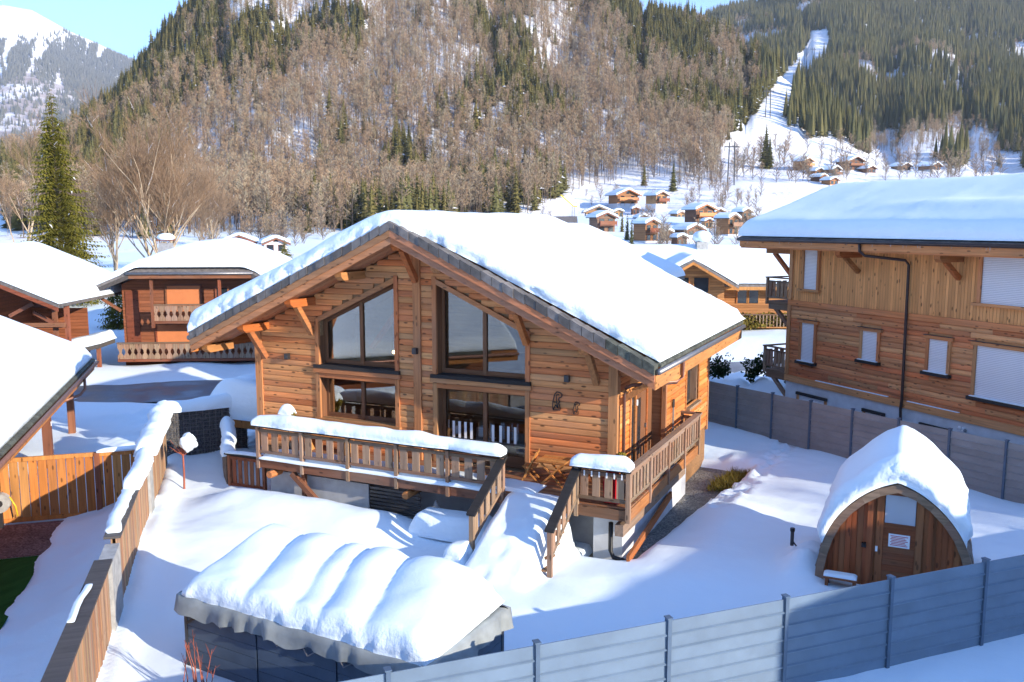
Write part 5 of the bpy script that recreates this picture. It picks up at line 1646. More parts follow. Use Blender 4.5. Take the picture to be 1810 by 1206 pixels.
# ================================================================== SWIM SPA
TUB_A = R(-4)
TC = Vector((-9.55, 12.72, -1.4))
tubt = thing('swim_spa', 'dark rectangular swim spa with a sagging grey cover', 'swim spa', TC, TUB_A)
tl, tw_ = 2.80, 1.22
for k in range(3):
    x0 = -tl + k * 2 * tl / 3
    for j in range(6):
        z0 = 0.02 + j * 0.225
        pbox('side_board', x0 + 0.02, x0 + 2 * tl / 3 - 0.02, -tw_, -tw_ + 0.03, z0, z0 + 0.217, M['tub'], tubt)
for sx in (-1, 1):
    for j in range(6):
        z0 = 0.02 + j * 0.225
        pbox('side_board', *sorted((sx * tl, sx * (tl - 0.03))), -tw_ + 0.06, tw_ - 0.06, z0, z0 + 0.217, M['tub'], tubt)
pbox('side_board', -tl, tl, tw_ - 0.03, tw_, 0, 1.36, M['tub'], tubt)
for sx in (-1, 1):
    for sy in (-1, 1):
        pbox('corner_trim', *sorted((sx * (tl + 0.01), sx * (tl - 0.07))), *sorted((sy * (tw_ + 0.01), sy * (tw_ - 0.07))), 0, 1.37, M['metal_dark'], tubt)
pbox('shell', -tl + 0.04, tl - 0.04, -tw_ + 0.04, tw_ - 0.04, 0.0, 1.3, M['tub'], tubt)
# cover: draped cloth, skirt with folds
def cover_mesh():
    L, W = tl + 0.1, tw_ + 0.1
    per = []
    n1, n2 = 64, 30
    for k in range(n1): per.append((-L + 2 * L * k / n1, -W, 0, -1))
    for k in range(n2): per.append((L, -W + 2 * W * k / n2, 1, 0))
    for k in range(n1): per.append((L - 2 * L * k / n1, W, 0, 1))
    for k in range(n2): per.append((-L, W - 2 * W * k / n2, -1, 0))
    V, F = [], []
    n = len(per)
    for r, (z, o) in enumerate(((1.56, -0.12), (1.53, 0.0), (1.38, 0.03), (1.2, 0.04))):
        for k, (x, y, nx, ny) in enumerate(per):
            s = k * 0.55
            fold = (0.035 * r) * (0.15 * math.sin(s * 1.1) + 0.9 * float(vnoise(s * 0.9, r * 0.3, 0, 5)))
            sag = (0.05 * r / 3) * float(vnoise(s * 0.35, 2, 0, 9)) + (0.05 if r == 3 else 0) * float(vnoise(s * 0.8, 4, 0, 3))
            V.append((x + nx * (o + fold), y + ny * (o + fold), z + sag))
    for r in range(3):
        for k in range(n):
            F.append((r * n + k, (r + 1) * n + k, (r + 1) * n + (k + 1) % n, r * n + (k + 1) % n))
    c = len(V)
    V.append((0, 0, 1.6))
    for k in range(n): F.append((k, (k + 1) % n, c))
    mb = MB(); mb.add(V, F)
    return mb
cv = cover_mesh().build('cover', M['cover'], tubt, True)
# zigzag struts of the cover frame
for x0 in (-1.95, -0.55, 0.15, 0.95, 1.6):
    pbar('strut', (x0, -tw_ - 0.05, 1.34), (x0 + 0.22, -tw_ - 0.1, 1.12), 0.018, 0.018, M['zinc'], tubt)
    pbar('strut', (x0 + 0.22, -tw_ - 0.1, 1.12), (x0 + 0.5, -tw_ - 0.05, 1.3), 0.018, 0.018, M['zinc'], tubt)
for y0 in (-0.7, 0.3):
    pbar('strut', (tl + 0.05, y0, 1.34), (tl + 0.09, y0 + 0.25, 1.12), 0.018, 0.018, M['zinc'], tubt)
    pbar('strut', (tl + 0.09, y0 + 0.25, 1.12), (tl + 0.05, y0 + 0.5, 1.32), 0.018, 0.018, M['zinc'], tubt)
pbar('cover_lifter', (-tl + 0.12, -tw_ - 0.06, 1.0), (-tl + 0.45, -tw_ - 0.07, 1.2), 0.04, 0.05, M['black'], tubt)
ca, sa = math.cos(TUB_A), math.sin(TUB_A)
def tub_fn(U, V):
    return TC.x + ca * U - sa * V, TC.y + sa * U + ca * V, TC.z + 1.57 + 0.06 * V + 0 * U
def tub_th(U, V):
    # pillows of snow between the creases of the sagging cover
    w = U + 0.22 * V + 0.10 * np.sin(V * 1.9 + 0.6)
    pill = 0
    for c_, r_, h_ in ((-2.2, 0.85, 1.0), (-0.98, 0.72, 1.05), (-0.12, 0.45, 0.86), (0.66, 0.62, 1.0), (1.95, 0.95, 1.08)):
        pill = np.maximum(pill, h_ * np.sqrt(np.clip(1 - ((w - c_) / r_) ** 2, 0, 1)))
    return 0.42 + 0.62 * pill * (0.66 + 0.42 * sstep(-1.2, 0.8, V)) + 0.04 * fbm(U * 1.3, V * 1.3, 0, 77, 2)
tag(snow_pad('spa_snow', -tl - 0.02, tl + 0.02, -tw_ - 0.06, tw_ + 0.06, tub_fn, 0.62, (0.22, 0.35, 0.20, 0.35), 0.07, 61, 0.06, 0.06, thick=tub_th, bulge=0.03),
    'billowing rolls of snow on the swim spa cover', 'snow')
# red twigs in front of the spa
rt = thing('twig_bush', 'thin reddish bare twigs in front of the spa\'s left end', 'plant', (-11.25, 10.8, float(gz(-11.25, 10.8))))
tm = MB(); rg = random.Random(12)
for k in range(11):
    x0, y0 = rg.uniform(-.35, .35), rg.uniform(-.12, .12)
    h = rg.uniform(0.6, 1.35); lx = rg.uniform(-.2, .2)
    pts = [(x0, y0, -0.1), (x0 + lx * .4, y0, h * .5), (x0 + lx, y0 + rg.uniform(-.1, .1), h)]
    tm.tube(pts, [0.012, 0.01, 0.004], 4)
    for j in range(3):
        f = rg.uniform(.4, .9)
        b = Vector(pts[1]).lerp(Vector(pts[2]), f)
        tm.tube([b, b + Vector((rg.uniform(-.12, .12), rg.uniform(-.05, .05), rg.uniform(.08, .25)))], [0.007, 0.003], 3)
tm.build('twigs', M['twig_red'], rt)

# ================================================================== SAUNA POD
SP = Vector((-0.32, 21.3, -1.35))
sauna = thing('sauna_pod', 'pointed-arch wooden sauna pod with glazed door, half buried in snow', 'sauna', SP)
prof = [(1.66, -0.2), (1.64, 0.3), (1.58, 0.68), (1.47, 1.08), (1.29, 1.48), (1.04, 1.83), (0.74, 2.13), (0.40, 2.37), (0.0, 2.53)]
def chaikin(pts, n):
    for _ in range(n):
        q = [pts[0]]
        for (x0, z0), (x1, z1) in zip(pts[:-1], pts[1:]):
            q += [(0.75 * x0 + 0.25 * x1, 0.75 * z0 + 0.25 * z1), (0.25 * x0 + 0.75 * x1, 0.25 * z0 + 0.75 * z1)]
        q.append(pts[-1]); pts = q
    return pts
dense = chaikin(prof, 3)
full = [(-x, z) for x, z in prof[:-1]] + [(0, 2.53)] + [(x, z) for x, z in prof[:-1]][::-1]
def arch_x(z, off=0.0):
    zs = [p[1] for p in prof]; xs = [p[0] for p in prof]
    return float(np.interp(z, zs, xs)) - off
def arch_z(x):
    xs = [p[0] for p in prof][::-1]; zs = [p[1] for p in prof][::-1]
    return float(np.interp(abs(x), xs, zs))
DEP = 3.1
# shingled shell in courses
sh = MB()
for k in range(len(full) - 1):
    (x0, z0), (x1, z1) = full[k], full[k + 1]
    n = 10
    d = Vector((x1 - x0, 0, z1 - z0)); nr = Vector((-d.z, 0, d.x)).normalized()
    for j in range(n):
        y0, y1 = 0.02 + DEP * j / n, 0.02 + DEP * (j + 1) / n - 0.012
        jit = random.uniform(0, 0.02)
        o0, o1 = nr * (0.075 + jit), nr * (0.05 + jit)
        up_ = z1 > z0
        a, b = (o0, o1) if up_ else (o1, o0)
        p0, p1 = Vector((x0, 0, z0)), Vector((x1, 0, z1))
        vs = [p0 + Vector((0, y0, 0)), p1 + Vector((0, y0, 0)), p1 + Vector((0, y1, 0)), p0 + Vector((0, y1, 0)),
              p0 + a + Vector((0, y0, 0)), p1 + b + Vector((0, y0, 0)), p1 + b + Vector((0, y1, 0)), p0 + a + Vector((0, y1, 0))]
        sh.add(vs, [(0, 1, 2, 3), (7, 6, 5, 4), (0, 4, 5, 1), (1, 5, 6, 2), (2, 6, 7, 3), (3, 7, 4, 0)])
so = sh.build('shingle_roof', M['shingle'], sauna); so['kind'] = 'stuff'
# front arch boards
for k in range(len(full) - 1):
    (x0, z0), (x1, z1) = full[k], full[k + 1]
    s0, s1 = 0.90, 0.90
    i0 = (x0 * 0.925, z0 - 0.0 if z0 < 0.5 else z0 - 0.12 * (1 - abs(x0) / 1.66) - 0.03); i1 = (x1 * 0.925, z1 if z1 < 0.5 else z1 - 0.12 * (1 - abs(x1) / 1.66) - 0.03)
    MB().prism([(x0 * 1.035, z0 + 0.05), (x1 * 1.035, z1 + 0.05), i1, i0], 'y', -0.10, 0.03).build('arch_board', M['arch'], sauna)
MB().prism(full, 'y', DEP - 0.1, DEP).build('end_wall', M['sauna_z'], sauna)
# front boards
x = -1.6
while x < 1.6:
    w = 0.128
    x1 = x + w
    if not (-0.42 < (x + x1) / 2 < 0.52):
        za, zb = arch_z(x) - 0.06, arch_z(x1) - 0.06
        if max(za, zb) > 0.1:
            MB().prism([(x + 0.004, -0.2), (x1 - 0.004, -0.2), (x1 - 0.004, zb), (x + 0.004, za)], 'y', 0.10, 0.13).build('plank', M['sauna_z'], sauna)
    x = x1
MB().prism([(a, b) for a, b in full], 'y', 0.135, 0.15).build('gable_wall', M['sauna_z'], sauna)
dx0, dx1 = -0.36, 0.36
door = pbox('door', dx0 + 0.09, dx1 + 0.05, 0.06, 0.1, -0.15, 1.5, M['sauna_x'], sauna)
for k in range(9):
    pbox('board', dx0 + 0.1, dx1 + 0.04, 0.05, 0.062, -0.12 + k * 0.145, 0.018 + k * 0.145, M['sauna_x'], door)
for a, b in ((dx0 - 0.06, dx0 + 0.09), (dx1 + 0.05, dx1 + 0.2)):
    pbox('jamb', a, b, 0.035, 0.12, -0.2, 2.28 if abs(a) < .5 else 2.2, M['sauna_z'], door)
pbox('window_frame', dx0 + 0.09, dx1 + 0.05, 0.04, 0.1, 1.5, 1.6, M['sauna_x'], door)
pbox('window_frame', dx0 + 0.09, dx1 + 0.05, 0.04, 0.1, 2.27, 2.36, M['sauna_x'], door)
t_ = NT('pale_reflection_glass'); g_ = t_.n('ShaderNodeBsdfGlossy'); g_.inputs[0].default_value = (0.8, 0.82, 0.85, 1); g_.inputs[1].default_value = 0.02; d_ = t_.n('ShaderNodeBsdfDiffuse'); d_.inputs[0].default_value = (0.78, 0.8, 0.84, 1); mx_ = t_.n('ShaderNodeMixShader'); mx_.inputs[0].default_value = 0.5; t_.l(g_.outputs[0], mx_.inputs[1]); t_.l(d_.outputs[0], mx_.inputs[2]); t_.l(mx_.outputs[0], t_.out.inputs[0])  # white diffuse half paints in a pale reflection of the snow
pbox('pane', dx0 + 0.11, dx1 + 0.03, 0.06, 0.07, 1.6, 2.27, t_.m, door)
nt_ = pbox('notice', -0.15, 0.3, 0.036, 0.046, 1.05, 1.36, M['white'], door)
for k in range(7):
    pbox('text_line', -0.11 + 0.02 * (k % 2), 0.26 - 0.03 * (k % 3), 0.033, 0.036, 1.09 + k * 0.036, 1.104 + k * 0.036, M['red'], nt_)
pbox('handle', -0.42, -0.37, 0.0, 0.05, 0.9, 1.02, M['white'], door)
pbox('batten', -0.62, -0.5, 0.05, 0.11, -0.2, 2.15, M['sauna_z'], sauna)
pbox('batten', 0.66, 0.76, 0.05, 0.11, -0.2, 2.05, M['sauna_z'], sauna)
pbox('lamp', -0.72, -0.62, 0.0, 0.1, 0.95, 1.05, M['black'], sauna)
bn = thing('bench', 'small low bench with snow in front of the sauna', 'bench', SP + Vector((-1.15, -0.25, 0)))
pbox('seat', -0.35, 0.4, -0.18, 0.15, 0.22, 0.27, M['sauna_x'], bn)
for sx in (-0.3, 0.3):
    pbox('leg', sx, sx + 0.07, -0.15, 0.12, -0.25, 0.22, M['sauna_x'], bn)
tag(snow_pad('bench_snow', -0.34, 0.39, -0.17, 0.14, lambda U, V: (SP.x - 1.15 + U, SP.y - 0.25 + V, SP.z + 0.272 + 0 * U), 0.07, (.1, .1, .08, .08), 0.06, 71, 0.015), 'thin snow on the low bench by the sauna', 'snow')
# snow hood over the pod
def pod_fn(U, V):
    x = U * 1.0
    xs = np.array([p[0] for p in dense][::-1]); zs = np.array([p[1] for p in dense][::-1])
    return SP.x + x, SP.y + V, SP.z + 0.10 + np.interp(np.abs(x), xs * 1.03, zs)
def pod_th(U, V):
    return 0.85 + 0.25 * np.exp(-(U / 0.9) ** 2) + 0.25 * sstep(0.2, 1.6, V) + 0.35 * sstep(0.9, 1.5, np.abs(U))
tag(snow_pad('sauna_snow', -1.58, 1.45, -0.14, DEP + 0.1, pod_fn, 0.62, (0.16, 0.16, 0.22, 1.2), 0.09, 73, 0.10, 0.05, thick=pod_th, bulge=0.12),
    'tall rounded snow hood on the sauna pod', 'snow')
# bollard light in the snow
bl = thing('bollard_light', 'short dark bollard light sticking out of the snow beside the sauna', 'lamp', (-2.75, 22.6, -1.08))
MB().tube([(0, 0, 0), (0, 0, 0.38)], 0.045, 10).build('stem', M['metal_dark'], bl)
MB().tube([(0, 0, 0.38), (0, 0, 0.46)], 0.06, 10).build('head', M['black'], bl)
MB().tube([(0.04, -0.03, 0.1), (0.12, -0.05, 0.02)], 0.02, 5).build('cable', M['black'], bl)

# ================================================================== RIGHT BUILDING (local x along its wall to the right, local y into the building)
RBA = Vector((-5.52, 40.63, -1.4))
RBR = math.atan2(-0.65, 0.76)
rbd = thing('apartment_chalet', 'three-storey wooden building with roller shutters at the right', 'building', RBA, RBR)
ZB = 1.4            # local z = world z + 1.4
RL, RD = 16.0, 8.6
pbox('basement_wall', 0, RL, 0, RD, -0.8, 0.12 + ZB, M['white_wall'], rbd)
pbox('wall', 0.02, RL - 0.02, 0.06, RD, 0.12 + ZB, 3.55 + ZB, M['rb_log'], rbd)
ww = MB().box(0.02, RL - 0.02, 0.03, RD, 3.55 + ZB, 6.25 + ZB).build('wall', M['rb_up'], rbd)
MB().prism([(0.03, 6.25 + ZB), (RD, 6.25 + ZB), (4.3, 7.9 + ZB)], 'x', 0.03, RL - 0.03).build('gable_wall', M['rb_up'], rbd)
RBW = [(0.89, 1.68, 4.27, 5.97, 0), (9.54, 12.4, 4.36, 6.05, 0), (0.91, 1.67, 1.11, 2.8, 1), (4.36, 5.13, 1.65, 2.83, 1), (7.56, 8.37, 1.66, 2.88, 1), (9.55, 12.4, 1.08, 2.88, 1)]
zr = 0.30
while zr < 3.5:
    z0, z1 = zr, min(zr + 0.2, 3.53)
    cuts = [(a - 0.12, b + 0.12) for a, b, c, d, f in RBW if f and z1 > c - 0.05 and z0 < d + 0.1]
    cuts.sort(); cur = 0.16; segs = []
    for c0, c1 in cuts:
        if c0 > cur: segs.append((cur, c0))
        cur = c1
    segs.append((cur, RL))
    for a, b in segs:
        # boards are jointed at random lengths
        xx = a
        while xx < b - 0.02:
            x2 = min(xx + random.uniform(2.0, 4.2), b)
            if b - x2 < 0.6: x2 = b
            h = z1 - z0
            MB().prism([(0.06, z0 + ZB), (0.02, z0 + ZB + .006), (0.0, z0 + ZB + h * .25), (0.0, z0 + ZB + h * .75), (0.02, z1 + ZB - .006), (0.06, z1 + ZB)], 'x', xx + 0.003, x2 - 0.003).build('log_board', M['rb_log'], rbd)
            xx = x2
    zr += 0.2
pbox('band', -0.02, RL, -0.06, 0.03, 3.5 + ZB, 3.72 + ZB, M['rb_trim'], rbd)
pbox('band', -0.02, RL, -0.09, 0.03, 0.08 + ZB, 0.36 + ZB, M['rb_trim'], rbd)
pbox('snow_ledge', 1.9, 5.8, -0.09, 0.0, 0.361 + ZB, 0.39 + ZB, M['snow'], rbd)
pbox('snow_ledge', 6.75, 9.0, -0.09, 0.0, 0.361 + ZB, 0.385 + ZB, M['snow'], rbd)
pbox('corner_board', -0.05, 0.16, -0.05, 0.2, 0.37 + ZB, 3.5 + ZB, M['rb_trim_z'], rbd)
pbox('corner_board', -0.05, 0.16, -0.03, 0.2, 3.73 + ZB, 6.2 + ZB, M['rb_trim_z'], rbd)
for a, b, c, d, f in RBW:
    w = pbox('window', a, b, -0.012 - 0.01 * f, 0.05, c + ZB, d + ZB, M['shutter'], rbd)
    for x0, x1 in ((a - 0.13, a), (b, b + 0.13)):
        pbox('trim', x0, x1, -0.075, 0.04, c + ZB, d + ZB, M['rb_trim_z'], w)
    if f:
        pbox('trim', a - 0.22, b + 0.22, -0.1, 0.04, d + ZB, d + 0.13 + ZB, M['rb_trim'], w)
        pbox('flashing', a - 0.23, b + 0.23, -0.13, 0.0, d + 0.131 + ZB, d + 0.15 + ZB, M['metal_dark'], w)
        pbox('sill', a - 0.2, b + 0.2, -0.2, 0.03, c - 0.12 + ZB, c + ZB, M['rail_dark'], w)
        pbox('snow_ledge', a - 0.1, b + 0.1, -0.18, -0.03, c + 0.001 + ZB, c + 0.03 + ZB, M['snow'], w)
    else:
        pbox('sill', a - 0.28, b + 0.2, -0.14, 0.03, c - 0.1 + ZB, c + ZB, M['rb_trim'], w)
for a, b, d in ((0.75, 2.6, -0.3), (4.55, 5.7, -0.32), (7.35, 8.58, -0.32), (10.25, 11.3, -0.32)):
    w = pbox('window', a + 0.12, b - 0.12, -0.01, 0.05, d - 0.75 + ZB, d - 0.12 + ZB, M['shutter'], rbd)
    pbox('lintel', a, b, -0.09, 0.03, d - 0.12 + ZB, d + ZB, M['rail_dark'], w)
    pbox('trim', a + 0.03, a + 0.15, -0.06, 0.03, d - 0.75 + ZB, d - 0.12 + ZB, M['rb_trim_z'], w)
    pbox('trim', b - 0.15, b - 0.03, -0.06, 0.03, d - 0.75 + ZB, d - 0.12 + ZB, M['rb_trim_z'], w)
lm = MB().box(9.2, 9.3, -0.1, 0, -0.25 + ZB, -0.12 + ZB).build('flood_light', M['white'], rbd)
MB().ball((9.15, -0.14, -0.14 + ZB), 0.07, 8, 6).build('flood_light', M['white'], rbd, True)
MB().ball((9.38, -0.14, -0.2 + ZB), 0.06, 8, 6).build('flood_light', M['zinc'], rbd, True)
# roof
EY, EZ, RS = -1.3, 6.50 + ZB, 0.37
RX0 = -1.9
rf = MB().prism([(EY, EZ - 0.05), (4.3, EZ - 0.05 + RS * (4.3 - EY)), (9.9, EZ - 0.05), (9.9, EZ - 0.22), (4.3, EZ - 0.22 + RS * (4.3 - EY)), (EY, EZ - 0.22)][::-1], 'x', RX0, RL + 1).build('roof', M['fascia_y'], rbd)
pbox('fascia', RX0, RL + 1, EY - 0.03, EY + 0.03, EZ - 0.44, EZ - 0.12, M['rb_trim'], rbd)
pbox('soffit', RX0 + 0.02, RL + 1, EY + 0.03, 0.03, EZ - 0.5, EZ - 0.44, M['rb_trim'], rbd)
for k in range(46):
    x0 = RX0 + k * 0.4
    MB().prism([(EY - 0.12, EZ - 0.13), (EY - 0.12, EZ - 0.03), (EY + 0.2, EZ + 0.07), (EY + 0.2, EZ - 0.03)][::-1], 'x', x0 + 0.004, x0 + 0.396).build('tile', M['tile'], rf)
MB().tube([(RX0, EY - 0.14, EZ - 0.12), (RL + 1, EY - 0.14, EZ - 0.12)], 0.07, 10).build('gutter', M['brownpipe'], rbd, True)
MB().tube([(5.3, EY - 0.12, EZ - 0.15), (5.3, EY - 0.1, EZ - 0.45), (5.42, EY + 0.05, EZ - 0.62), (6.4, -0.2, EZ - 0.78), (6.5, -0.12, EZ - 0.95), (6.55, -0.12, 0.4 + ZB), (6.55, -0.06 - .1, 0.05 + ZB), (6.55, -0.1, -0.8 + ZB)], 0.055, 10).build('downpipe', M['brownpipe'], rbd, True)
pu = MB().box(-1.7, -0.06, 0.05, 0.3, EZ - 0.76, EZ - 0.5).build('purlin', M['beam'], rbd)
pbar('brace', (-1.25, 0.17, EZ - 0.74), (-0.05, 0.17, EZ - 1.75), 0.15, 0.17, M['beam'], pu, up=(0, 1, 0))
for k, X in enumerate((3.95, 8.62, 13.0)):
    pu = MB().prism([(EY + 0.12, EZ - 0.5), (EY + 0.12, EZ - 0.64), (EY + 0.26, EZ - 0.76), (0.02, EZ - 0.76), (0.02, EZ - 0.5)], 'x', X - 0.13, X + 0.13).build('purlin', M['beam'], rbd)
    pbar('brace', (X, EY + 0.55, EZ - 0.74), (X, -0.02, EZ - 1.35), 0.15, 0.17, M['beam'], pu)
# balconies on the left gable side
for z_ in (3.62, 0.45):
    bc = MB().box(-1.45, -0.06, 0.0, 3.6, z_ - 0.18 + ZB, z_ - 0.04 + ZB).build('balcony', M['rail_x'], rbd)
    pbox('handrail', -1.55, -0.06, -0.08, 0.08, z_ + 1.0 + ZB, z_ + 1.06 + ZB, M['rail_x'], bc)
    pbox('handrail', -1.55, -1.39, 0.08, 3.6, z_ + 1.0 + ZB, z_ + 1.06 + ZB, M['rail_y'], bc)
    for zz in (0.1, 0.82):
        pbox('rail', -1.45, -0.06, -0.02, 0.02, z_ + zz + ZB, z_ + zz + 0.08 + ZB, M['rail_x'], bc)
    for k in range(5):
        pbox('slat', -1.36 + k * 0.26, -1.18 + k * 0.26, -0.015, 0.015, z_ + 0.12 + ZB, z_ + 0.86 + ZB, M['rail_z'], bc)
    for k in range(10):
        pbox('slat', -1.47, -1.44, 0.2 + k * 0.34, 0.42 + k * 0.34, z_ + 0.12 + ZB, z_ + 0.86 + ZB, M['rail_z'], bc)
    for x_, y_ in ((-1.52, -0.05), (-1.52, 3.5)):
        pbox('post', x_, x_ + 0.12, y_, y_ + 0.1, z_ - 0.2 + ZB, z_ + 1.0 + ZB, M['rail_z'], bc)
    pbar('bracket', (-1.1, 0.14, z_ - 0.3 + ZB), (-0.05, 0.14, z_ - 1.15 + ZB), 0.14, 0.16, M['rail_z'], bc)
    pbox('joist', -1.4, -0.06, 0.05, 0.21, z_ - 0.42 + ZB, z_ - 0.18 + ZB, M['rail_x'], bc)
ca2, sa2 = math.cos(RBR), math.sin(RBR)
def rb_fn(U, V):
    zz = 6.53 + 0.02 + RS * (4.3 - EY) - RS * (np.sqrt((V - 4.3) ** 2 + 0.25) - 0.1)
    return RBA.x + ca2 * U - sa2 * V, RBA.y + sa2 * U + ca2 * V, zz
tag(snow_pad('roof_snow', RX0 - 0.05, RL + 1, EY - 0.1, 9.9, rb_fn, 0.52, (0.45, 0.3, 0.30, 0.5), 0.25, 81, 0.05, 0.05, thick=lambda U, V: 1.0 + 0.18 * np.exp(-((V + 0.9) / 0.7) ** 2) + 0.45 * np.exp(-(((U - 9) / 4.5) ** 2 + ((V - 0.3) / 0.7) ** 2)), bulge=0.05),
    'smooth snow sheet on the roof of the right building', 'snow')
# ================================================================== LEFT NEIGHBOUR (roof reaching into the picture)
LN0 = Vector((-31.7, 25.5, -1.5))
lx, ly = Vector((0.683, -0.73, 0)), Vector((-0.73, -0.683, 0))       # along the eave towards the camera / up the slope
LNR = math.atan2(lx.y, lx.x)
ln = thing('neighbour_chalet', 'neighbouring chalet at the left edge with a carport under its snowy roof', 'house', LN0, LNR)
# local: x along eave, y = -(up the slope) because the frame is right handed
LZ = 2.85
rf = MB().prism([(0.05, LZ), (-6.0, LZ + 2.75), (-12, LZ), (-12, LZ - 0.2), (-6.0, LZ + 2.5), (0.05, LZ - 0.2)], 'x', -0.3, 22).build('roof', M['fascia_y'], ln)
for k in range(70):
    x0 = -0.28 + k * 0.3
    MB().prism([(0.12, LZ - 0.04), (0.12, LZ + 0.02), (-0.28, LZ + 0.2), (-0.28, LZ + 0.12)], 'x', x0, x0 + 0.29).build('tile', M['tile_moss'], rf)
MB().tube([(-0.3, 0.2, LZ - 0.1), (22, 0.2, LZ - 0.1)], 0.07, 10).build('gutter', M['copper'], ln, True)
pbox('fascia', -0.3, 22, 0.02, 0.07, LZ - 0.42, LZ - 0.12, M['gate_z'], ln)
MB().tube([(3.3, 0.2, LZ - 0.12), (3.3, 0.2, LZ - 0.62), (3.5, 0.05, LZ - 0.8), (4.6, -0.7, LZ - 0.95)], 0.055, 10).build('downpipe', M['copper'], ln, True)
for x_ in (2.2, 6.6, 11.0):
    pbox('purlin', x_ - 0.12, x_ + 0.12, -1.2, -0.02, LZ - 0.42, LZ - 0.2, M['gate_z'], ln)
po = pbox('post', 6.45, 6.73, -0.75, -0.47, 0, LZ - 0.2, M['red_wood_z'], ln)
pbox('thermometer', 6.55, 6.63, -0.468, -0.455, 1.55, 1.7, M['white'], po)
pbox('post', 1.2, 1.45, -0.8, -0.55, 0, LZ - 0.2, M['red_wood_z'], ln)
pbox('wall', 9.5, 21, -10.5, -1.5, -0.3, LZ - 0.1, M['house_boards'], ln)
def ln_fn(U, V):
    z = LN0.z + LZ + 0.10 + 0.455 * V
    return LN0.x + lx.x * U + ly.x * V, LN0.y + lx.y * U + ly.y * V, z
tag(snow_pad('roof_snow', -0.35, 22, -0.02, 6.0, ln_fn, 0.50, (0.8, 0.3, 0.45, 0.3), 0.25, 91, 0.05, 0.08, bulge=0.03), 'smooth snow slope on the neighbour\'s roof at the left edge', 'snow')

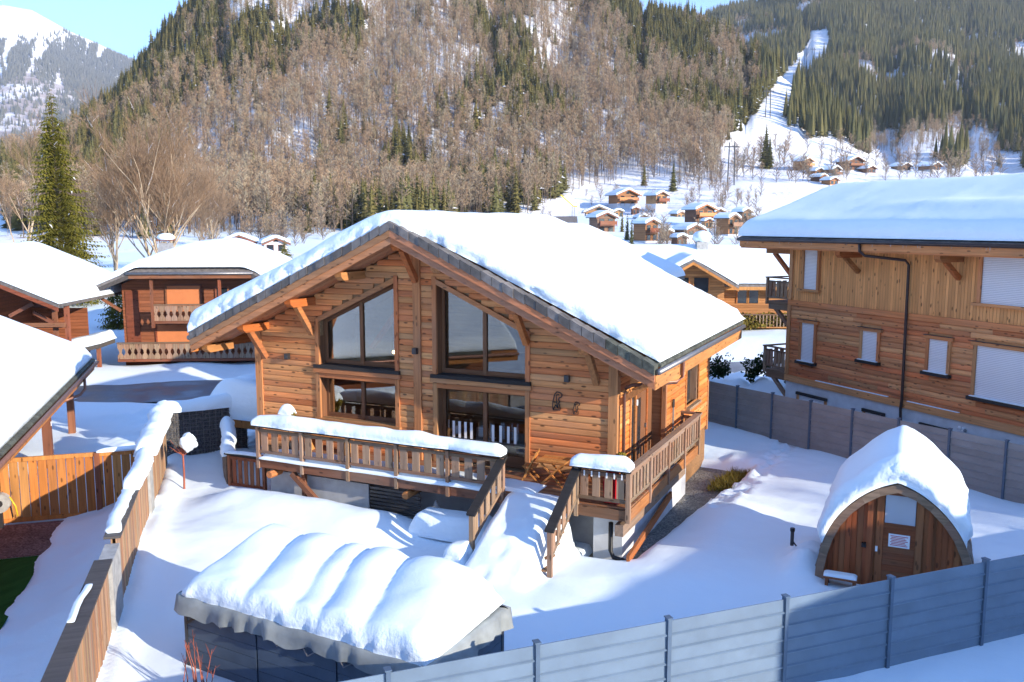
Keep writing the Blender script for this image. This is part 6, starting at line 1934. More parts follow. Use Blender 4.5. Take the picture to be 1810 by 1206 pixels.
# ================================================================== HOUSES FURTHER BACK
def gable_house(name, label, loc, rz, W, D, He, slope, ov, mat, winspec=(), snow=0.45, base=0.0, balcony=None, group=None, trim=None, snow_label=None, chim=None, wood_base=None, fascia=None, wall_x1=None):
    """gable faces local -y, base at z=0"""
    h = thing(name, label, 'house', loc, rz, group)
    zr_ = He + slope * W / 2
    wp = [(-W / 2, -1.0), (W / 2, -1.0), (W / 2, He), (0, zr_), (-W / 2, He)] if wall_x1 is None else [(-W / 2, -1.0), (wall_x1, -1.0), (wall_x1, zr_ - slope * wall_x1), (0, zr_), (-W / 2, He)]
    MB().prism(wp, 'y', 0, D).build('wall', mat, h)
    if base > 0:
        pbox('plinth', -W / 2 - 0.06, W / 2 + 0.06, -0.06, D + 0.06, -1.0, base, M['white_wall'], h)
    o2 = W / 2 + ov
    ze = He - slope * ov + 0.02
    zt = zr_ + 0.02
    rf_ = MB()
    for sg in (-1, 1):
        rf_.prism([(0, zt), (sg * o2, ze), (sg * o2, ze + 0.16), (0, zt + 0.16)][::sg], 'y', -ov * 1.1, D + ov)
    r_o = rf_.build('roof', M['tile'], h)
    for sg in (-1, 1):
        MB().prism([(0, zt - 0.22), (sg * o2, ze - 0.22), (sg * o2, ze - 0.002), (0, zt - 0.002)][::sg], 'y', -ov * 1.1 - 0.02, -ov * 1.1 + 0.05).build('bargeboard', fascia or trim or M['gate_z'], h)
    for (cx, cz, w, hh, kind) in winspec:
        w_ = pbox('window', cx - w / 2, cx + w / 2, -0.05, 0.02, cz, cz + hh, M['dark_glass'] if kind == 'g' else (M['orange_panel'] if kind == 'o' else M['white_wall']), h)
        t = trim or M['gate_z']
        f = 0.07 if w < 1.3 else 0.1
        pbox('frame', cx - w / 2 - f, cx - w / 2, -0.08, 0.02, cz - f, cz + hh + f, t, w_)
        pbox('frame', cx + w / 2, cx + w / 2 + f, -0.08, 0.02, cz - f, cz + hh + f, t, w_)
        pbox('frame', cx - w / 2, cx + w / 2, -0.08, 0.02, cz + hh, cz + hh + f, t, w_)
        if w > 1.4 and kind == 'g':
            pbox('frame', cx - 0.04, cx + 0.04, -0.07, 0.02, cz, cz + hh, t, w_)
    for bz, bw, bd in (balcony or ()):
        b_ = pbox('balcony', -bw / 2, bw / 2, -bd, -0.001, bz - 0.12, bz, trim or M['gate_z'], h)
        pbox('railing', -bw / 2, bw / 2, -bd, -bd + 0.06, bz + 0.1, bz + 0.95, trim or M['gate_z'], b_)
        for s in (-1, 1):
            pbox('post', *sorted((s * bw / 2, s * (bw / 2 - 0.12))), -bd - 0.02, -bd + 0.1, bz - 0.2, bz + 1.05, trim or M['gate_z'], b_)
    if chim:
        cx, cy, ch = chim
        zc = zr_ - slope * abs(cx)
        c_ = MB().add([(cx - .5, cy - .45, zc - .3), (cx + .5, cy - .45, zc - .3), (cx + .5, cy + .45, zc - .3), (cx - .5, cy + .45, zc - .3), (cx - .33, cy - .3, zc + ch), (cx + .33, cy - .3, zc + ch), (cx + .33, cy + .3, zc + ch), (cx - .33, cy + .3, zc + ch)],
                      [(0, 3, 2, 1), (4, 5, 6, 7), (0, 1, 5, 4), (1, 2, 6, 5), (2, 3, 7, 6), (3, 0, 4, 7)]).build('chimney', M['chimney'], r_o)
        pbox('cap', cx - .38, cx + .38, cy - .35, cy + .35, zc + ch + 0.12, zc + ch + 0.18, M['tile'], c_)
    if snow > 0:
        R_ = Matrix.Rotation(rz, 2)
        def fn(U, V):
            z = zt + 0.17 - slope * (np.sqrt(U ** 2 + 0.1) - 0.1)
            if snow_label:
                return loc[0] + math.cos(rz) * U - math.sin(rz) * V, loc[1] + math.sin(rz) * U + math.cos(rz) * V, loc[2] + z
            return U, V, z
        st = 0.3 if W > 9 and snow_label else 0.9
        s_o = snow_pad('roof_snow', -o2 - 0.05, o2 + 0.05, -ov * 1.1 + 0.02, D + ov, fn, snow, (0.3, 0.3, 0.25, 0.3), st, int(abs(loc[0]) * 10) % 97, 0.04, 0.08, parent=None if snow_label else h)
        if snow_label: tag(s_o, snow_label, 'snow')
    return h

# far left house with porch
H1p = uv2xy(-30.6, 47.5)
h1 = gable_house('wooden_house', 'red-brown wooden house with an open porch at the far left', (H1p[0], H1p[1], -1.9), YAW + R(3), 10.5, 9, 5.0, 0.43, 1.1, M['house_boards'],
                 [(-1.5, 2.5, 1.2, 1.5, 'g')], 0.5, trim=M['red_wood'], snow_label='sunlit snow on the roof of the far left porch house', chim=(-0.9, 4.0, 1.3), wall_x1=1.7)
# porch bay at its right: posts, tie beams, balcony front
for X in (5.35, 6.0):
    pbox('porch_post', X, X + 0.22, 0.2, 0.42, -0.3, 4.9, M['red_wood_z'], h1)
for zz, a, b in ((3.4, 4.0, 6.0),):
    pbox('tie_beam', 3.2, 6.2, -0.3, -0.08, zz, zz + 0.22, M['red_wood'], h1)
pbar('brace', (3.3, -0.2, 4.0), (4.6, -0.2, 4.7), 0.16, 0.18, M['red_wood'], h1)
pbar('brace', (5.6, -0.2, 3.6), (4.6, -0.2, 4.2), 0.16, 0.18, M['red_wood'], h1)
pbox('porch_wall', 1.7, 5.0, 5.5, 5.6, -0.5, 3.9, M['house_boards'], h1)
pbox('porch_post', 1.75, 1.97, -0.05, 0.17, -0.3, 5.6, M['red_wood_z'], h1)
pbox('tie_beam', 1.9, 6.1, 0.2, 0.4, 3.3, 3.5, M['red_wood'], h1)
pbox('parapet', 2.4, 6.6, -1.4, -1.25, 0.3, 1.35, M['oldwood_cap'], h1)
# half-hipped house
H2p = uv2xy(-19.3, 54.0)
H2L = Vector((H2p[0], H2p[1], -1.6)); H2R = YAW + R(4)
h2 = thing('wooden_house', 'red-brown house with carved balconies and a half-hipped roof', 'house', H2L, H2R)
Wd, He2, sl2 = 9.6, 5.1, 0.42
MB().prism([(-4.6, -0.5), (4.8, -0.5), (4.8, 5.0), (2.6, 5.9), (-2.6, 5.9), (-4.6, 5.0)], 'y', 0, 9).build('wall', M['house_boards'], h2)
# roof planes: left and right slopes plus the clipped hip in front
rf = MB()
ax, ey, rz2 = 6.55, -1.6, 7.35
hipx, hipz = 3.6, 7.35 - 0.42 * 3.6
ezl = 7.35 - 0.42 * ax
def slab(mb, pts, t=0.16):
    n = len(pts)
    lo = [(a, b, c - t) for a, b, c in pts]
    mb.add(list(pts) + lo, [tuple(range(n)), tuple(range(2 * n - 1, n - 1, -1))] + [(i, n + i, n + (i + 1) % n, (i + 1) % n) for i in range(n)])
slab(rf, [(-ax, ey, ezl), (-hipx, ey, hipz), (0, ey + 2.8, rz2), (0, 10.4, rz2), (-ax, 10.4, ezl)])
slab(rf, [(hipx, ey, hipz), (ax, ey, ezl), (ax, 10.4, ezl), (0, 10.4, rz2), (0, ey + 2.8, rz2)])
slab(rf, [(-hipx, ey, hipz), (hipx, ey, hipz), (0, ey + 2.8, rz2)])
rfo = rf.build('roof', M['tile'], h2)
for sg in (-1, 1):
    MB().prism([(sg * hipx, hipz - 0.17), (sg * hipx, hipz - 0.42), (sg * ax, ezl - 0.42), (sg * ax, ezl - 0.17)][::sg], 'y', ey - 0.02, ey + 0.05).build('bargeboard', M['oldwood_cap'], h2)
pbox('fascia', -hipx, hipx, ey, ey + 0.05, hipz - 0.4, hipz - 0.17, M['red_wood'], h2)
MB().tube([(-hipx - .1, ey - 0.08, hipz - 0.1), (hipx + .1, ey - 0.08, hipz - 0.1)], 0.08, 8).build('gutter', M['zinc'], h2, True)
cc = MB().add([(-3.4, 2.6, 5.7), (-2.2, 2.6, 5.7), (-2.2, 3.7, 5.7), (-3.4, 3.7, 5.7), (-3.15, 2.85, 7.45), (-2.45, 2.85, 7.45), (-2.45, 3.45, 7.45), (-3.15, 3.45, 7.45)],
         [(0, 3, 2, 1), (4, 5, 6, 7), (0, 1, 5, 4), (1, 2, 6, 5), (2, 3, 7, 6), (3, 0, 4, 7)]).build('chimney', M['chimney'], rfo)
pbox('cap', -3.3, -2.3, 2.7, 3.6, 7.6, 7.66, M['red_wood'], cc)
for z_ in (0.55, 2.85):
    x0, x1 = (-4.6, 4.8) if z_ < 1 else (-2.4, 4.8)
    b_ = pbox('balcony', x0, x1, ey + 0.3, -0.001, z_ - 0.15, z_, M['red_wood'], h2)
    pbox('handrail', x0, x1, ey + 0.25, ey + 0.42, z_ + 0.95, z_ + 1.03, M['rail_x'], b_)
    n = int((x1 - x0) / 0.36)
    for k in range(n):
        # fretwork boards: waisted outline with a lozenge gap between neighbours
        cx = x0 + 0.18 + k * 0.36
        MB().prism([(cx - .17, z_ + .02), (cx + .17, z_ + .02), (cx + .17, z_ + .22), (cx + .06, z_ + .4), (cx + .09, z_ + .55), (cx + .17, z_ + .68), (cx + .17, z_ + .93), (cx - .17, z_ + .93), (cx - .17, z_ + .68), (cx - .09, z_ + .55), (cx - .06, z_ + .4), (cx - .17, z_ + .22)], 'y', ey + 0.31, ey + 0.345).build('fretwork_board', M['rail_z'], b_)
    if z_ > 1:
        for xx in (-2.4, 1.6, 4.7):
            pbox('post', xx - 0.08, xx + 0.08, ey + 0.24, ey + 0.4, z_ - 0.4, hipz - 0.4, M['red_wood_z'], b_)
for (x0, x1, z0, z1, m) in ((-1.9, 0.1, 3.0, 4.9, 'o'), (1.1, 1.75, 3.75, 4.75, 'g'), (2.9, 3.5, 3.75, 4.75, 'g'), (-2.6, -0.2, 0.7, 2.5, 'o')):
    w_ = pbox('shutter_door' if m == 'o' else 'window', x0, x1, -0.05, 0.0, z0, z1, M['orange_panel'] if m == 'o' else M['dark_glass'], h2)
    for a, b, c, d in ((x0 - .1, x0, z0 - .1, z1 + .1), (x1, x1 + .1, z0 - .1, z1 + .1), (x0, x1, z1, z1 + .1), (x0, x1, z0 - .1, z0)):
        pbox('frame', a, b, -0.09, 0.0, c, d, M['red_wood'], w_)
pbar('brace', (-4.6, -0.3, 3.4), (-5.9, -0.3, 4.3), 0.16, 0.16, M['red_wood'], h2)
pbox('panel', -4.4, -3.6, -0.06, 0.0, 0.6, 4.6, M['red_wood'], h2)
def h2_fn(U, V):
    z = np.minimum(rz2 - 0.42 * (np.sqrt(U ** 2 + .3) - .2), hipz + (V - ey) * (rz2 - hipz) / 2.8 + 0.25)
    z = np.where(np.abs(U) < hipx + 0.4, z, rz2 - 0.42 * np.abs(U)) + 0.02
    c, s = math.cos(H2R), math.sin(H2R)
    return H2L.x + c * U - s * V, H2L.y + s * U + c * V, H2L.z + z
tag(snow_pad('roof_snow', -ax - 0.1, ax + 0.1, ey + 0.02, 10.5, h2_fn, 0.42, (0.5, 0.5, 0.25, 0.5), 0.3, 95, 0.05, 0.1), 'bright snow on the half-hipped roof behind the garden', 'snow')
tag(MB().ball((0, 0, 0), 0.55, 14, 8, 3, 0.1, 0.5).build('chimney_snow', M['snow'], None, True), 'round snow cap on the chimney of the half-hipped house', 'snow').location = H2L + Matrix.Rotation(H2R, 3, 'Z') @ Vector((-2.8, 3.15, 7.8))
tag(MB().ball((0, 0, 0), 0.5, 14, 8, 4, 0.1, 0.5).build('chimney_snow', M['snow'], None, True), 'round snow cap on the chimney of the far left porch house', 'snow').location = Vector((H1p[0], H1p[1], -1.9)) + Matrix.Rotation(YAW + R(3), 3, 'Z') @ Vector((-0.9, 4.0, 8.3))
# lean-to stair roof beside the half-hipped house
ls = thing('stair_roof', 'snow-covered lean-to roof beside the half-hipped house', 'roof', (H2L.x - 5.9, H2L.y - 4.6, -1.7), H2R)
MB().prism([(-3.0, 0.3), (2.2, 1.5), (2.2, 1.75), (-3.0, 0.55)], 'y', -1.2, 1.2).build('roof', M['oldwood_cap'], ls)
pbox('post', 1.9, 2.1, -1.0, -0.8, -0.3, 1.5, M['red_wood_z'], ls)
pbox('post', -2.6, -2.4, -1.0, -0.8, -0.3, 0.5, M['red_wood_z'], ls)
def ls_fn(U, V):
    c, s = math.cos(H2R), math.sin(H2R)
    return H2L.x - 5.9 + c * U - s * V, H2L.y - 4.6 + s * U + c * V, -1.7 + 0.56 + 0.23 * (U + 3.0)
tag(snow_pad('roof_snow', -3.1, 2.25, -1.3, 1.3, ls_fn, 0.6, (0.5, 0.3, 0.35, 0.35), 0.3, 97, 0.05, 0.15), 'shaded snow on the lean-to roof left of the half-hipped house', 'snow')

# low shed roof with hanging snow at the chalet's left corner
sh_ = thing('lean_to_shed', 'low woodshed roof at the left corner of the main chalet', 'shed', (-22.3, 26.2, -1.5), 0.0)
pbox('roof', -2.2, 2.2, -1.4, 1.6, 1.15, 1.3, M['rim'], sh_)
pbox('fascia', -2.2, 2.2, -1.45, -1.4, 1.0, 1.28, M['gate_z'], sh_)
for x_ in (-2.0, 1.8):
    pbox('post', x_, x_ + 0.16, -1.2, -1.04, 0, 1.15, M['red_wood_z'], sh_)
tag(snow_pad('shed_snow', -2.3, 2.3, -1.5, 1.7, lambda U, V: (-22.3 + U, 26.2 + V, -0.19 + 0 * U), 1.35, (0.7, 0.5, 0.35, 0.6), 0.15, 99, 0.06, 0.12, bulge=0.1), 'huge block of snow on the low woodshed beside the chalet', 'snow')

# house behind on the right, long roof with a cross gable
BRp = uv2xy(14.5, 69.0)
BRL = (BRp[0], BRp[1], -0.3); BRR = YAW - R(4)
br = thing('wooden_house', 'orange wooden house with long snowy roof and cross gable behind the chalet', 'house', BRL, BRR)
pbox('wall', -9, 9, 0, 9, -1.5, 3.1, M['house_boards_lt'], br)
MB().prism([(0, 3.1), (9, 3.1), (4.5, 5.3)], 'x', -9, 9).build('gable_wall', M['house_boards_lt'], br)
rf = MB().prism([(-1.2, 2.7), (4.5, 5.35), (10.2, 2.7), (10.2, 2.52), (4.5, 5.17), (-1.2, 2.52)][::-1], 'x', -10, 10).build('roof', M['tile'], br)
pbox('fascia', -10, 10, -1.25, -1.18, 2.3, 2.56, M['gate_z'], br)
MB().prism([(-3.2, -1.5), (1.8, -1.5), (1.8, 2.9), (-0.7, 4.35), (-3.2, 2.9)], 'y', -2.2, 3).build('gable_wall', M['house_boards_lt'], br)
for sg in (-1, 1):
    MB().prism([(-0.7, 4.75), (-0.7 + sg * 3.4, 2.75), (-0.7 + sg * 3.4, 2.55), (-0.7, 4.55)][::-sg], 'y', -3.2, 4.0).build('cross_roof', M['tile'], rf)
    MB().prism([(-0.7, 4.54), (-0.7 + sg * 3.4, 2.54), (-0.7 + sg * 3.4, 2.32), (-0.7, 4.32)][::-sg], 'y', -3.22, -3.12).build('bargeboard', M['gate_z'], br)
for (x0, x1, z0, z1) in ((3.2, 3.9, 1.2, 2.3), (4.1, 4.8, 1.2, 2.3), (-1.9, -0.9, 2.2, 3.3), (-0.5, 0.6, 2.2, 3.3)):
    yy = -2.23 if x1 < 1 else -0.03
    w_ = pbox('window', x0, x1, yy - 0.02, yy + 0.03, z0, z1, M['dark_glass'], br)
    for a, b in ((x0 - .08, x0), (x1, x1 + .08)):
        pbox('frame', a, b, yy - 0.05, yy + 0.03, z0, z1, M['gate_z'], w_)
bb = pbox('balcony', 2.0, 8.8, -1.5, 0, -0.6, -0.5, M['gate_z'], br)
pbox('handrail', 2.0, 8.8, -1.52, -1.42, 0.4, 0.48, M['rail_x'], bb)
for k in range(26):
    pbox('baluster', 2.05 + k * 0.26, 2.13 + k * 0.26, -1.5, -1.46, -0.5, 0.4, M['rail_z'], bb)
pbox('chimney', 0.4, 1.3, 3.2, 4.1, 4.3, 5.9, M['concrete'], rf)
def br_fn(U, V):
    z = 5.36 - 0.464 * (np.sqrt((V - 4.5) ** 2 + .2) - .2)
    cg = 4.78 - 0.588 * (np.sqrt((U + 0.7) ** 2 + .1) - .1)
    z = np.where(V < 4.5, np.maximum(z, np.where(np.abs(U + 0.7) < 3.4, cg, -9)), z)
    c, s = math.cos(BRR), math.sin(BRR)
    return BRL[0] + c * U - s * V, BRL[1] + s * U + c * V, BRL[2] + z + 0.02
tag(snow_pad('roof_snow', -10, 10, -1.2, 10.2, br_fn, 0.42, (0.35, 0.35, 0.25, 0.4), 0.3, 101, 0.04, 0.06), 'snow on the long roof of the orange house behind the chalet', 'snow')
def br_cg(U, V):
    c, s = math.cos(BRR), math.sin(BRR)
    return BRL[0] + c * (U - 0.7) - s * V, BRL[1] + s * (U - 0.7) + c * V, BRL[2] + 4.78 - 0.588 * (np.sqrt(U ** 2 + .1) - .1)
tag(snow_pad('roof_snow', -3.4, 3.4, -3.15, -1.1, br_cg, 0.42, (0.25, 0.25, 0.2, 0.05), 0.25, 103, 0.04, 0.06), 'snow on the cross gable of the orange house', 'snow')
tag(MB().ball((0, 0, 0), 0.75, 14, 8, 7, 0.15, 0.7).build('chimney_snow', M['snow'], None, True), 'snow lump on the chimney of the orange house', 'snow').location = Vector(BRL) + Matrix.Rotation(BRR, 3, 'Z') @ Vector((0.85, 3.65, 6.3))

# hedges
def hedge(name, label, p0, p1, h, w, n, mat, seed, s=0.10):
    g = np.random.default_rng(seed)
    f = g.random(n)
    x = p0[0] + (p1[0] - p0[0]) * f + g.normal(0, w * .4, n); y = p0[1] + (p1[1] - p0[1]) * f + g.normal(0, w * .4, n)
    z = gz(x, y) + g.uniform(0.1, 1, n) ** 0.6 * h * (0.7 + 0.3 * np.sin(f * 37 + seed))
    a = g.normal(0, 1, (n, 3)); a *= (s * g.uniform(.6, 1.3, n) / np.linalg.norm(a, axis=1))[:, None]
    b = np.cross(a, g.normal(0, 1, (n, 3))); b *= (s * .7 / np.linalg.norm(b, axis=1))[:, None]
    q = np.stack([x, y, z], 1)
    V = np.stack([q - a, q + b, q + a, q - b], 1).reshape(-1, 3)
    o = np_mesh(name, V, np.arange(4 * n).reshape(n, 4), mat, smooth=False)
    return tag(o, label, 'hedge')
hedge('hedge', 'olive yellow clipped hedge along the far side of the road', uv2xy(12.5, 66.5), uv2xy(24, 68.5), 1.25, 0.9, 5200, M['leaf_hedge'], 3, 0.13)
for k, (u0, v0, u1, v1, hh, nn_) in enumerate([(9.6, 45.5, 11.2, 45.0, 0.9, 900), (12.0, 44.3, 13.2, 44.0, 0.8, 700), (13.8, 43.2, 15.2, 42.6, 0.9, 800)]):
    hedge('laurel_shrub', ['dark green shrub poking from the snow, nearest the chalet, behind the fence', 'dark green shrub poking from the snow, middle one behind the fence', 'dark green shrub poking from the snow beside the right building'][k],
          uv2xy(u0, v0), uv2xy(u1, v1), hh + 0.5, 0.35, nn_, M['leaf_dark'], 20 + k, 0.09)
blades('dry_grass', [(-5.75, 29.2), (-5.6, 29.8), (-5.5, 30.4), (-5.8, 28.6)], 0.22, M['leaf_hedge'], 1600, 0.42, 'patch of dry yellow grass at the end of the gravel trench', w=0.014)

# ================================================================== VILLAGE ON THE SLOPE
VM_ = [plank_relief('honey_boards', (0.33, 0.16, 0.07), 'x', 0.2, 0.3, 0.35), plank_relief('pale_boards', (0.42, 0.24, 0.11), 'x', 0.2, 0.3, 0.3), plank_relief('brown_boards', (0.17, 0.085, 0.05), 'x', 0.2, 0.3, 0.4), plank_relief('grey_brown_boards', (0.24, 0.15, 0.10), 'x', 0.2, 0.3, 0.4)]
VT_ = [M['rail_x'], M['rail_z'], M['red_wood'], M['rb_trim']]
def village(p, ybase, wpx, label, mat, rz=0.0, storeys=2, base=1.6, asp=0.9, balc=True, slope=0.42, name='village_chalet'):
    v = v_for_y(p, ybase)
    W = wpx * 0.9 / PX_ * v
    x, y = pv2xy(p, v)
    z = float(hill(p, v))
    wall = W * 0.84
    He = 1.95 * storeys + base * 0.5
    ws = []
    nw = max(2, int(wall / 2.4))
    for s in range(storeys):
        for k in range(nw):
            ws.append(((k + 0.5) * wall / nw - wall / 2, base * 0.5 + 0.55 + s * 1.95, min(1.3, wall / nw * 0.55), 1.05, 'g'))
    ws.append((0, He + 0.2, min(1.6, wall * 0.16), slope * wall * 0.28, 'g'))
    bal = [(base * 0.5 + 1.95 * (storeys - 1) + 0.1, wall * 0.96, 1.3)] if balc else []
    return gable_house(name, label, (float(x), float(y), z - 0.4), YAW + R(8) - rz, wall, wall * asp, He, slope, W * 0.11, mat, ws, 0.5, base, bal, trim=VT_[int(p) % 4])
village(1107, 371, 52, 'big light timber chalet with two balconies highest in the village', VM_[0], R(-12), 2, 2.2)
village(1166, 374, 36, 'pale timber chalet on a stone base right of the highest one', VM_[1], R(-28), 2, 2.6)
village(1057, 393, 58, 'long low chalet with orange beams below the highest one', VM_[1], R(8), 1, 2.6, 0.7)
village(1070, 416, 46, 'pinkish brown chalet above the road with garden trees beside it', VM_[3], R(-14), 2, 1.2)
village(1150, 429, 42, 'bright orange chalet with deep eaves near the road', VM_[0], R(-30), 2, 0.8)
village(1180, 427, 22, 'small brown garden house near the road', VM_[2], R(-10), 1, 0.5, 0.9, False)
village(1122, 381, 16, 'tiny timber hut under the highest chalet', VM_[2], R(0), 1, 0.4, 0.9, False)
village(1243, 401, 50, 'large brown chalet with long balcony right in the village', VM_[2], R(-16), 2, 1.4)
village(1226, 426, 46, 'grey brown barn-like chalet in front of the large brown one', VM_[3], R(-20), 1, 1.6, 1.0, False)
village(1293, 418, 38, 'chalet half hidden by the right building\'s roof edge', VM_[0], R(-32), 2, 0.8)
village(1250, 405, 20, 'small gable of a shed before the large brown chalet', VM_[1], R(-10), 1, 0.3, 0.8, False)
village(1419, 305, 32, 'orange chalet highest left in the right-hand hamlet', VM_[0], R(-25), 2, 0.6)
village(1440, 314, 27, 'small orange chalet below the highest one in the right-hand hamlet', VM_[0], R(-20), 1, 0.6, 1.0, False)
village(1468, 312, 34, 'brown chalet in the middle of the right-hand hamlet', VM_[3], R(-30), 1, 1.0)
village(1502, 305, 44, 'large dark chalet in the right-hand hamlet', VM_[2], R(-15), 2, 0.6)
village(1447, 324, 26, 'low snowy-roofed chalet at the hamlet\'s lower edge', VM_[2], R(-25), 1, 0.4, 1.0, False)
village(1466, 329, 26, 'orange gable just above the right building\'s snow roof', VM_[0], R(-20), 1, 0.4, 1.0, False)
village(1590, 304, 30, 'snowy-roofed chalet behind bare trees right of the hamlet', VM_[3], R(-20), 1, 0.6, 1.0, False)
village(1642, 305, 34, 'brown chalet at the hamlet\'s far right end', VM_[2], R(-25), 1, 0.8, 1.0, False)
village(426, 447, 64, 'small brown house with wide white roof behind the left garden', VM_[2], R(-4), 1, 0.8, 0.8)
village(490, 449, 52, 'small pale house beside a round conifer behind the chalet roof', M['white_wall'], R(-14), 1, 0.6, 1.0, False)
village(1136, 397, 24, 'small brown chalet between the long one and the large brown one', VM_[2], R(-12), 1, 0.5, 1.0, False)
village(1201, 390, 24, 'small pale chalet up the slope left of the large brown one', VM_[1], R(-22), 1, 0.6, 1.0, False)
village(1092, 386, 20, 'tiny pale hut directly below the highest chalet\'s left corner', VM_[1], R(-5), 1, 0.3, 0.9, False)
village(1268, 388, 28, 'brown chalet right behind the large brown one', VM_[3], R(-24), 1, 0.8)
village(1204, 437, 26, 'low brown shed by the road hedge', VM_[2], R(-15), 1, 0.3, 1.0, False)
village(1316, 404, 30, 'grey brown chalet at the right end above the building\'s eave', VM_[3], R(-28), 2, 0.6)
village(1022, 419, 28, 'pale low house beside the open shelter', VM_[1], R(-18), 1, 0.5, 1.0, False)
village(1530, 309, 26, 'small brown chalet right of the large dark one in the hamlet', VM_[2], R(-18), 1, 0.5, 1.0, False)
# open shelter with dark roof
v9 = v_for_y(996, 407); x9, y9 = pv2xy(996, v9)
s9 = thing('open_shelter', 'open shelter with bare dark roof left of the village', 'shelter', (float(x9), float(y9), float(hill(996, v9)) - 0.3), YAW - R(8))
W9 = 46 / PX_ * v9
MB().prism([(-2.2, 2.3), (0, 3.7), (2.2, 2.3), (2.2, 2.1), (0, 3.45), (-2.2, 2.1)][::-1], 'x', -W9 / 2, W9 / 2).build('roof', M['tile'], s9)
for sx in (-0.42, 0, 0.42):
    for sy in (-1.6, 1.6):
        pbox('post', sx * W9 - 0.15, sx * W9 + 0.15, sy - 0.15, sy + 0.15, -0.3, 2.2, M['white_wall'], s9)
pbox('plinth', -W9 * .46, W9 * .46, -1.9, 1.9, -0.6, 0.3, M['concrete'], s9)
# garden cypresses
cyp = spruce_mesh('cypress', 5.5, 0.62, 16, 8, [M['bark'], M['needles']], 401, jag=2, lower=0.02, drop=-0.8)
gth = spruce_mesh('cypress_gold', 5.0, 0.9, 16, 8, [M['bark'], M['leaf_thuja']], 402, jag=2, lower=0.02, drop=-0.6)
for k, (p_, yb, s_, me_, lb) in enumerate([(1098, 416, 1.0, cyp, 'leftmost of three slim cypresses in the village'), (1107, 426, 1.05, cyp, 'middle of three slim cypresses in the village'), (1115, 438, 1.0, cyp, 'rightmost of three slim cypresses in the village'),
                               (1084, 399, 0.9, gth, 'bushy golden conifer above the pinkish chalet'), (1053, 402, 0.9, gth, 'second golden conifer, by the long low chalet')]):
    v_ = v_for_y(p_, yb); x_, y_ = pv2xy(p_, v_)
    plant(me_, 'cypress', lb, 'tree', None, x_, y_, float(hill(p_, v_)) - 0.2, k, s_)
# spruces standing alone on the slope
for k, (p_, yb, H_, lb) in enumerate([(885, 378, 11, 'left of two dark spruces beside the roof ridge'), (912, 378, 15, 'right and taller of two dark spruces beside the roof ridge'), (1135, 330, 9, 'lone spruce above the highest chalet'), (1186, 340, 11, 'dense spruce pair right above the village'),
                                      (1345, 300, 19, 'tall lone spruce on the ski run'), (1352, 302, 14, 'shorter spruce beside the tall one on the ski run'), (1750, 297, 9, 'yellowish spruce above the right building\'s roof')]):
    v_ = v_for_y(p_, yb); x_, y_ = pv2xy(p_, v_)
    me_ = spruce_mesh('lone_spruce', H_, H_ * 0.17, 22, 11, [M['bark'], M['needles']], 420 + k)
    plant(me_, 'spruce_tree', lb, 'tree', None, x_, y_, float(hill(p_, v_)) - 0.3, k, 1.0)
# bare bushes and small trees between the houses
BUSH = [bare_mesh('bare_bush', 5.5, [M['bark'], M['twigs']], 500 + k, 34, 12, 0.08, 0.42, 0.035) for k in range(3)]
rng2 = np.random.default_rng(5)
k = 0
for _ in range(900):
    p_ = rng2.uniform(930, 1340); yb = rng2.uniform(300, 447)
    if k >= 110: break
    dens_ = 1.0 if yb > 428 else (0.9 if (p_ > 1180 and yb < 372) or (p_ > 1250) else 0.12)
    if p_ < 1100 and yb > 425: dens_ = 0.1
    if rng2.uniform() > dens_: continue
    v_ = v_for_y(p_, yb); x_, y_ = pv2xy(p_, v_)
    plant(BUSH[k % 3], 'bare_bush', 'brown leafless bush among the village gardens', 'bush', 'bare bushes in the village', x_, y_, float(hill(p_, v_)) - 0.2, rng2.uniform(0, 6), rng2.uniform(0.5, 1.1) * (1.5 if yb < 330 else 1.0))
    k += 1
k = 0
for _ in range(600):
    p_ = rng2.uniform(1290, 1760); yb = rng2.uniform(255, 330)
    if k >= 90: break
    lim_ = np.interp(p_, [1290, 1400, 1450, 1760], [300, 262, 268, 285])
    if yb < lim_: continue
    v_ = v_for_y(p_, yb); x_, y_ = pv2xy(p_, v_)
    plant(BUSH[k % 3], 'bare_bush', 'brown leafless bush on the slope around the right-hand hamlet', 'bush', 'bare bushes around the hamlet', x_, y_, float(hill(p_, v_)) - 0.2, rng2.uniform(0, 6), rng2.uniform(0.8, 1.9))
    k += 1
k = 0
for _ in range(60):
    p_ = rng2.uniform(360, 600); yb = rng2.uniform(404, 440)
    v_ = v_for_y(p_, yb); x_, y_ = pv2xy(p_, v_)
    plant(BUSH[k % 3], 'bare_bush', 'brown leafless bush in the field behind the left houses', 'bush', 'bare bushes behind the left houses', x_, y_, float(hill(p_, v_)) - 0.2, rng2.uniform(0, 6), rng2.uniform(0.6, 1.3))
    k += 1
# construction crane beside the long chalet
vc = v_for_y(1012, 396); xc, yc = pv2xy(1012, vc)
crn = thing('crane', 'small yellow construction crane left of the village', 'crane', (float(xc), float(yc), float(hill(1012, vc))), YAW)
for a in (-0.3, 0.3):
    for b in (-0.3, 0.3):
        pbar('mast_leg', (a, b, 0), (a, b, 5.0), 0.1, 0.1, M['zinc'], crn)
pbar('jib', (0, 0, 5.0), (-3.6, 0, 8.2), 0.3, 0.3, M['yellow'], crn)
pbar('counter_jib', (0, 0, 5.0), (1.2, 0, 4.9), 0.3, 0.3, M['yellow'], crn)
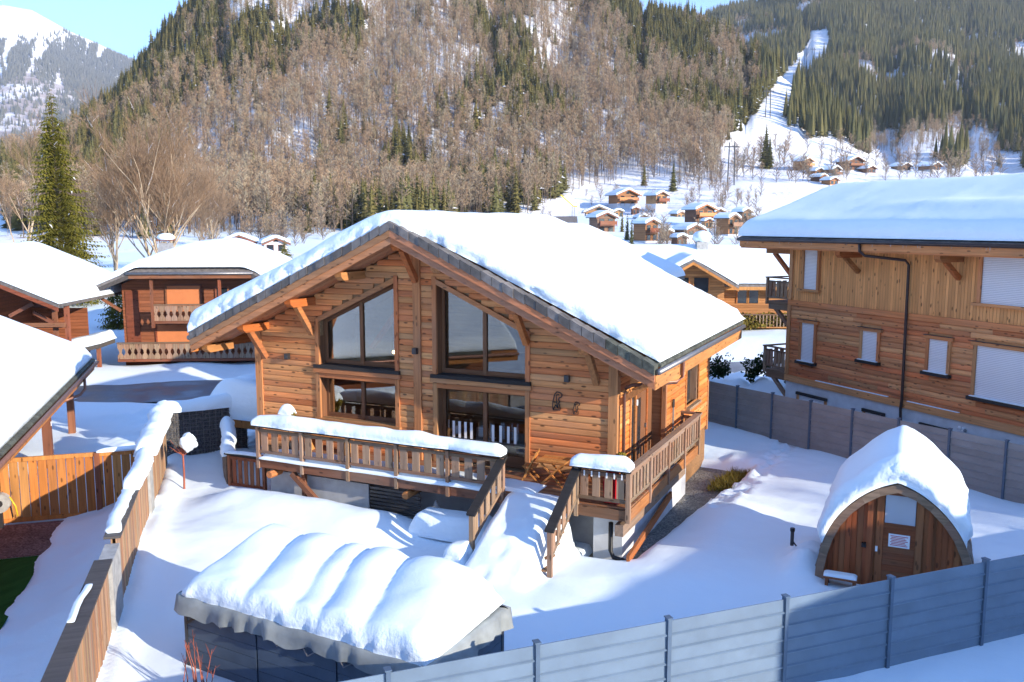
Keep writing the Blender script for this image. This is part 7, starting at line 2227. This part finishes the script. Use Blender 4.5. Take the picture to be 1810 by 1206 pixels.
# ski-lift pylons
for k, (p_, yb, H_) in enumerate([(1286, 330, 15), (1346, 215, 14), (1407, 128, 18), (1420, 130, 18)]):
    v_ = v_for_y(p_, yb, 105, 1450); x_, y_ = pv2xy(p_, v_)
    py = thing('lift_pylon', ['lattice pylon at the foot of the ski run', 'lift pylon in the middle of the ski run', 'left lift pylon high on the ski run', 'right lift pylon high on the ski run'][k], 'pylon', (float(x_), float(y_), float(hill(p_, v_))), YAW)
    for a in (-1, 1):
        pbar('leg', (a * 1.2, 0, -1), (a * 0.9, 0, H_), 0.35, 0.35, M['metal_dark'], py)
    pbar('crossarm', (-2.6, 0, H_ * .9), (2.6, 0, H_ * .9), 0.4, 0.4, M['metal_dark'], py)

gable_house('unseen_house', 'added chalet hidden behind the main chalet to shade the road bank', (-17, 35.0, -1.4), 0.0, 9.5, 9, 6.0, 0.42, 0.9, M['house_boards_lt'], [(-2, 1.2, 1.2, 1.3, 'g'), (2, 1.2, 1.2, 1.3, 'g')], 0.4, snow_label='snow on the added chalet hidden behind the main one')  # added out of sight so its shadow covers the road and bank
# ================================================================== HOUSES OUTSIDE THE PICTURE
def off_house(a_, w_, label, W, D, ridge, rz, slope=0.5, snl=None):
    x, y = a_ * math.cos(SUN_A) + w_ * math.sin(SUN_A), -a_ * math.sin(SUN_A) + w_ * math.cos(SUN_A)
    He = ridge - slope * W / 2
    c = Vector((x, y, -1.4)) - Matrix.Rotation(rz, 3, 'Z') @ Vector((0, D / 2, 0))
    return gable_house('unseen_house', label, tuple(c), rz, W, D, He, slope, 0.9, M['house_boards_lt'],
                       [(-1.6, 1.0, 1.2, 1.3, 'g'), (1.6, 1.0, 1.2, 1.3, 'g'), (-1.6, 3.8, 1.2, 1.3, 'g'), (1.6, 3.8, 1.2, 1.3, 'g')], 0.45, snow_label=snl)
off_house(13.5, 33.0, 'low unseen chalet added beyond the back fence for shade', 8.0, 7.0, 7.9, -SUN_A, 0.45, 'snow on the unseen low chalet beyond the back fence')  # added shadow caster, kept low so only the back garden is shaded
off_house(13.0, 19.1, 'unseen chalet added beyond the sauna on the sunny side for shade', 8.0, 6.5, 6.9, -SUN_A, 0.45, 'snow on the unseen chalet beyond the sauna')  # added shadow caster, ridge set so its shadow ends across the garden
gable_house('unseen_house', 'wide neighbouring chalet behind the viewpoint, mirrored in the windows', (-42, -12, -1.4), R(90), 13, 26, 1.3, 0.28, 1.2, M['house_boards'],
            [(-3, 0.8, 1.4, 1.3, 'g'), (3, 0.8, 1.4, 1.3, 'g')], 0.5, snow_label='snow on the wide chalet behind the viewpoint')

# steep slope behind the viewpoint, seen only in the window panes
sx_ = np.arange(-190, 90, 10.0); sy_ = np.arange(-175, -56, 7.0)
SXX, SYY = np.meshgrid(sx_, sy_, indexing='ij')
SZZ = -2.0 + np.clip(-60 - SYY, 0, None) * 1.3 + 3 * fbm(SXX * 0.03, SYY * 0.03, 0, 201, 3)
tag(np_mesh('mountain_slope', np.stack([SXX.ravel(), SYY.ravel(), SZZ.ravel()], 1), grid_faces(len(sx_), len(sy_)), M['snow']), 'steep shaded snow slope behind the viewpoint', None, None, 'structure')
# icicles under the right building's gutter
ic = MB(); rg = random.Random(31)
for _ in range(70):
    X = rg.choice([rg.uniform(6.5, 14), rg.uniform(-1.5, 14)]); l = rg.uniform(0.05, 0.2)
    ic.tube([(X, EY - 0.16, EZ - 0.1), (X, EY - 0.16, EZ - 0.1 - l)], [0.014, 0.002], 5)
ico = ic.build('icicles', glass_mat('ice', 0.25, (0.85, 0.92, 1.0)), rbd); ico['kind'] = 'stuff'
# ================================================================== HAZE (thin winter air in the valley)
hz = MB().box(-6500, 6500, -6500, 6500, -14, 1350).build('haze', NT('haze_air').m)
_t = hz.data.materials[0].node_tree
_pv = _t.nodes.new('ShaderNodeVolumePrincipled')
_pv.inputs['Color'].default_value = (0.70, 0.81, 1.0, 1)
_pv.inputs['Density'].default_value = 0.00011
_pv.inputs['Anisotropy'].default_value = 0.1
_out = [n for n in _t.nodes if n.type == 'OUTPUT_MATERIAL'][0]
_t.links.new(_pv.outputs[0], _out.inputs['Volume'])
tag(hz, 'thin bluish winter haze filling the valley', 'haze', None, 'stuff')
